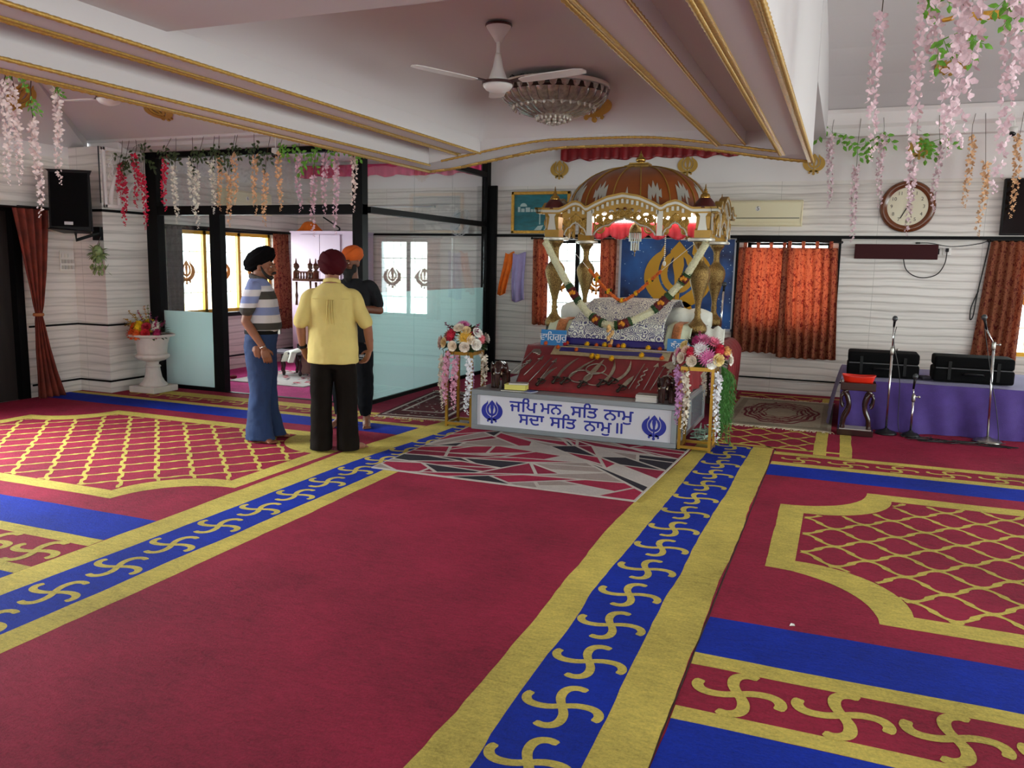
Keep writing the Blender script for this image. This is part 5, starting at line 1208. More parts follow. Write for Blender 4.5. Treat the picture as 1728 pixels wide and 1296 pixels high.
def curtain(label, axis, p, u0,u1,z0,z1, waves, amp=.03, tabs=0, tie=None, seed=0, u0b=None, u1b=None, m=None):
    u0b = u0 if u0b is None else u0b; u1b = u1 if u1b is None else u1b
    t = thing('curtain', label, 'curtain', ((u0+u1)/2,p,z0) if axis == 'y' else (p,(u0+u1)/2,z0))
    def f(u,v):
        a,b = u0+(u0b-u0)*v, u1+(u1b-u1)*v
        if tie:
            k = min(1,abs(v-tie)/.45); k = k*k*(3-2*k); c = tie_u; a = c+(a-c)*(.12+.88*k); b = c+(b-c)*(.12+.88*k)
        s = a+(b-a)*u; d = amp*math.sin(u*waves*2*PI+seed+.7*math.sin(v*3+u*5))*(.55+.45*v)+.012*noise.noise(Vector((u*6,v*3,seed)))
        z = z1+(z0-z1)*v+.006*math.sin(u*waves*2*PI+1)*v
        return (s,p+d,z) if axis == 'y' else (p+d,s,z)
    tie_u = (u0+u1)/2
    mb = MB(); mb.grid(f, int(waves*16), 44); mb.build('cloth', m or CUR, t, smooth=True, solid=.003)
    if tabs:
        for k in range(tabs):
            s = u0+(u1-u0)*(k+.5)/tabs; q = MB(); 
            q.box(s-.022,s+.022,p-.012,p+.012,z1-.01,z1+.085) if axis == 'y' else q.box(p-.012,p+.012,s-.022,s+.022,z1-.01,z1+.085)
            q.build('tab', CUR, t)
    return t
def rod(label, a, b):
    mb = MB(); mb.tube([a,b],.011,8); mb.ball(a,.018,8,6); mb.ball(b,.018,8,6); tag(mb.build('curtain_rod', ROD, smooth=True, loc=a), label, 'curtain rod')
rod('dark curtain rod above the window right of the poster', (-1.40,11.59,2.03),(-.08,11.59,2.03)); rod('dark curtain rod above the window behind the canopy', (-4.36,11.60,2.055),(-3.03,11.60,2.055)); rod('dark curtain rod above the yellow-framed window', (1.58,11.60,2.06),(3.4,11.60,2.06))
curtain('backlit rust floral curtain, left half of the pair beside the poster','y',11.60,-1.37,-.70,.545,1.955,7,.030,4,seed=1,u0b=-1.42,u1b=-.68)
curtain('backlit rust floral curtain, right half of the pair beside the poster','y',11.555,-.80,-.12,.50,1.955,7,.030,4,seed=3,u0b=-.80,u1b=-.05)
curtain('rust floral curtain on the left of the window behind the canopy','y',11.60,-4.34,-4.10,.78,2.05,3,.022,seed=2); curtain('rust floral curtain between the bright window and the blue poster','y',11.60,-3.30,-3.06,.78,2.05,3,.022,seed=5)
curtain('rust floral curtain beside the yellow-framed window under the television','y',11.59,1.61,2.02,.57,2.06,5,.026,seed=7,u0b=1.50,u1b=2.0)
curtain('rust floral curtain at the far end of the glass room window','x',-8.52,10.95,11.33,.55,2.08,4,.022,seed=4,u0b=11.0,u1b=11.42)
curtain('dark floral curtain at the near end of the glass room window','x',-8.53,8.70,8.98,.92,2.10,3,.02,seed=9,m=mat('dark_grey_floral','#4a4244',.85,var=.35,vscale=18))
rod('dark curtain rod above the glass room window',(-8.53,8.68,2.10),(-8.53,11.4,2.10))
# left doorway curtain tied at mid height
t = thing('tied_curtain', 'long rust curtain tied at mid height beside the dark doorway', 'curtain', (-8.62,6.75,.02))
PTS = [(2.19,6.55,6.98),(1.9,6.60,6.96),(1.5,6.66,6.92),(1.1,6.73,6.86),(1.0,6.755,6.835),(.92,6.745,6.845),(.6,6.73,6.90),(.3,6.73,6.97),(.02,6.72,7.06)]
def tied(u,v):
    k = v*(len(PTS)-1); i = min(int(k),len(PTS)-2); q = k-i; z,a,b = (PTS[i][j]+(PTS[i+1][j]-PTS[i][j])*q for j in range(3))
    return (-8.62+.035*math.sin(u*26+v*2)*(.4+.6*abs(v-.5)*2)+.06*max(0,v-.55)*u, a+(b-a)*u, z)
mb = MB(); mb.grid(tied,48,60); mb.build('cloth', mat('rust_red_cloth','#6c2617',.8,var=.35,vscale=7), t, smooth=True, solid=.004); mb = MB(); mb.lathe([(.055,.975),(.06,.99),(.055,1.01)],(-8.62,6.795,0),14,sx=1); mb.build('tie_band', mat('tie_band','#a5673a',.7), t, smooth=True)
rod('dark curtain rod above the left doorway', (-8.62,5.3,2.20),(-8.62,7.02,2.20))

# ---------------------------------------------------------------- ceiling fan and chandelier
FANW = mat('fan_white', '#d9d4d0', .35); FANB = mat('fan_brown', '#3a1512', .4)
def fan(label, loc, ang, drop, R=.63):
    t = thing('ceiling_fan', label, 'fan', loc); x,y,z = loc
    mb = MB(); mb.lathe([(.085,0),(.085,-.012),(.06,-.05),(.035,-.085),(.022,-.11)],(x,y,z),24); mb.build('canopy_cup', FANW, t, smooth=True); mb = MB(); mb.lathe([(.088,0),(.09,-.008),(.086,-.014)],(x,y,z),24); mb.build('brown_ring', FANB, t)
    mb = MB(); mb.tube([(x,y,z-.10),(x,y,z-drop+.16)],.014,10); mb.build('down_rod', FANW, t)
    h = z-drop; mb = MB(); mb.lathe([(.016,.19),(.022,.17),(.035,.10),(.06,.03),(.075,.012)],(x,y,h),24); mb.lathe([(.10,-.01),(.098,-.022),(.08,-.045),(.04,-.06),(0,-.065)],(x,y,h),24); b = mb.build('motor', FANW, t, smooth=True)
    mb = MB(); mb.lathe([(.08,.014),(.105,.008),(.105,-.010),(.08,-.012)],(x,y,h),28); mb.build('motor_band', FANB, b)
    for k in range(3):
        a = ang+k*2*PI/3; d = Vector((math.cos(a),math.sin(a),0)); n_ = Vector((-d.y,d.x,0)); c = Vector((x,y,h))
        P = [(.17,-.035),(.20,-.055),(.34,-.07),(R-.06,-.062),(R-.01,-.04),(R,0),(R-.01,.035),(R-.06,.05),(.34,.05),(.20,.04),(.17,.03)]
        rise = lambda u,v: -.005*(v/.06)+.05*(u-.17)
        q = MB(); q.prism(P, lambda u,v:c+d*u+n_*v+Vector((0,0,rise(u,v))), lambda u,v:c+d*u+n_*v+Vector((0,0,rise(u,v)+.006))); bl = q.build('blade', FANW, t)
        q = MB(); q.prism([(.09,-.02),(.16,-.035),(.22,-.05),(.21,0),(.16,.028),(.09,.02)], lambda u,v:c+d*u+n_*v+Vector((0,0,rise(u,v)+.006)), lambda u,v:c+d*u+n_*v+Vector((0,0,rise(u,v)+.012))); q.build('blade_bracket', FANB, bl)
    return t
fan('white three-bladed ceiling fan hanging from the central vault', (-2.24,5.25,3.235), YAW+PI/2+.05, .37)
fan('white ceiling fan in the left bay, mostly hidden above the gilded beam', (-6.02,5.55,3.75), .9, .72)
t = thing('glass_chandelier', 'round cut-glass chandelier under the central vault beside the fan', 'chandelier', (-2.42,6.9,3.2)); cx,cy = -2.42,6.9
mb = MB(); mb.lathe([(.05,3.24),(.42,3.20),(.47,3.185),(.47,3.155),(.42,3.15)],(cx,cy,0),48); mb.build('ceiling_plate', mat('ivory_enamel','#d6cdc4',.4), t, smooth=True)
CG = mat('smoky_cut_glass', '#8d8478', .08, .25, var=.3, vscale=30, coat=.6); mb = MB()
for ring,(r0,z0,r1,z1,n_) in enumerate(((.46,3.145,.34,3.005,30),(.34,3.015,.13,2.925,22))):
    for i in range(n_):
        a = 2*PI*i/n_; da = PI/n_*.96
        def pt(u,v):
            aa = a+(u-.5)*2*da; r = r0+(r1-r0)*v+.022*math.sin(PI*v)+.016*math.sin(PI*u); return (cx+r*math.cos(aa), cy+r*math.sin(aa), z0+(z1-z0)*v-.015*math.sin(PI*v))
        mb.grid(pt,4,5)
mb.build('glass_petal_tiers', CG, t, smooth=True)
DRP = mat('crystal_drop', '#b8b2a6', .06, .3, coat=.8); mb = MB()
for i in range(30): a = 2*PI*i/30; mb.ball((cx+.35*math.cos(a),cy+.35*math.sin(a),2.998),(.014,.014,.024),6,5)
for i in range(22): a = 2*PI*i/22; mb.ball((cx+.14*math.cos(a),cy+.14*math.sin(a),2.912),(.014,.014,.024),6,5)
for r_,n_,z_ in ((.09,11,2.895),(.045,6,2.88),(.0,1,2.872)):
    for i in range(n_): a = 2*PI*i/n_; mb.ball((cx+r_*math.cos(a),cy+r_*math.sin(a),z_),.021,8,6)
mb.lathe([(.0,2.885),(.12,2.91),(.35,3.005),(.34,3.01)],(cx,cy,0),24,cap=False); mb.build('crystal_drops', DRP, t, smooth=True); mb = MB(); mb.lathe([(.455,3.15),(.465,3.14),(.46,3.10),(.45,3.10)],(cx,cy,0),48); mb.lathe([(0,2.90),(.12,2.93),(.14,2.95)],(cx,cy,0),24); mb.build('dark_band', mat('dark_bronze','#2b221c',.35,.7), t, smooth=True)
mb = MB(); r = random.Random(2)
for i in range(26):
    a = r.uniform(0,2*PI); p0 = Vector((cx-.05+.2*r.uniform(-1,1),cy-.25,3.205)); mb.tube([p0,p0+Vector((r.uniform(-.06,.06),r.uniform(-.03,.03),.03)),p0+Vector((r.uniform(-.1,.1),0,r.uniform(0,.03)))],.004,4)
mb.build('loose_wiring', PIPE, t)

# ---------------------------------------------------------------- left wall
t = thing('loudspeaker', 'black loudspeaker on a bracket in the left corner', 'speaker', (-8.25,7.05,1.93))
R = rot('Z',math.radians(38)) @ rot('X',math.radians(-6)); c = Vector((-8.36,7.12,2.285))
def rp_(v): return c + R @ Vector(v)
mb = MB(); mb.prism([(-.22,-.17),(.22,-.17),(.13,.17),(-.13,.17)], lambda a,b:rp_((a,b,-.335)), lambda a,b:rp_((a,b,.335))); cab = mb.build('cabinet', BLACK_PL, t, bevel=.02)
mb = MB(); mb.prism([(-.19,-.30),(.19,-.30),(.19,.30),(-.19,.30)], lambda a,b:rp_((a,-.171,b)), lambda a,b:rp_((a,-.180,b))); gr = mb.build('grille', mat('speaker_mesh','#070708',.8,spec=.1,bump=.4,bscale=220), t, bevel=.004)
mb = MB(); mb.prism([(-.055,-.285),(.035,-.285),(.035,-.25),(-.055,-.25)], lambda a,b:rp_((a,-.181,b)), lambda a,b:rp_((a,-.184,b))); mb.build('badge', mat('pale_badge','#b9b9b9',.4), gr)
mb = MB(); mb.tube([rp_((0,.1,-.33)),rp_((0,.12,-.42)),(-8.32,7.44,1.95)],.02,8); mb.box(-8.42,-8.30,7.42,7.468,1.86,2.02); mb.build('bracket', BLACK_PL, t)
mb = MB(); mb.tube([(-8.295,7.455,2.96),(-8.295,7.455,2.30)],.008,6); tag(mb.build('cable', PIPE, loc=(-8.295,7.455,2.3)), 'black cable dropping from the cornice to the loudspeaker', 'cable')
t = thing('switchboard', 'white switchboard with rows of switches on the left tiled wall', 'switchboard', (-8.79,7.37,1.5))
MB().box(-8.798,-8.785,7.26,7.46,1.49,1.73).build('plate', WHITE_PL, t, bevel=.004); 
for i in range(3):
    for j in range(3+(i > 0)):
        MB().box(-8.786,-8.776,7.275+.045*j,7.31+.045*j,1.51+.07*(2-i),1.555+.07*(2-i)).build('switch', mat('switch_grey','#c4c0b8',.4) if i else WHITE_PL, t)
# relief panel over the pilaster
t = thing('plaster_relief', 'white plaster relief panel of concentric arches above the urn', 'relief', (-8.28,7.82,2.25)); xf = -8.297
mb = MB()
for a,b,c_,d in ((7.49,8.13,2.25,2.29),(7.49,8.13,2.92,2.96),(7.49,7.53,2.25,2.96),(8.09,8.13,2.25,2.96)): mb.box(xf-.002,xf+.03,a,b,c_,d)
mb.build('moulded_border', PAINT_W, t, bevel=.006)
for k,(r_,w_) in enumerate(((.50,.045),(.38,.035),(.27,.035))):
    mb = MB(); mb.tube([(xf+.012,8.09-r_*math.cos(a),2.29+r_*1.15*math.sin(a)) for a in [PI/2*i/18 for i in range(19)]], w_*.6, 8); mb.build('arch_rib', PAINT_W, t, smooth=True)
mb = MB()
for k in range(9):
    sp = []; c0 = Vector((xf+.004,7.60+.05*(k%4),2.60+.035*k)); 
    for i in range(18): q = i/17; a = k*1.3+q*5; sp.append(c0+Vector((0,.07*(1-q)*math.cos(a),.07*(1-q)*math.sin(a))))
    mb.tube(sp,.008,5)
mb.build('leaf_scroll', PAINT_W, t, smooth=True)

# ---------------------------------------------------------------- flowers
def pal(*cs): return [mat('petal_'+c.strip('#'), c, .75, var=.18, vscale=30) for c in cs]
LEAF = mat('bright_leaf', '#6fae3a', .5, var=.25, vscale=25, trans=.3); LEAF_D = mat('dark_leaf', '#33471f', .55, var=.3, vscale=25); STEM = mat('brown_stem', '#4a3a26', .7)
def leaf_at(mb, p, d, L, w, up=(0,0,1)):
    p = Vector(p); d = Vector(d).normalized(); x = d.cross(Vector(up)); x = x.normalized() if x.length > .01 else Vector((1,0,0)); n_ = x.cross(d)
    mb.add([p, p+d*L*.35+x*w*.5-n_*L*.03, p+d*L*.7+x*w*.35-n_*L*.06, p+d*L-n_*L*.12, p+d*L*.7-x*w*.35-n_*L*.06, p+d*L*.35-x*w*.5-n_*L*.03, p+d*L*.5+n_*L*.03],[(0,1,6),(1,2,6),(2,3,6),(3,4,6),(4,5,6),(5,0,6)])
def blossom_string(L, r, n, seed, taper=.5):
    """wisteria-like string of petals hanging L down from the origin"""
    rr = random.Random(seed); mb = MB()
    for i in range(n):
        q = (i+rr.random()*.6)/n; z = -L*q; a = i*2.4+rr.uniform(-.5,.5); k = 1-taper*q*q
        c = Vector((r*.30*math.cos(a), r*.30*math.sin(a), z))+Vector((.3*r*math.sin(q*5+seed),.3*r*math.cos(q*4+seed),0)); d = Vector((math.cos(a),math.sin(a),rr.uniform(-.35,.5))).normalized()
        x = d.cross(Vector((0,0,1))).normalized(); y = x.cross(d)
        for j in range(4):
            b = j*PI/2+rr.uniform(-.3,.3); e = (x*math.cos(b)+y*math.sin(b)); f = (d*.45+e*.9).normalized(); s = r*.80*k*rr.uniform(.8,1.15); t_ = d.cross(e).normalized()
            mb.add([c, c+f*s*.5+t_*s*.38, c+f*s+t_*s*.16+d*s*.12, c+f*s-t_*s*.16+d*s*.12, c+f*s*.5-t_*s*.38],[(0,1,2,3,4)])
    for i in range(6):
        a = i*2.1; z = -L-.008*i; mb.ball((r*.2*math.cos(a),r*.2*math.sin(a),z),r*.13,5,4)
    return mb
STR = {}
def strand(label, x, y, z0, z1, color, r, seed, stem_to=None, leaves=None, group='hanging flower strands', n=None):
    L = z0-z1; key = (color, seed%3, round(r,3), round(L/.15))
    t = thing('flower_strand', label, 'flowers', (x,y,z0), group)
    if key not in STR: o = blossom_string(L, r, n or int(L/r*2.3), seed).build('blossoms', pal(color)[0], None); STR[key] = (o.data, L); bpy.data.objects.remove(o)
    me, L0 = STR[key]; o = bpy.data.objects.new('blossoms', me); COL.objects.link(o); o.parent = t; o.scale = (1,1,L/L0); o.rotation_euler = (0,0,seed*1.7)
    if stem_to is not None:
        s = MB(); rr = random.Random(seed); a = Vector((x,y,z0)); b = Vector(stem_to); s.tube([a+Vector((0,0,-.03)),a.lerp(b,.5)+Vector((rr.uniform(-.02,.02),rr.uniform(-.01,.01),0)),b],.003,5); s.build('stem', STEM, t)
    if leaves:
        rr = random.Random(seed+50); lm = MB(); m, nl, S, up = leaves
        for b in range(nl):
            base = Vector((x,y,z0+up))+Vector((rr.uniform(-.10,.10)*S,rr.uniform(-.03,.03),rr.uniform(-.02,.06)*S)); dr = Vector((rr.uniform(-1,1),rr.uniform(-.3,.3),rr.uniform(-1.2,-.2))).normalized(); side = dr.cross(Vector((0,1,0))).normalized(); tip = base+dr*.12*S
            lm.tube([(x,y,z0+up+.02),base,tip],.0022,4)
            for i in range(5):
                q = base.lerp(tip,i/4); leaf_at(lm,q,dr*.6+side*(1 if i%2 else -1)*(.9 if i < 4 else 0)+Vector((0,rr.uniform(-.3,.3),0)),.052*S,.028*S,(0,-1,.2))
        lm.build('leaf_spray', m, t)
    return t
ORD = 'first second third fourth fifth sixth seventh eighth ninth tenth'.split()
MIDROW = [('red',-8.225,2.78,2.42),('red',-8.17,2.617,2.081),('red',-7.970,2.887,2.298),('red',-7.845,2.643,2.039),('red',-7.524,2.840,2.260),('white',-7.360,2.721,2.108),('white',-7.118,2.815,2.244),('white',-7.043,2.660,2.053),('white',-6.808,2.773,2.215),('peach',-6.712,2.816,2.254),('peach',-6.584,2.636,2.073),('peach',-6.498,2.84,2.319),('peach',-6.214,2.821,2.205),('peach',-6.082,2.638,2.080),('peach',-5.875,2.82,2.248),('pink',-5.618,2.80,2.234),('pink',-5.438,2.573,1.971),('pink',-5.289,2.794,2.193),('pink',-5.154,2.771,1.991),('cream pink',-4.925,2.783,2.229)]
HEX = {'red':'#c9123f','white':'#e6e2d2','peach':'#e2b487','pink':'#dcb6c2','cream pink':'#e6cfc6','lilac pink':'#dcc0c6','pale pink':'#e6d0cc'}
cnt = {}
for i,(c,x,z0,z1) in enumerate(MIDROW):
    k = cnt[c] = cnt.get(c,0)+1
    lab = f'{c} flower strand over the glass partition, {ORD[k-1]} {c} one from the left' if c != 'cream pink' else 'cream pink flower strand beside the tall black corner post'
    strand(lab, x, 7.68, z0, z1, HEX[c], .042 if c != 'red' else .048, i, (x+.06*math.sin(i*2),7.752,3.062), (LEAF_D if x < -6 else LEAF, 3, 1.15, .16 if z0 < 2.75 else .06), 'flower strands along the partition cornice')
RBACK = [('pink',-0.282,3.330,2.493),('pink',0.026,2.975,2.068),('pink',0.307,3.32,2.488),('pink',0.656,3.014,2.151),('pink',0.935,3.214,2.434),('peach',1.262,3.270,2.480),('peach',1.436,2.979,2.146),('peach',1.750,3.252,2.360)]
cnt = {}
for i,(c,x,z0,z1) in enumerate(RBACK):
    k = cnt[c] = cnt.get(c,0)+1
    strand(f'{c} flower strand along the back wall cornice, {ORD[k-1]} {c} one from the left', x, 11.36, z0, z1, HEX[c] if c != 'pink' else HEX['lilac pink'], .055, i+3, (x+.05*math.sin(i*3),11.472,3.55), (LEAF, 3, 1.6, .22 if z0 < 3.1 else .02) if c == 'pink' else None, 'flower strands along the back wall cornice')
t = tag(MB().tube([(-4.62,1.5,2.72),(-4.62,4.0,2.735),(-4.262,5.3,2.72)],.004,6).build('hanging_wire', WHITE_PL, loc=(-4.62,3,2.72)), 'white wire stretched along the outside of the left beam', 'wire')
for i,(y,z0,z1) in enumerate(((3.505,2.672,2.122),(3.575,2.68,2.13),(3.694,2.478,1.946),(3.854,2.70,2.157))):
    strand(f'pale pink flower strand in the top left corner, {ORD[i]} from the frame edge', -4.62, y, z0, z1, HEX['pale pink'], .034, i+2, (-4.62,y,2.73), (LEAF, 3, .62, .10 if i == 2 else .02) if i in (1,2,3) else None, 'flower strands on the left wire', n=40)
for nm,(y,z) in (('nearer',(4.5,3.35)),('farther',(5.1,3.42))):
    tag(MB().tube([(-.36,y,z),(.5,y,z-.03),(2.4,y,z)],.004,6).build('hanging_wire', WHITE_PL, loc=(.5,y,z)), f'thin wire crossing the right bay above the frame, {nm} one', 'wire')
RNEAR = [(0.078,5.12,3.06,2.323,.042),(0.287,5.0,3.20,2.112,.05),(0.439,4.8,2.898,2.297,.05),(0.446,4.42,3.1,2.292,.06),(0.40,4.58,3.1,2.34,.055),(0.672,4.9,3.05,2.121,.05),(0.624,4.3,2.95,2.506,.05),(0.352,5.1,3.22,2.72,.045)]
WH = ['slim one nearest the ceiling beam','long one hanging in front of the clock','short one left of the thick bunch','thickest one in the middle of the bunch','one just left of the thickest','long one at the right edge of the bunch','one cut by the right frame edge','short one at the top behind the bright leaves']
for i,(x,y,z0,z1,r_) in enumerate(RNEAR):
    yy = 4.5 if y < 4.85 else 5.1
    strand(f'lilac pink flower strand, upper right, {WH[i]}', x, y, z0, z1, HEX['lilac pink'], r_, i+5, (x,yy,3.32 if yy == 4.5 else 3.39), (LEAF, 4, 1.0, -.06) if i in (1,2,7,5) else None, 'flower strands in the right bay')
t = thing('gilt_bar', 'gilded hanging bar in the right bay, half behind pink flowers', 'bar', (.7,6,3.24))
MB().box(.56,.86,5.985,6.015,3.215,3.26).build('bar', GOLD_P, t, bevel=.004); mb = MB()
for i in range(14): mb.ball((.575+.02*i,5.985,3.212),.008,6,5)
mb.build('bead_row', GOLD_P, t, smooth=True); mb = MB(); mb.tube([(.45+.11*math.cos(a),6.0,3.30+.07*math.sin(a)) for a in [PI*1.05+i*.16 for i in range(13)]],.014,8); mb.build('curl', GOLD_P, t, smooth=True); mb = MB()
for x in (.6,.82): mb.tube([(x,6,3.26),(x,6,4.28)],.005,5)
mb.build('hanger', STEEL, t)
# planted ball with white strands under the loudspeaker
t = thing('hanging_planter', 'green leafy ball with white trailing flowers under the loudspeaker', 'plant', (-8.27,7.30,1.64))
mb = MB(); r = random.Random(9); mb.ball((-8.24,7.32,1.73),(.06,.06,.075),10,8)
for i in range(60):
    d = Vector((r.gauss(0,1),r.gauss(0,1),r.gauss(0,.8))).normalized(); leaf_at(mb, Vector((-8.24,7.32,1.71))+d*.05, d+Vector((0,0,-.3)), .09,.045)
for i in range(24): leaf_at(mb,(-8.24+r.uniform(-.08,.08),7.32+r.uniform(-.08,.1),1.60-r.uniform(0,.12)),(r.uniform(-1,1),r.uniform(-1,1),-1),.07,.035)
mb.build('leaf_ball', mat('pale_leaf','#7d8f5a',.6,var=.3,vscale=25), t); mb = MB(); mb.tube([(-8.24,7.32,1.80),(-8.29,7.42,1.90)],.005,5); mb.build('hook', STEEL, t)
for (x,y,z0,z1,sd) in ((-8.25,7.20,1.55,1.21,4),(-8.24,7.36,1.55,1.10,6),(-8.25,7.30,1.60,1.36,8)):
    q = blossom_string(z0-z1,.032,int((z0-z1)/.032*1.6),sd).build('white_trail', pal('#d9d6cb')[0], t); q.location = Vector((x,y,z0))-t.location
# urn with flowers
URN = mat('white_urn_plaster', '#d8d0c8', .6, var=.06, bump=.05)
t = thing('pedestal_urn', 'white fluted pedestal urn standing beside the glass partition', 'urn', (-7.96,7.80,.014)); ux,uy = -7.95,7.80; Z0 = .0135
mb = MB(); mb.box(ux-.20,ux+.20,uy-.20,uy+.20,Z0,Z0+.075); mb.build('plinth', URN, t, bevel=.008)
mb = MB(); mb.lathe([(.165,.075),(.16,.095),(.13,.12),(.10,.18),(.085,.26),(.08,.31)],(ux,uy,Z0),48,lobes=16,lobe_amp=.03); mb.lathe([(.085,.305),(.095,.315),(.085,.33),(.07,.335),(.072,.365),(.09,.38)],(ux,uy,Z0),36); mb.build('fluted_stem', URN, t, smooth=True)
mb = MB(); mb.lathe([(.08,.375),(.15,.395),(.195,.425),(.198,.45),(.18,.47)],(ux,uy,Z0),48,lobes=14,lobe_amp=.045); mb.lathe([(.175,.47),(.172,.50),(.185,.60),(.205,.67),(.215,.69)],(ux,uy,Z0),48,lobes=20,lobe_amp=.018); mb.lathe([(.21,.68),(.265,.69),(.275,.70),(.27,.718),(.22,.72),(.18,.66),(0,.64)],(ux,uy,Z0),40); mb.build('bowl', URN, t, smooth=True)
def bouquet(name, label, cx, cy, z, rx, h, flowers, leafm, seed, spikes=(), ry=None, cat='flowers', lowleaf=True):
    t = thing(name, label, cat, (cx,cy,z)); r = random.Random(seed); ry = ry or rx
    mb = MB(); mb.lathe([(rx*.42,0),(rx*.50,.03),(rx*.55,.06),(0,.08)],(cx,cy,z),16)
    for i in range(130):
        a = r.uniform(0,2*PI); e = r.uniform(-.12,1.1); d = Vector((math.cos(a)*math.cos(e),math.sin(a)*math.cos(e),math.sin(e))); p = Vector((cx+d.x*rx*.72,cy+d.y*ry*.72,z+.05+d.z*h*.72)); leaf_at(mb,p,d+Vector((0,0,-.25)),rx*.38,rx*.17)
    mb.build('leaves', leafm, t); 
    for kind,c,a,e,s in flowers:
        d = Vector((math.cos(a)*math.cos(e),math.sin(a)*math.cos(e),math.sin(e))); p = Vector((cx+d.x*rx,cy+d.y*ry,z+.05+d.z*h)); q = MB(); m = pal(c)[0]
        x = d.orthogonal().normalized(); y = d.cross(x)
        if kind == 'daisy':
            for ring,(n_,tilt,L) in enumerate(((20,.25,1),(16,.7,.8),(10,1.1,.55))):
                for j in range(n_): b = 2*PI*j/n_+ring*.3; f = (x*math.cos(b)+y*math.sin(b))*math.cos(tilt)+d*math.sin(tilt); leaf_at(q,p-d*.01,f,s*L,s*.22,d)
            q.ball(p,s*.18,8,6)
        elif kind == 'rose':
            for ring,(n_,tilt,L) in enumerate(((6,.35,1),(5,.8,.85),(4,1.15,.7),(3,1.4,.6))):
                for j in range(n_):
                    b = 2*PI*j/n_+ring*.7; f = (x*math.cos(b)+y*math.sin(b)); f1 = f*math.cos(tilt)+d*math.sin(tilt); tt = d.cross(f)
                    q.add([p,p+f1*s*.5*L+tt*s*.5*L,p+f1*s*L+tt*s*.38*L+d*s*.1,p+f1*s*1.05*L+d*s*.02,p+f1*s*L-tt*s*.38*L+d*s*.1,p+f1*s*.5*L-tt*s*.5*L],[(0,1,2,3),(0,3,4,5)])
            q.ball(p+d*s*.2,s*.3,8,6)
        else: puff(q,p,s,int(a*50),1,60)
        q.build({'daisy':'daisy_bloom','rose':'rose_bloom'}.get(kind,'ruffled_bloom'), m, t)
    for c,a,e,L in spikes:
        d = Vector((math.cos(a)*math.cos(e),math.sin(a)*math.cos(e),math.sin(e))); q = MB(); p0 = Vector((cx+d.x*rx*.6,cy+d.y*ry*.6,z+.05+d.z*h*.6)); q.tube([p0,p0+d*L],.003,4)
        for i in range(9):
            p = p0+d*L*(.35+.65*i/8); b = i*2.4; x = d.orthogonal().normalized(); y = d.cross(x); f = x*math.cos(b)+y*math.sin(b)+d*.4
            for s_ in (-.5,.5): leaf_at(q,p,f+d.cross(f)*s_,.035*(1-.05*i),.03)
        q.build('flower_spike', pal(c)[0], t)
    return t
r = random.Random(31); FL = []
for i,(c,k) in enumerate((('#e8c51c','puff'),('#e8c51c','rose'),('#ece7dc','rose'),('#d8521c','puff'),('#e0641e','puff'),('#c31f2c','rose'),('#a61c58','puff'),('#e8c51c','rose'),('#7d2358','puff'),('#ece7dc','rose'),('#d8521c','rose'),('#e8c51c','puff'),('#b1223a','rose'),('#ece7dc','puff'))):
    a = -PI/2+YAW*0-.6+(i%7-3)*.55; FL.append((k,c,a,.05+.5*(i//7)+r.uniform(0,.2),.055+r.uniform(0,.02)))
bouquet('urn_bouquet','mixed yellow, orange and purple flowers standing in the white urn',ux,uy,Z0+.655,.225,.19,FL,LEAF_D,5,[('#b58a1e',3.0,.65,.30),('#8d6a2c',-2.9,.35,.30),('#a61c58',-.6,.55,.26),('#8d6a2c',2.6,.5,.25),('#b58a1e',-2.6,.6,.24),('#b58a1e',-2.2,.9,.26),('#c9b02a',2.9,.8,.26),('#7d2358',-.5,.8,.22),('#8d2350',-.2,.6,.20),('#c98a1c',-1.4,1.25,.26),('#a61c58',-1.9,1.1,.22),('#6c7a2c',-1.0,1.2,.28),('#d0a81e',3.3,.4,.22),('#8b4a6a',-.8,.95,.24)])
# bouquet stands with trailing vines
GOLD_T = mat('gilt_square_tube', '#b58a35', .3, .7, var=.12)
def stand(label, x0,y0, s, h, z=.016):
    t = thing('flower_stand', label, 'stand', (x0+s/2,y0+s/2,z)); w = .026
    for x in (x0,x0+s-w):
        for y in (y0,y0+s-w): MB().box(x,x+w,y,y+w,z,z+h).build('post', GOLD_T, t)
    for zz in (z+.02,z+h-w):
        mb = MB(); mb.box(x0+w,x0+s-w,y0,y0+w,zz,zz+w); mb.box(x0+w,x0+s-w,y0+s-w,y0+s,zz,zz+w); mb.box(x0,x0+w,y0+w,y0+s-w,zz,zz+w); mb.box(x0+s-w,x0+s,y0+w,y0+s-w,zz,zz+w); mb.build('frame_ring', GOLD_T, t)
    MB().box(x0,x0+s,y0,y0+s,z+h,z+h+.008).build('top_plate', GOLD_T, t); return t
stand('gold square-tube stand under the right bouquet', -1.325,7.42,.30,.765); stand('gold square-tube stand under the left bouquet', -3.715,7.46,.30,.765,.0165)
r = random.Random(12)
A0 = -PI/2+.16
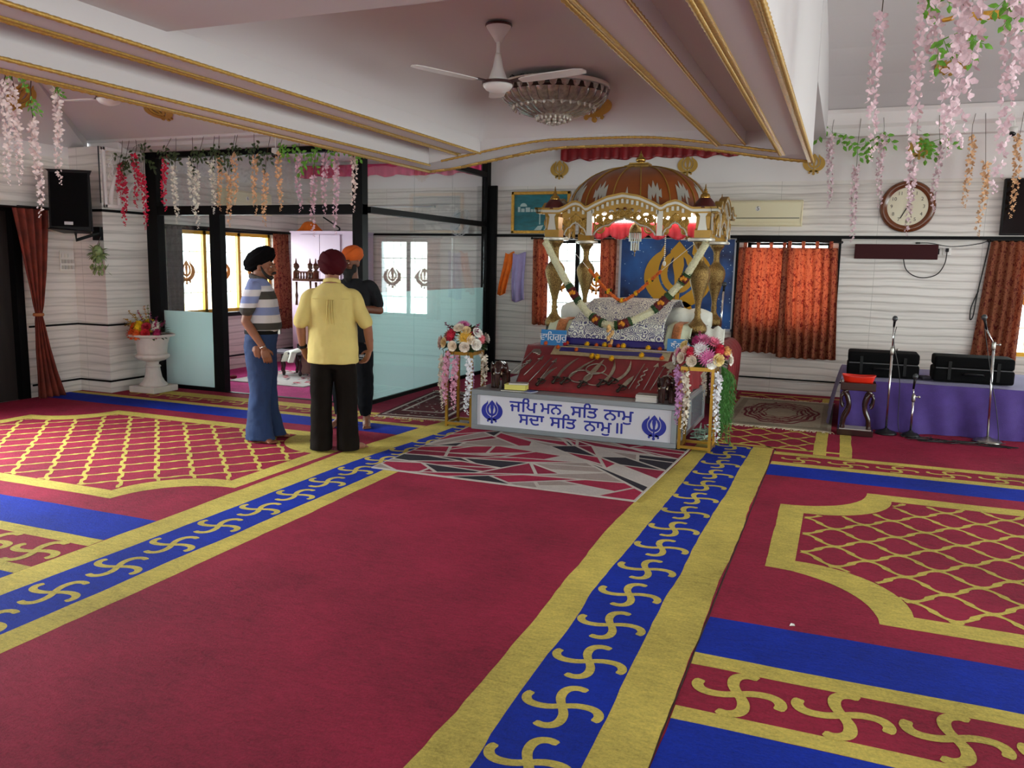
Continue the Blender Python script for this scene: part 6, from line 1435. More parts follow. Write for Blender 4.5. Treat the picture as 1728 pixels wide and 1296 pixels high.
FR = [('daisy','#c9679a',A0+.15,.20,.095),('daisy','#e3dfe0',A0-.15,.52,.085),('puff','#c61f3f',A0+.7,.45,.06),('puff','#c61f3f',A0-.55,.35,.055),('rose','#e9dcc9',A0-.9,.12,.055),('rose','#e9dcc9',A0-.42,.05,.055),('rose','#e8c9b4',A0-.75,.40,.05),('rose','#e6cf8c',A0+.55,.12,.06),('rose','#ece6dc',A0+1.25,.08,.055),('daisy','#dd88a9',A0-1.25,.28,.08),('daisy','#cc6a94',A0-.1,.95,.09),('puff','#e2b06a',A0+1.1,.35,.06),('rose','#e6cf8c',A0-1.0,.60,.05),('rose','#f0ece6',A0+.3,-.02,.05),('daisy','#d86a86',A0+.6,.85,.08),('puff','#96205a',A0-.5,.85,.05),('rose','#ece6dc',A0+2.0,.2,.06),('rose','#e9dcc9',A0-2.0,.2,.06),('daisy','#c9679a',A0+2.6,.4,.08),('puff','#c61f3f',A0+3.1,.5,.06),('rose','#f0ece6',A0-1.4,.02,.055)]
bouquet('large_bouquet','large pink, white and red bouquet on the right gold stand',-1.155,7.56,.79,.235,.24,FR,LEAF_D,7,[('#96205a',A0-.5,1.25,.13),('#96205a',A0+.9,.2,.14)],ry=.215)
FL2 = [('puff','#c3223d',A0-.5,.50,.065),('rose','#ead9c2',A0-.25,.05,.055),('rose','#e3d6c8',A0+.25,.03,.055),('rose','#ece6dc',A0+.75,.12,.06),('rose','#ddc28c',A0-.75,.15,.055),('daisy','#d8a93c',A0+.3,.42,.09),('rose','#e6cfc4',A0-1.15,.20,.06),('rose','#e9dcc9',A0-.1,.85,.06),('rose','#e0c89a',A0+.35,.75,.05),('daisy','#c9679a',A0+.1,1.2,.085),('rose','#f0ece6',A0+.95,.60,.06),('puff','#d8707a',A0+1.15,.32,.05),('rose','#dcb9ae',A0-1.3,.02,.055),('rose','#ece6dc',A0+2.1,.3,.06),('rose','#e3c9b4',A0-2.1,.3,.06),('puff','#c3223d',A0+3,.5,.06),('rose','#ead9c2',A0+.55,.30,.05)]
bouquet('large_bouquet','large cream, red and yellow bouquet on the left gold stand',-3.575,7.61,.79,.235,.235,FL2,LEAF_D,9,[('#7a1740',A0-1.1,.85,.16),('#96205a',A0+1.05,.85,.17),('#8d8f4a',A0+.2,1.4,.10),('#96205a',A0+.9,.65,.14)],ry=.215)
VH = {'mauve':'#c08ab8','cream':'#e0d6c4','white':'#e6e6ea','pink':'#d79ab0'}
def vine(label, x, y, z0, z1, c, seed, r_=.044): strand(label, x, y, z0, z1, VH[c], r_, seed, (x,y-.0,.80), None, 'vines trailing from the bouquets', n=int((z0-z1)/r_*3.4))
vine('mauve vine on the left front corner of the right stand',-1.335,7.39,.77,.30,'mauve',1); vine('cream vine just right of the mauve vine, right stand',-1.265,7.39,.74,.22,'cream',2); vine('short cream vine inside the right stand',-1.14,7.62,.72,.50,'cream',3,.028); vine('pink vine inside the right stand near its right post',-1.06,7.60,.74,.38,'pink',4,.03)
vine('white vine down the right side of the right stand',-.985,7.44,.74,.16,'white',5); vine('white vine on the left side of the left stand',-3.765,7.50,.74,.22,'cream',6); vine('mauve-pink vine on the front left of the left stand',-3.69,7.43,.77,.28,'pink',7); vine('second pink vine on the front of the left stand',-3.60,7.43,.75,.24,'pink',8)
vine('white vine on the front right of the left stand',-3.445,7.43,.74,.20,'white',9); vine('cream vine at the rear right of the left stand',-3.36,7.62,.76,.40,'cream',10); vine('mauve vine hanging inside the left stand',-3.50,7.62,.72,.26,'mauve',11,.03)
t = thing('fern_fall', 'feathery green fern trailing down the right side of the right stand', 'plant', (-.93,7.56,.1)); mb = MB(); r = random.Random(3)
for i in range(42):
    x,y = -.935+r.uniform(-.055,.055),7.58+r.uniform(-.12,.12); zz = r.uniform(.05,.35) if i%3 == 0 else r.uniform(.25,.5); p = [Vector((-.985,7.56,.80)),Vector((x,y,.70)),Vector((x+r.uniform(-.02,.02),y,(.70+zz)/2)),Vector((x+r.uniform(-.03,.03),y+r.uniform(-.03,.03),zz))]
    S = spline(p,8); mb.tube(S,.0018,3,cap=False)
    for j in range(6,len(S)):
        for s_ in range(3): leaf_at(mb,S[j],(r.uniform(-1,1),r.uniform(-1,1),-.9),.045,.006)
mb.build('fronds', mat('feathery_green','#4f8a3c',.6,var=.3,vscale=20,trans=.25), t)
mb = MB(); r = random.Random(6)
for k in range(7):
    P_ = [Vector((-1.28+r.uniform(-.03,.2),8.0+r.uniform(-.25,.5),.022+.012*k)) for _ in range(6)]; mb.tube(spline(P_,8),.006,6)
tag(mb.build('cable_coil', mat('pale_green_cable','#9db8a6',.4), smooth=True, loc=(-1.2,8.1,.015)), 'tangle of pale cables on the floor behind the right gold stand', 'cable')
# wooden elephants
def elephant(label, x, y, z, s, rz):
    mb = MB(); mb.ball((0,0,.155),(.075,.12,.075),16,12); mb.ball((0,-.125,.19),(.055,.06,.062),14,10); mb.tube([(0,-.17,.19),(0,-.195,.15),(0,-.20,.09),(0,-.195,.03),(0,-.185,.012)],[.03,.026,.02,.015,.013],10)
    for sx in (-1,1):
        for yy in (-.075,.085): mb.tube([(sx*.045,yy,.14),(sx*.048,yy,.07),(sx*.048,yy,.0)],[.034,.029,.031],12)
        mb.ball((sx*.066,-.10,.18),(.012,.05,.062),10,8)
    mb.tube([(0,.115,.19),(0,.132,.15),(0,.13,.08)],[.012,.008,.006],6); mb.ball((0,-.05,.21),(.055,.06,.035),12,8)
    o = mb.build('wooden_elephant', mat('carved_dark_wood','#2b1410',.18,var=.3,vscale=30,coat=.6), None, smooth=True); md = o.modifiers.new('one_body','REMESH'); md.mode = 'VOXEL'; md.voxel_size = .006; md.use_smooth_shade = True; sm = o.modifiers.new('smooth','SMOOTH'); sm.iterations = 4; sm.factor = .5
    t = thing('wooden_elephant', label, 'elephant figurine', (0,0,0)); o.name = 'body'; o.parent = t
    for sx in (-1,1): q = MB(); q.tube([(sx*.028,-.165,.155),(sx*.034,-.20,.14),(sx*.034,-.225,.15)],[.007,.006,.003],8); q.build('tusk', mat('ivory_tusk','#d8ccb0',.35), t, smooth=True)
    t.location = (x,y,z); t.rotation_euler = (0,0,rz); t.scale = (s,s,s); return t
elephant('dark wooden elephant figurine at the left end of the platform', -3.20,7.70,.4305,1.12,.25); elephant('dark wooden elephant figurine at the right end of the platform', -1.455,7.58,.4305,1.05,-.05)
# books and papers on the platform
def book(label, c, size, rz, m, pages=True):
    t = thing('book', label, 'book', c, 'papers and booklets on the platform'); R = rot('Z',rz); x,y,z = c
    mb = MB(); mb.cbox((x,y,z+size[2]/2),(size[0]-.006,size[1]-.006,size[2]-.004),R); mb.build('pages', m if pages is None else mat('paper','#d8d4c8',.8), t); mb = MB(); mb.cbox((x,y,z+size[2]-.001),(size[0],size[1],.002),R); mb.cbox((x,y,z+.001),(size[0],size[1],.002),R); mb.build('cover', m, t)
YP_ = mat('yellow_paper','#d8cf6a',.7); GP = mat('printed_grey_paper','#8f8a86',.7,var=.35,vscale=40); WP = mat('white_paper','#d9d4dc',.7); BP = mat('blue_print','#3a4f9a',.6,var=.3,vscale=30); BK = mat('dark_print','#3c3a3f',.5,var=.4,vscale=30)
book('glossy dark magazine beside the left elephant, lowest of its pile', (-2.975,7.50,.4305),(.24,.13,.012),.08,BK); book('small blue booklet lying flat right of the dark magazine', (-2.80,7.505,.4305),(.10,.12,.010),-.3,BP)
book('yellow folder on the dark magazine beside the left elephant', (-2.965,7.545,.443),(.22,.13,.05),.1,YP_,None); book('grey printed newspaper lying open on the yellow folder', (-2.94,7.54,.4935),(.19,.11,.016),.25,GP)
for i,(dx,rz) in enumerate(((0,0.03),(.006,-.05),(-.004,.08),(.003,0))): book(['white booklet at the bottom of the right pile','lilac white booklet second from the bottom of the right pile','white booklet third from the bottom of the right pile','grey printed booklet on top of the right pile'][i],(-1.64+dx,7.52,.4305+.0165*i),(.20,.14,.016),rz,GP if i == 3 else WP)
t = thing('paper_scrap','tiny white paper scrap on the crimson carpet near the blue band','paper',(-.117,3.921,.0135)); MB().poly([(-.13,3.91,.0137),(-.105,3.915,.016),(-.11,3.94,.0145),(-.125,3.935,.018)]).build('scrap', WHITE_PL, t)

# ---------------------------------------------------------------- right side: purple table, cases, stool, microphones
t = thing('low_stage_table', 'long low table hidden under the purple cloth', 'table', (1.5,10.15,.0115)); MB().box(.08,3.0,9.46,10.85,.48,.515).build('tabletop', WD, t)
for x in (.12,2.95):
    for y in (9.5,10.8): MB().box(x-.03,x+.03,y-.03,y+.03,.0115,.48).build('leg', WD, t)
PUR = mat('purple_cloth', '#46307a', .85, var=.12, vscale=7, bump=.25, bscale=180, sheen=.2)
mb = MB(); mb.grid(lambda u,v:(.03+3.02*u,9.42+1.48*v,.522+.003*math.sin(u*30+v*9)),60,12)
def drop(u,v): 
    x = .03+3.02*u; f = (.050*math.sin(x*9+1.6*v+.8*math.sin(x*4))+.026*math.sin(x*21-2*v))*v**.8; return (x, 9.42-.075*v**.7-f*.8, .522-.508*v)
mb.grid(drop,150,16); mb.grid(lambda u,v:(.03-.10*v**.7-.022*math.sin(u*16)*v, 10.9-1.48*u, .522-.508*v),60,12)
tag(mb.build('purple_cloth', PUR, smooth=True, merge=.0005, loc=(1.5,10.1,.02)), 'purple cloth covering the low table on the right', 'cloth')
def case(label, x0,x1,y0,y1,z0,z1):
    t = thing('instrument_case', label, 'case', ((x0+x1)/2,(y0+y1)/2,z0)); zm = z0+(z1-z0)*.55
    c = ((x0+x1)/2,(y0+y1)/2); MB().cbox((*c,(z0+zm)/2),(x1-x0,y1-y0,zm-z0-.004),None,.03).build('case_body', BLACK_CL, t, smooth=True); MB().cbox((*c,(zm+z1)/2),(x1-x0-.01,y1-y0-.01,z1-zm-.004),None,.03).build('lid', BLACK_CL, t, smooth=True)
    mb = MB(); mb.tube([(c[0]-.09,y0-.004,zm-.06),(c[0]-.08,y0-.03,zm-.05),(c[0]+.08,y0-.03,zm-.05),(c[0]+.09,y0-.004,zm-.06)],.012,8); mb.build('handle', BLACK_PL, t, smooth=True)
    mb = MB(); mb.box(x0+.02,x1-.02,y0-.002,y0+.003,zm-.006,zm+.006); mb.build('zip', mat('grey_zip','#3a3a3c',.5), t)
    for fx in (.18,.78): MB().box(x0+(x1-x0)*fx,x0+(x1-x0)*fx+.03,y0-.006,y0+.002,z0+.03,z1-.05).build('strap', BLACK_PL, t)
case('black soft instrument case on the purple table, the left one', .08,.80,9.72,10.12,.528,.80); case('black soft instrument case on the purple table, the right one', .93,1.68,9.68,10.10,.528,.80)
mb = MB(); mb.cbox((.865,9.85,.545),(.10,.12,.035),rot('Z',.4),.012); tag(mb.build('folded_cloth', mat('grey_cloth','#4a4550',.9), smooth=True, loc=(.865,9.85,.528)), 'small crumpled grey cloth between the two black cases', 'cloth')
# carved stool with red basket
t = thing('carved_stool', 'dark carved stool with swan-neck legs in front of the purple cloth', 'stool', (.19,8.99,.0115)); x0,x1,y0,y1 = .025,.365,8.90,9.14
MB().box(x0,x1,y0,y1,.0115,.075).build('base', DARKWOOD, t, bevel=.006); MB().box(x0+.02,x1-.02,y0-.001,y0+.2,.0755,.085).build('marble_inlay', mat('pale_marble','#a9a29c',.3), t)
MB().box(x0+.005,x1-.005,y0,y1,.475,.555).build('seat', DARKWOOD, t, bevel=.008)
for sx,cx in ((1,x0+.075),(-1,x1-.075)):
    for y in (y0+.03,y1-.03):
        mb = MB(); S = spline([(cx-sx*.03,y,.08),(cx-sx*.02,y,.18),(cx+sx*.012,y,.26),(cx+sx*.02,y,.33),(cx+sx*.0,y,.41),(cx-sx*.02,y,.45),(cx+sx*.0,y,.478)],8); mb.tube(S,[.026]*3+[.024]*(len(S)-6)+[.02]*3,10); mb.tube(spline([(cx-sx*.03,y,.44),(cx-sx*.055,y,.40),(cx-sx*.05,y,.33),(cx-sx*.03,y,.30)],6),.014,8); mb.build('leg', DARKWOOD, t, smooth=True)
t = thing('plastic_basket', 'bright red plastic basket on the carved stool', 'basket', (.195,9.02,.556)); RB = mat('red_plastic','#d3260f',.35); n = 40
def bk(u,v):
    a = 2*PI*u; e = 3; r_ = (abs(math.cos(a))**e+abs(math.sin(a))**e)**(-1/e); k = .86+.14*v; return (.195+.155*k*r_*math.cos(a), 9.02+.10*k*r_*math.sin(a), .5565+(.055+.014*abs(math.cos(a))**2)*v)
mb = MB(); mb.grid(bk,64,6); mb.add([bk(i/40,0) for i in range(40)],[tuple(range(40))]); mb.build('bowl', RB, t, smooth=True, solid=.004); mb = MB(); mb.tube([bk(i/48,1) for i in range(49)],.006,6,cap=False); mb.build('rim', RB, t, smooth=True)
MICB = mat('mic_grille','#4a4c4e',.45,.6)
def mic_stand(label, x,y, pole_top, boom, mic_at, base_r, bm, z=.0115, tilt=0):
    t = thing('microphone_stand', label, 'microphone', (x,y,z)); mb = MB(); mb.lathe([(base_r,0),(base_r,.012),(base_r*.8,.03),(base_r*.3,.045),(.018,.06)],(x,y,z),28); mb.build('round_base', bm, t, smooth=True)
    P1 = Vector((x+tilt,y,pole_top)); mb = MB(); mb.tube([(x,y,z+.05),P1],.0115,10); mb.build('pole', CHROME, t, smooth=True); mb = MB(); mb.lathe([(.017,-.03),(.019,-.02),(.019,.03),(.014,.045)],P1-Vector((0,0,.02)),12); mb.tube([P1+Vector((-.02,0,0)),P1+Vector((.045,0,.0))],.007,8); mb.ball(P1+Vector((.05,0,0)),.013,8,6); mb.build('clutch', STEEL, t, smooth=True)
    a = Vector(boom); m = Vector(mic_at); mb = MB(); mb.tube([P1,a],.008,8); mb.build('boom', CHROME, t, smooth=True)
    d = (m-a).normalized(); q = MB(); q.tube([a,a.lerp(m,.6),m],[.010,.012,.016],10); mc = q.build('microphone', BLACK_PL, t, smooth=True); q = MB(); q.ball(m+d*.012,(.026,.026,.030),12,10); q.build('grille_ball', MICB, mc, smooth=True); return t
IRON = mat('black_iron_base','#17171a',.45,.3)
mic_stand('tall chrome microphone stand beside the carved stool', .495,9.19,.885,(.487,9.19,1.12),(.490,9.17,1.19),.105,IRON,tilt=-.005); mic_stand('tall chrome microphone stand at the right with a steel base', 1.416,9.19,.985,(1.31,9.19,1.13),(1.282,9.18,1.235),.13,STEEL,tilt=-.03)
mic_stand('short microphone stand between the two tall ones', .723,9.17,.42,(.715,9.17,.50),(.722,9.16,.615),.09,IRON)
mb = MB(); r = random.Random(14)
for k in range(7):
    P_ = [Vector((.72+.12*i+r.uniform(-.05,.05)*2, 9.05+r.uniform(-.16,.12), .0165+.002*k)) for i in range(8)]; mb.tube(spline(P_,8),.004,6)
mb.tube(spline([(.72,9.17,.03),(.64,9.12,.02),(.60,9.18,.15),(.58,9.19,.6),(.50,9.18,.95),(.51,9.17,1.12)],8),.004,5); mb.tube(spline([(1.42,9.18,.03),(1.50,9.14,.03),(1.47,9.16,.3),(1.40,9.17,.62),(1.33,9.17,.95),(1.29,9.17,1.15)],8),.004,5)
tag(mb.build('cable_tangle', PIPE, smooth=True, loc=(1.1,9.1,.0125)), 'tangle of black microphone cables on the carpet by the purple cloth', 'cable')
t = thing('microphone_stand', 'slim chrome microphone stand behind the right vase columns', 'microphone', (-1.342,10.0,.81)); mb = MB(); mb.tube([(-1.345,10.0,.81),(-1.328,10.0,1.40)],.012,10); mb.build('pole', CHROME, t, smooth=True); mb = MB(); mb.tube([(-1.328,10,1.40),(-1.325,10,1.46)],[.012,.016],10); q = mb.build('microphone', BLACK_PL, t, smooth=True); mb = MB(); mb.ball((-1.324,10,1.483),.030,12,10); mb.build('grille_ball', MICB, q, smooth=True)
mb = MB(); mb.lathe([(.07,.0),(.07,.01),(.015,.02)],(-1.345,10.0,.808),20); mb.build('round_base', IRON, t)

# ---------------------------------------------------------------- inside the glass room
t = thing('wardrobe', 'tall lilac wardrobe with two doors inside the glass room', 'wardrobe', (-7.68,11.25,.012)); WR = mat('lilac_laminate','#bfa9bd',.35)
MB().box(-8.24,-7.08,11.02,11.6,.012,2.10).build('carcass', WR, t)
for a,b in ((-8.05,-7.69),(-7.682,-7.31)):
    q = MB().box(a,b,11.0,11.019,.10,2.07).build('door', WR, t, bevel=.003); MB().cbox(((b-.04 if a < -7.7 else a+.04),10.985,1.05),(.015,.025,.16)).build('handle', STEEL, q)
MB().box(-8.25,-7.07,11.0,11.6,2.10,2.125).build('cornice', WR, t)
mb = MB(); mb.grid(lambda u,v:(-8.20+.34*u,11.1+.28*v,2.128+(.15*math.sin(PI*u)**.6*math.sin(PI*v)**.6)*(1+.35*noise.noise(Vector((u*5,v*5,1)))) ),26,20); tag(mb.build('cloth_bundle', mat('saffron_cloth','#dd6a0c',.8), smooth=True, loc=(-8.03,11.24,2.126)), 'orange cloth bundle on top of the lilac wardrobe', 'cloth')
mb = MB(); mb.tube(spline([(-7.55,11.3,2.128),(-7.50,11.28,2.18),(-7.62,11.25,2.26),(-7.75,11.2,2.35)],8),.012,6); mb.lathe([(.05,2.126),(.05,2.14),(.02,2.15)],(-7.55,11.3,0),14); tag(mb.build('desk_lamp', BLACK_PL, smooth=True, loc=(-7.55,11.3,2.126)), 'small black jointed lamp on top of the wardrobe', 'lamp')
# model pavilion on a pedestal
t = thing('model_pavilion', 'small carved wooden pavilion model on a brown pedestal in the glass room', 'model', (-7.25,10.2,.012)); TW = mat('turned_teak','#5a2c14',.3,var=.25,vscale=20); cx,cy = -7.25,10.2
MB().box(cx-.14,cx+.16,cy-.16,cy+.16,.012,1.02).build('pedestal', mat('pinkish_board','#a87f78',.6), t); MB().box(cx-.21,cx+.21,cy-.21,cy+.21,1.37,1.405).build('roof_slab', TW, t)
for x in (cx-.17,cx+.17):
    for y in (cy-.17,cy+.17): mb = MB(); mb.lathe([(.02,1.02),(.016,1.1),(.026,1.16),(.014,1.22),(.018,1.36)],(x,y,0),10); mb.build('column', TW, t, smooth=True); mb = MB(); mb.lathe([(.045,1.405),(.045,1.50),(.055,1.51),(.02,1.53),(.05,1.57),(.04,1.61),(.015,1.63),(.006,1.69),(0,1.70)],(x,y,0),12); mb.build('corner_finial', TW, t, smooth=True)
for i in range(6):
    for y in (cy-.19,): mb = MB(); mb.lathe([(.012,1.405),(.018,1.43),(.010,1.46),(.016,1.49)],(cx-.12+.048*i,y,0),8); mb.build('baluster', TW, t, smooth=True)
MB().box(cx-.15,cx+.15,cy-.205,cy-.175,1.49,1.51).build('rail', TW, t)
t = thing('side_table', 'low dark side table with turned legs inside the glass room', 'table', (-7.38,9.85,.026)); MB().box(-7.72,-7.10,9.66,10.05,.335,.36).build('tabletop', mat('greyish_top','#6b6670',.3), t)
for x in (-7.68,-7.42,-7.14):
    for y in (9.70,10.01): mb = MB(); mb.lathe([(.018,.026),(.026,.06),(.016,.10),(.030,.17),(.018,.25),(.028,.335)],(x,y,0),10); mb.build('leg', DARKWOOD, t, smooth=True)
mb = MB(); mb.grid(lambda u,v:(-7.38+.22*u+.03*math.sin(v*4), 9.62+.05*math.sin(u*6)+(.3*(1-min(1,v*2))), .372-.26*max(0,v-.45)+.05*math.sin(u*PI)*(1-v)), 16,16); tag(mb.build('white_cloth', WHC, smooth=True, loc=(-7.3,9.75,.2), solid=.006), 'white cloth thrown over the low side table', 'cloth')
mb = MB(); mb.M = Matrix.Translation((-7.15,9.55,.0105)); r = random.Random(17); slab(mb, rect(-.62,.62,-.62,.62), 0, .012, 0)
for i in range(90):
    x,y = r.uniform(-.56,.56),r.uniform(-.56,.56); s = r.uniform(.02,.07); mb.m = r.choice([1,1,2,3]); a = r.uniform(0,PI); mb.flat([(x+s*math.cos(a+q)*w_,y+s*math.sin(a+q)*w_) for q,w_ in ((0,1),(PI/3,.5),(2*PI/3,1),(PI,.5),(4*PI/3,1),(5*PI/3,.5))], .0125+i*1e-6)
tag(mb.build('floral_rug', [pile('white_rug','#cfc8c4',.1),pile('red_figures','#b3203a'),pile('dark_figures','#3a2326'),pile('pink_figures','#c97a86')], loc=(-7.15,9.55,.0105)), 'white and red figured rug under the side table in the glass room', 'rug')
t = thing('floor_cushion','small dark red cushion on the magenta carpet of the glass room','cushion',(-7.66,9.35,.011)); mb = MB(); mb.ball((-7.86,9.15,.036),(.05,.05,.028),14,10); mb.build('cover', mat('dark_red_velvet','#6e0f20',.9), t, smooth=True)
# wall fan
t = thing('wall_fan', 'white wall fan on the back wall inside the glass room', 'fan', (-5.5,11.55,2.3)); c = Vector((-5.46,11.40,2.28)); R = rot('Z',-.45) @ rot('X',PI/2-.2)
WG = mat('fan_cage','#d7d9da',.4)
mb = MB()
for rr_,dz in ((.20,.0),(.15,.035),(.09,.05),(.20,-.05),(.15,-.075)): mb.tube([c+R@Vector((rr_*math.cos(a),rr_*math.sin(a),dz)) for a in [2*PI*i/32 for i in range(33)]],.005 if rr_ == .20 else .003,5,cap=False)
for i in range(24): a = 2*PI*i/24; mb.tube([c+R@Vector((rr_*math.cos(a),rr_*math.sin(a),dz)) for rr_,dz in ((.03,.055),(.09,.05),(.15,.035),(.20,0),(.20,-.05),(.15,-.075),(.05,-.085))],.0025,4)
mb.build('cage', WG, t)
for k in range(3):
    q = MB(); a = 2*PI*k/3; q.grid(lambda u,v:c+R@Vector(((.03+.15*u)*math.cos(a+(v-.5)*.9*(.6+u*.5)),(.03+.15*u)*math.sin(a+(v-.5)*.9*(.6+u*.5)),-.03+.04*(v-.5))),6,6); q.build('blade', mat('fan_blade_grey','#aeb6ba',.35), t, smooth=True, solid=.003)
mb = MB(); mb.ball(c+R@Vector((0,0,-.09)),.055,12,8); mb.tube([c+R@Vector((0,0,-.09)),(-5.48,11.6,2.2)],.02,8); mb.box(-5.55,-5.41,11.62,11.668,2.12,2.32); mb.build('motor_and_bracket', WG, t, smooth=False)
t = thing('tube_light', 'long white tube light fitting high in the glass room', 'lamp', (-6.6,11.64,2.52)); MB().box(-7.2,-6.0,11.635,11.668,2.515,2.545).build('batten', WHITE_PL, t); mb = MB(); mb.tube([(-7.15,11.625,2.53),(-6.05,11.625,2.53)],.013,10); mb.build('tube', mat('unlit_tube','#eef0f2',.3), t, smooth=True)
def cctv(label, x,y,z):
    t = thing('security_camera', label, 'camera', (x,y,z)); mb = MB(); mb.lathe([(.045,.06),(.048,.02),(.04,-.01)],(x,y,z),16); mb.build('housing', WHITE_PL, t, smooth=True); mb = MB(); mb.ball((x-.01,y-.01,z-.012),.036,14,10); mb.build('dark_dome', mat('dome_black','#08080a',.08), t, smooth=True); mb = MB(); mb.tube([(x,y,z+.05),(x,y+.0,z+.20)],.008,6); mb.build('drop_rod', WHITE_PL, t)
cctv('small black dome security camera over the glass partition', -5.99,7.77,2.84); cctv('small black dome security camera at the right end of the back wall cornice', 1.69,11.36,3.30)
# ---------------------------------------------------------------- people
def skin_mat(name, c):
    m = mat(name, c, .55, var=.10, vscale=20, bump=.08, bscale=120); p = m.node_tree.nodes['Principled BSDF']
    p.inputs['Subsurface Weight'].default_value = .08; p.inputs['Subsurface Radius'].default_value = (.02,.008,.005); return m
class Man:
    def __init__(s, label, origin, facing, k=1.0):
        s.t = thing('person', label, 'person', (origin[0],origin[1],origin[2])); s.o = Vector(origin); f = Vector((facing[0],facing[1])).normalized(); s.k = k
        s.R = Matrix(((f.y,f.x,0),(-f.x,f.y,0),(0,0,1)))       # columns: his right, forward, up
    def p(s, v): return s.o + s.R @ (Vector(v)*s.k)
    def d(s, v): return (s.R @ Vector(v)).normalized()
    def rings(s, mb, rings, n=28, e=2.3):
        """stack of superellipse rings (z, x, y, rx, ry)"""
        vs = []; fs = []
        for z,cx,cy,rx,ry in rings:
            for i in range(n):
                a = 2*PI*i/n; c,q = math.cos(a),math.sin(a); r = (abs(c)**e+abs(q)**e)**(-1/e); vs.append(s.p((cx+rx*r*c,cy+ry*r*q,z)))
        for j in range(len(rings)-1):
            for i in range(n): q=(i+1)%n; fs.append((j*n+i,j*n+q,(j+1)*n+q,(j+1)*n+i))
        fs.append(tuple(reversed(range(n)))); fs.append(tuple((len(rings)-1)*n+i for i in range(n))); mb.add(vs,fs)
    def limb(s, mb, pts, radii, n=14, sub=5):
        P = spline([s.p(q) for q in pts], sub); k = len(pts); rr = []
        for i in range(len(P)):
            q = i/sub; a = min(int(q),k-1); b = min(a+1,k-1); rr.append((radii[a]+(radii[b]-radii[a])*(q-a))*s.k)
        mb.tube(P, rr, n); mb.ball(P[0],rr[0]*.98,n,8); mb.ball(P[-1],rr[-1]*.98,n,8)
    def ball(s, mb, c, r, n=16, m=12, tilt=None):
        R = s.R @ tilt if tilt is not None else s.R
        mb.ball(s.p(c), tuple(x*s.k for x in r), n, m, R)
    def hand(s, mb, wrist, d, t, curl, spread=.0):
        """palm, four fingers of different lengths and a thumb; d = along the hand, t = towards the thumb (local axes)"""
        w = Vector(wrist); d = Vector(d).normalized(); t = Vector(t); t = (t-d*t.dot(d)).normalized(); n_ = d.cross(t) ; n_ = n_*s.palm
        mb.ball(s.p(w+d*.048), tuple(x*s.k for x in (.016,.050,.040)), 14, 10, s.R @ Matrix((n_,d,t)).transposed())
        mb.ball(s.p(w+d*.07-t*.002), tuple(x*s.k for x in (.014,.030,.042)), 14, 10, s.R @ Matrix((n_,d,t)).transposed())
        for off,L,c0 in ((.031,.072,.0),(.011,.080,.05),(-.010,.074,.10),(-.030,.058,.18)):
            b = w+d*.088+t*off; P = [b-d*.02]; a = 0; cur = b; P.append(b)
            for seg,fr in ((.45,.55),(.32,.85),(.23,.7)):
                a += (curl+c0)*fr; dr = d*math.cos(a)+n_*math.sin(a)+t*off*(.8+spread*8); cur = cur+dr.normalized()*L*seg; P.append(cur)
            mb.tube([s.p(q) for q in P], [x*s.k for x in (.0095,.0098,.0088,.0080,.0066)], 8); mb.ball(s.p(P[-1]),.0066*s.k,8,6)
        b = w+d*.028+t*.030; d1 = (d*.65+t*.62+n_*.35).normalized(); d2 = (d*.86+t*.20+n_*.45).normalized(); P = [b-d1*.015,b,b+d1*.036,b+d1*.036+d2*.032]
        mb.tube([s.p(q) for q in P],[x*s.k for x in (.014,.0125,.0108,.0078)],9); mb.ball(s.p(P[-1]),.0078*s.k,8,6)
    def foot(s, mb, heel, d, ankle_z=.075):
        h = Vector((heel[0],heel[1],0)); d = Vector((d[0],d[1],0)).normalized(); x = Vector((d.y,-d.x,0)); zz = Vector((0,0,1))
        mb.tube([s.p(h+zz*.034-d*.01),s.p(h+d*.05+zz*.036),s.p(h+d*.11+zz*.032),s.p(h+d*.17+zz*.022),s.p(h+d*.205+zz*.016)],[.034,.040,.041,.036,.020],14,sy=.80)
        mb.tube([s.p(h+zz*.20+d*.03),s.p(h+zz*.11+d*.03),s.p(h+zz*.06+d*.035),s.p(h+zz*.04+d*.09)],[.045,.038,.040,.030],14); mb.ball(s.p(h+zz*.028),.032,12,8)
        side = 1 if heel[0] > 0 else -1
        for i,(o_,L,r_) in enumerate(((-.030,.045,.0135),(-.010,.044,.0098),(.007,.039,.0092),(.022,.033,.0086),(.036,.026,.0082))):
            b = h+d*.185+x*(o_*side)+zz*.014; mb.tube([s.p(b),s.p(b+d*L*.6+zz*.002),s.p(b+d*L-zz*.003)],[r_*1.05,r_,r_*.85],8); mb.ball(s.p(b+d*L-zz*.003),r_*.9,8,6)
    def head(s, mb, c, yaw=0, pitch=0):
        """skull, jaw, brow, nose, lips, ears on a neck; remembers the head frame"""
        s.hc = Vector(c); s.hR = rot('Z',yaw) @ rot('X',pitch); H = lambda v: s.hc + s.hR @ Vector(v); s.H = H
        B = lambda c_,r_,tl=None: s.ball(mb, H(c_), r_, 16, 12, s.hR @ tl if tl is not None else s.hR)
        B((0,-.012,.025),(.076,.095,.095)); B((0,.022,-.04),(.058,.066,.075)); B((0,.048,-.088),(.030,.028,.022)); B((0,.078,.012),(.052,.020,.016)); B((.034,.068,-.030),(.026,.022,.022)); B((-.034,.068,-.030),(.026,.022,.022))
        mb.tube([s.p(H(q)) for q in ((0,.086,.010),(0,.098,-.012),(0,.112,-.032),(0,.100,-.043))],[.008,.011,.0145,.010],10); B((.012,.098,-.038),(.009,.010,.008)); B((-.012,.098,-.038),(.009,.010,.008))
        B((0,.090,-.064),(.024,.010,.006)); B((0,.088,-.075),(.020,.010,.007))
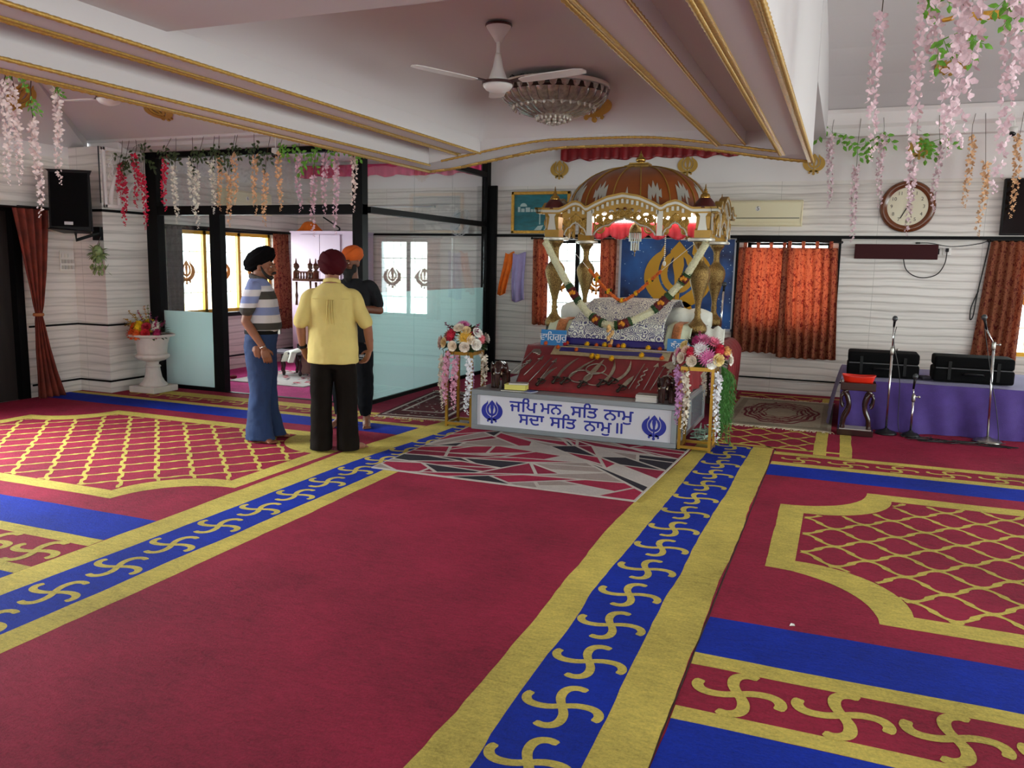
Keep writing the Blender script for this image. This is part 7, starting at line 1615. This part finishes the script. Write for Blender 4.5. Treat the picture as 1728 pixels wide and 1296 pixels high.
        for sg in (-1,1): B((sg*.077,-.010,-.012),(.010,.022,.032),rot('Z',sg*.35)); 
    def eyes(s):
        for sg in (-1,1):
            q = MB(); q.m = 0; s.ball(q, s.H((sg*.031,.0785,.000)), (.0120,.010,.0070), 12, 8, s.hR); q.m = 1; s.ball(q, s.H((sg*.031,.0868,.000)), (.0060,.003,.0060), 10, 6, s.hR)
            q.build('eye', [mat('eye_white','#cfc8bd',.3), mat('dark_iris','#1c0f09',.25)], s.t, smooth=True)
            q = MB(); q.tube([s.p(s.H((sg*a,.094-abs(a-.03)*.35,.021+.004*math.sin((a-.01)*60)))) for a in (.012,.022,.032,.042,.050)],[.003,.0045,.0045,.004,.002],6); q.build('eyebrow', s.hairm, s.t, smooth=True)
    def finish(s, mb, name, m, voxel, it, parent=None, wr=None):
        o = mb.build(name, m, parent or s.t, smooth=True); md = o.modifiers.new('one_skin','REMESH'); md.mode = 'VOXEL'; md.voxel_size = voxel; md.use_smooth_shade = True
        q = o.modifiers.new('soft','SMOOTH'); q.iterations = it; q.factor = .5
        if wr:
            tx = bpy.data.textures.get('folds_%g'%wr[1]) or bpy.data.textures.new('folds_%g'%wr[1],'CLOUDS'); tx.noise_scale = wr[1]; tx.noise_depth = 2
            dm = o.modifiers.new('folds','DISPLACE'); dm.texture = tx; dm.strength = wr[0]; dm.mid_level = .5; dm.texture_coords = 'LOCAL'
        return o
    def turban(s, m, c, r, tilt, folds=7, amp=.02, low=.35, name='turban', swirl=.8):
        """wrapped cloth: an egg whose surface carries overlapping slanting folds"""
        mb = MB(); R = s.hR @ tilt; c = Vector(c)
        def f(u,v):
            a = 2*PI*u; t_ = -PI/2*low*2+ (PI/2+PI/2*low*2)*v if low < 1 else -PI/2+PI*v
            t_ = max(-PI/2,min(PI/2,t_)); w = (v*folds + swirl*math.cos(a)) % 1.0; b = 1+amp*(w**.6-.5)*2*math.cos(t_)**.3
            return s.p(s.hc + s.hR @ c + R @ Vector((r[0]*b*math.cos(t_)*math.cos(a), r[1]*b*math.cos(t_)*math.sin(a), r[2]*b*math.sin(t_))))
        mb.grid(f, 56, 60); return mb.build(name, m, s.t, smooth=True)
def arm_body(s, mb, side, sh, el, wr_, hd, th, curl):
    s.palm = -1 if side > 0 else 1
    sh = (sh[0]*.93,sh[1],sh[2]-.02); s.limb(mb, [sh,tuple((a+b)/2 for a,b in zip(sh,el)),el], [.044,.045,.039]); s.limb(mb, [el,tuple(a+(b-a)*.35 for a,b in zip(el,wr_)),wr_], [.040,.040,.026]); s.hand(mb, wr_, hd, th, curl)

# --- man in the striped polo shirt, seen in profile
SK1 = skin_mat('brown_skin','#86543a'); SK2 = skin_mat('tan_skin','#8c5c44'); SK3 = skin_mat('deep_brown_skin','#6b412d')
def stripes(name, bands):
    m = bpy.data.materials.new(name); m.use_nodes = True; g = N(m); p = g.n['Principled BSDF']; tc = g.add('ShaderNodeTexCoord'); sx = g.add('ShaderNodeSeparateXYZ'); g.link(tc.outputs['Object'], sx.inputs[0])
    mr = g.add('ShaderNodeMapRange', ins={1:.95,2:1.55}); g.link(sx.outputs['Z'], mr.inputs[0]); rp = g.add('ShaderNodeValToRGB'); rp.color_ramp.interpolation = 'CONSTANT'; e = rp.color_ramp.elements; e.remove(e[1]); e[0].position = 0; e[0].color = lin(bands[0][1])
    for z,c in bands[1:]:
        x = e.new((z-.95)/.6); x.color = lin(c)
    g.link(mr.outputs[0], rp.inputs[0]); g.link(rp.outputs[0], p.inputs['Base Color']); p.inputs['Roughness'].default_value = .85
    nb = g.add('ShaderNodeTexNoise', ins={'Scale':9,'Detail':3}); g.link(tc.outputs['Object'], nb.inputs['Vector']); b = g.add('ShaderNodeBump', ins={'Strength':.35,'Distance':.03}); g.link(nb.outputs['Fac'], b.inputs['Height']); g.link(b.outputs[0], p.inputs['Normal']); return m
WHT_,BLU_,OLV_ = '#cfcbd0','#7f8bb8','#3f3c38'
s = Man('man in a striped polo shirt, blue jeans and black turban, standing in profile', (-4.93,6.13,.013), (.91,.41)); s.hairm = mat('dark_beard_hair','#1a1412',.8)
b = MB(); s.rings(b,[(.88,0,-.01,.15,.11),(1.0,0,.0,.145,.115),(1.12,0,.01,.15,.12),(1.28,0,0,.15,.105),(1.37,0,-.01,.14,.08),(1.45,0,-.02,.07,.055)])
s.limb(b,[(0,-.03,1.42),(0,-.012,1.50),(0,.0,1.56)],[.062,.056,.055]); s.head(b,(0,.035,1.60),-.10,-.03)
arm_body(s,b,1,(.175,-.015,1.40),(.205,-.085,1.115),(.205,.07,.875),(.0,.30,-.95),(-.35,.85,.3),.55); arm_body(s,b,-1,(-.175,-.015,1.40),(-.205,-.09,1.12),(-.20,-.02,.88),(.0,.10,-.95),(.35,.85,.3),.5)
for sx,hy,yw in ((.10,-.03,.45),(-.10,.02,-.12)):
    s.limb(b,[(sx,-.0,.85),(sx,.01,.48),(sx,-.01,.12)],[.085,.06,.045]); s.foot(b,(sx,hy-.04),(yw,1))
s.finish(b,'body',SK1,.0045,5)
c = MB(); s.rings(c,[(1.015,0,.012,.172,.150),(1.05,0,.02,.178,.158),(1.12,0,.018,.176,.155),(1.22,0,.010,.176,.146),(1.32,0,.0,.178,.135),(1.40,0,-.012,.183,.112),(1.455,0,-.02,.14,.092),(1.49,0,-.022,.088,.075)])
POLO = stripes('polo_stripes',[(.95,WHT_),(1.03,OLV_),(1.093,WHT_),(1.165,BLU_),(1.235,WHT_),(1.305,OLV_),(1.375,WHT_),(1.425,BLU_)])
sh = s.finish(c,'polo_shirt',POLO,.008,5,wr=(.018,.12))
SLV = stripes('sleeve_stripes',[(.95,OLV_),(1.215,OLV_),(1.235,WHT_),(1.275,BLU_),(1.335,WHT_),(1.395,BLU_)])
for sg in (1,-1): c = MB(); s.limb(c,[(sg*.145,-.015,1.405),(sg*.180,-.025,1.375),(sg*.200,-.05,1.29),(sg*.207,-.066,1.225)],[.066,.072,.072,.070],18); s.finish(c,'sleeve',SLV,.008,3,wr=(.012,.1))
c = MB(); c.tube([s.p((.072*math.cos(a),-.018+.066*math.sin(a),1.492+.02*(-math.sin(a)))) for a in [2*PI*i/24 for i in range(25)]],.016,8,sy=1.6); c.build('collar',mat('grey_collar','#4b4744',.85),s.t,smooth=True)
JEAN = mat('blue_denim','#182c50',.85,vscale=5,bump=.08,bscale=90,color2='#203b68',stretch=(1,1,.4))
c = MB(); s.rings(c,[(.78,0,-.01,.165,.125),(.86,0,-.015,.172,.140),(.94,0,-.005,.170,.142),(1.02,0,.01,.165,.142)])
for sx,hy in ((.098,-.03),(-.098,.02)): s.rings(c,[(.022,sx*1.05,hy+.03,.105,.135),(.06,sx*1.05,hy+.02,.100,.128),(.25,sx,hy*.6,.090,.105),(.48,sx,.005,.085,.098),(.70,sx*.95,-.005,.092,.118),(.84,sx*.8,-.01,.098,.130)],22)
jn = s.finish(c,'jeans',JEAN,.009,4,wr=(.022,.11))
c = MB(); s.rings(c,[(.992,0,.008,.1755,.1525),(1.028,0,.010,.1755,.1535)],36); c.build('belt',mat('black_leather','#0e0c0b',.75,spec=.15),s.t,smooth=False); q = MB(); q.cbox(s.p((0.02,.168,1.01)),(.045,.02,.04),s.R); q.build('belt_buckle',STEEL,s.t)
c = MB(); c.tube([s.p((.205+.031*math.cos(a),.062+.026*math.sin(a),.885+.012*math.sin(a))) for a in [2*PI*i/20 for i in range(21)]],.0045,6); c.build('steel_bracelet',CHROME,s.t,smooth=True)
s.turban(mat('black_turban','#080708',.9,spec=.08,bump=.06,bscale=90),(0,-.040,.062),(.100,.158,.096),rot('X',.62),6,.055,.9)
s.eyes(); c = MB(); B = lambda cc,r_: s.ball(c,s.H(cc),r_,14,10,s.hR); B((0,.062,-.098),(.034,.030,.022)); c.tube([s.p(s.H(v)) for v in ((.076,.0,.0),(.070,.022,-.05),(.050,.048,-.085),(0,.068,-.106),(-.050,.048,-.085),(-.070,.022,-.05),(-.076,.0,.0))],[.007,.012,.015,.018,.015,.012,.007],8)
c.build('beard',s.hairm,s.t,smooth=True); c = MB(); c.tube([s.p(s.H(v)) for v in ((.034,.084,-.070),(.018,.102,-.056),(0,.106,-.053),(-.018,.102,-.056),(-.034,.084,-.070))],[.005,.010,.009,.010,.005],8); c.build('moustache',s.hairm,s.t,smooth=True)

# --- man in the yellow shirt, seen from behind
s = Man('man in a yellow short-sleeved shirt and dark trousers seen from behind, maroon turban', (-4.09,6.03,.013), (-.46,.89)); s.hairm = mat('dark_beard_hair','#1a1412',.8)
b = MB(); s.rings(b,[(.88,0,-.01,.16,.12),(1.0,0,.0,.16,.12),(1.15,0,.0,.165,.125),(1.28,0,0,.16,.11),(1.36,0,-.01,.14,.08),(1.44,0,-.02,.07,.06)])
s.limb(b,[(0,-.03,1.42),(0,-.015,1.50),(0,-.0,1.56)],[.066,.060,.058]); s.head(b,(0,.025,1.595),.12,-.05)
arm_body(s,b,-1,(-.185,-.015,1.38),(-.265,-.06,1.13),(-.262,.02,.905),(.42,.22,-.85),(.55,.75,.2),.45); arm_body(s,b,1,(.185,-.015,1.38),(.30,-.06,1.12),(.318,.03,.90),(-.36,.10,-.88),(-.5,.75,.1),.5)
for sx,hy,yw in ((.115,.0,.95),(-.105,.02,-.15)):
    s.limb(b,[(sx,-.0,.85),(sx,.0,.48),(sx,-.02,.12)],[.09,.062,.046]); s.foot(b,(sx,hy-.03),(yw,1))
s.finish(b,'body',SK2,.0045,5)
YS = mat('yellow_linen','#c9b56c',.85,var=.06,vscale=6,bump=.15,bscale=260); c = MB()
s.rings(c,[(.785,0,-.005,.222,.178),(.85,0,-.0,.220,.180),(1.0,0,.0,.210,.168),(1.15,0,-.0,.205,.155),(1.28,0,-.01,.203,.142),(1.36,0,-.018,.196,.120),(1.41,0,-.022,.165,.100),(1.45,0,-.024,.115,.082),(1.475,0,-.022,.080,.070)],36)
for sg in (1,-1): s.limb(c,[(sg*.150,-.018,1.375),(sg*.192,-.026,1.345),(sg*.232,-.042,1.24),(sg*(.262 if sg < 0 else .285),-.055,1.14)],[.058,.066,.064,.063],20)
shirt = s.finish(c,'shirt',YS,.008,5,wr=(.022,.16))
c = MB(); c.tube([s.p((.066*math.cos(a),-.020+.058*math.sin(a),1.482+.020*(-math.sin(a)))) for a in [2*PI*i/24 for i in range(25)]],.011,8,sy=1.7); c.build('collar',YS,shirt,smooth=True)
c = MB()
for x0 in (-.035,-.012,.012,.035): c.tube([s.p((x0*(.7+.5*q/10),-.145-.012*math.sin(min(1,q/3)*PI/2)-.004+.012*(q/10),1.335-.30*q/10)) for q in range(11)],[.0045]*8+[.004,.003,.001],6)
c.tube([s.p((x/100,-.137+.0000*x+.55*(x/100)**2,1.342)) for x in range(-16,17,2)],.0025,5); c.build('back_pleats',YS,shirt,smooth=True)
TR = mat('dark_brown_trousers','#17120f',.9,spec=.08,var=.12,vscale=8,bump=.12,bscale=200); c = MB(); s.rings(c,[(.74,0,-.01,.175,.13),(.84,0,-.012,.182,.14),(.93,0,-.005,.175,.135)])
for sx,hy in ((.112,.0),(-.105,.02)): s.rings(c,[(.012,sx*1.10,hy+.0,.097,.118),(.08,sx*1.08,hy,.095,.114),(.28,sx*1.04,hy*.6,.092,.106),(.48,sx,.0,.093,.106),(.68,sx*.95,-.008,.099,.124),(.82,sx*.8,-.01,.10,.135)],22)
s.finish(c,'trousers',TR,.009,4,wr=(.016,.13))
c = MB(); d_ = s.R @ Vector((.1,.35,-.9)).normalized(); w_ = s.p((-.262,.012,.925)); x_ = d_.orthogonal().normalized(); y_ = d_.cross(x_); c.tube([w_+x_*.034*math.cos(a)+y_*.034*math.sin(a) for a in [2*PI*i/20 for i in range(21)]],.009,8,sx=.7,sy=1.4); c.cbox(w_+s.R@Vector((-.036,-.004,0)),(.014,.036,.036),s.R); c.build('wristwatch',BLACK_PL,s.t,smooth=False)
s.turban(mat('maroon_turban','#3f0810',.85,spec=.15,var=.1,bump=.06,bscale=90),(0,-.022,.046),(.120,.132,.116),rot('X',-.10) @ rot('Y',.25),6,.05,.9); s.eyes()
c = MB(); s.ball(c,s.H((0,.055,-.10)),(.052,.045,.055),14,10,s.hR); s.ball(c,s.H((0,.088,-.058)),(.035,.014,.010),12,8,s.hR); c.build('beard',s.hairm,s.t,smooth=True)

# --- man in dark clothes with the orange turban, facing the room
s = Man('bearded man in a dark t-shirt and trousers with an orange turban, arm across his waist', (-4.57,7.08,.013), (.28,-.96)); s.hairm = mat('black_beard','#0d0b0a',.85,bump=.3,bscale=150)
b = MB(); s.rings(b,[(.88,0,-.0,.15,.11),(1.0,0,.0,.145,.11),(1.15,0,.0,.155,.115),(1.30,0,0,.155,.11),(1.39,0,-.01,.14,.085),(1.46,0,-.02,.07,.055)])
s.limb(b,[(0,-.03,1.44),(0,-.012,1.53),(0,.0,1.60)],[.064,.058,.056]); s.head(b,(0,.03,1.645),-.38,-.06)
arm_body(s,b,-1,(-.185,-.015,1.42),(-.275,-.03,1.175),(-.075,.185,1.205),(.85,.35,-.02),(.1,.3,.95),.45); arm_body(s,b,1,(.185,-.015,1.42),(.245,-.04,1.155),(.09,.19,1.12),(-.75,.4,.15),(-.1,.3,.95),.6)
for sx,hy,yw in ((-.13,.02,-.30),(.13,.04,.22)):
    s.limb(b,[(sx,-.0,.88),(sx,.0,.50),(sx,-.02,.12)],[.085,.06,.043]); s.foot(b,(sx,hy-.05),(yw,1))
s.finish(b,'body',SK3,.0045,5)
TS = mat('charcoal_tshirt','#232427',.9,spec=.1,var=.1,bump=.12,bscale=160); c = MB(); s.rings(c,[(.86,0,.0,.178,.135),(.95,0,.005,.172,.135),(1.10,0,.005,.170,.135),(1.25,0,.0,.182,.135),(1.36,0,-.006,.192,.125),(1.43,0,-.016,.165,.095),(1.475,0,-.02,.10,.075),(1.49,0,-.02,.082,.068)],32)
for sg in (1,-1): s.limb(c,[(sg*.15,-.015,1.42),(sg*.19,-.02,1.40),(sg*.225,-.028,1.31),(sg*.248,-.034,1.245)],[.062,.070,.068,.064],18)
s.finish(c,'tshirt',TS,.008,4,wr=(.022,.1))
DT = mat('black_joggers','#111215',.9,spec=.08,var=.1,bump=.12,bscale=160); c = MB(); s.rings(c,[(.74,0,-.0,.165,.125),(.84,0,-.005,.175,.135),(.94,0,.0,.165,.13)])
for sx in (.125,-.125): s.rings(c,[(.105,sx*1.04,.0,.052,.056),(.15,sx*1.03,.0,.062,.070),(.30,sx*1.02,.0,.078,.090),(.50,sx,.0,.084,.096),(.70,sx*.9,-.002,.094,.115),(.84,sx*.75,-.005,.095,.125)],20)
tr = s.finish(c,'joggers',DT,.009,4,wr=(.026,.09))
c = MB(); q = s.p((-.135,.132,.73))
for i,(dx,dz,w_,h_) in enumerate(((-.03,.0,.010,.026),(-.014,.0,.010,.026),(.003,.0,.012,.026),(.020,.0,.010,.026),(0,-.028,.065,.005))): c.cbox(q+s.R@Vector((dx,.0,dz)),(w_,.004,h_),s.R)
c.build('small_print',mat('pale_print_mark','#9a9a9a',.6),tr)
s.turban(mat('orange_turban','#c4560f',.85,var=.1,bump=.06,bscale=90),(0,-.028,.078),(.100,.125,.090),rot('X',-.12) @ rot('Y',.2),5,.05,.75); s.eyes()
c = MB(); B = lambda cc,r_: s.ball(c,s.H(cc),r_,16,12,s.hR); B((0,.050,-.092),(.060,.052,.050)); B((0,.058,-.135),(.046,.040,.048)); B((0,.060,-.17),(.028,.024,.030)); B((.055,.018,-.055),(.020,.035,.045)); B((-.055,.018,-.055),(.020,.035,.045)); B((0,.095,-.056),(.034,.012,.009))
o = c.build('beard',s.hairm,s.t,smooth=True); md = o.modifiers.new('m','REMESH'); md.mode = 'VOXEL'; md.voxel_size = .006; md.use_smooth_shade = True
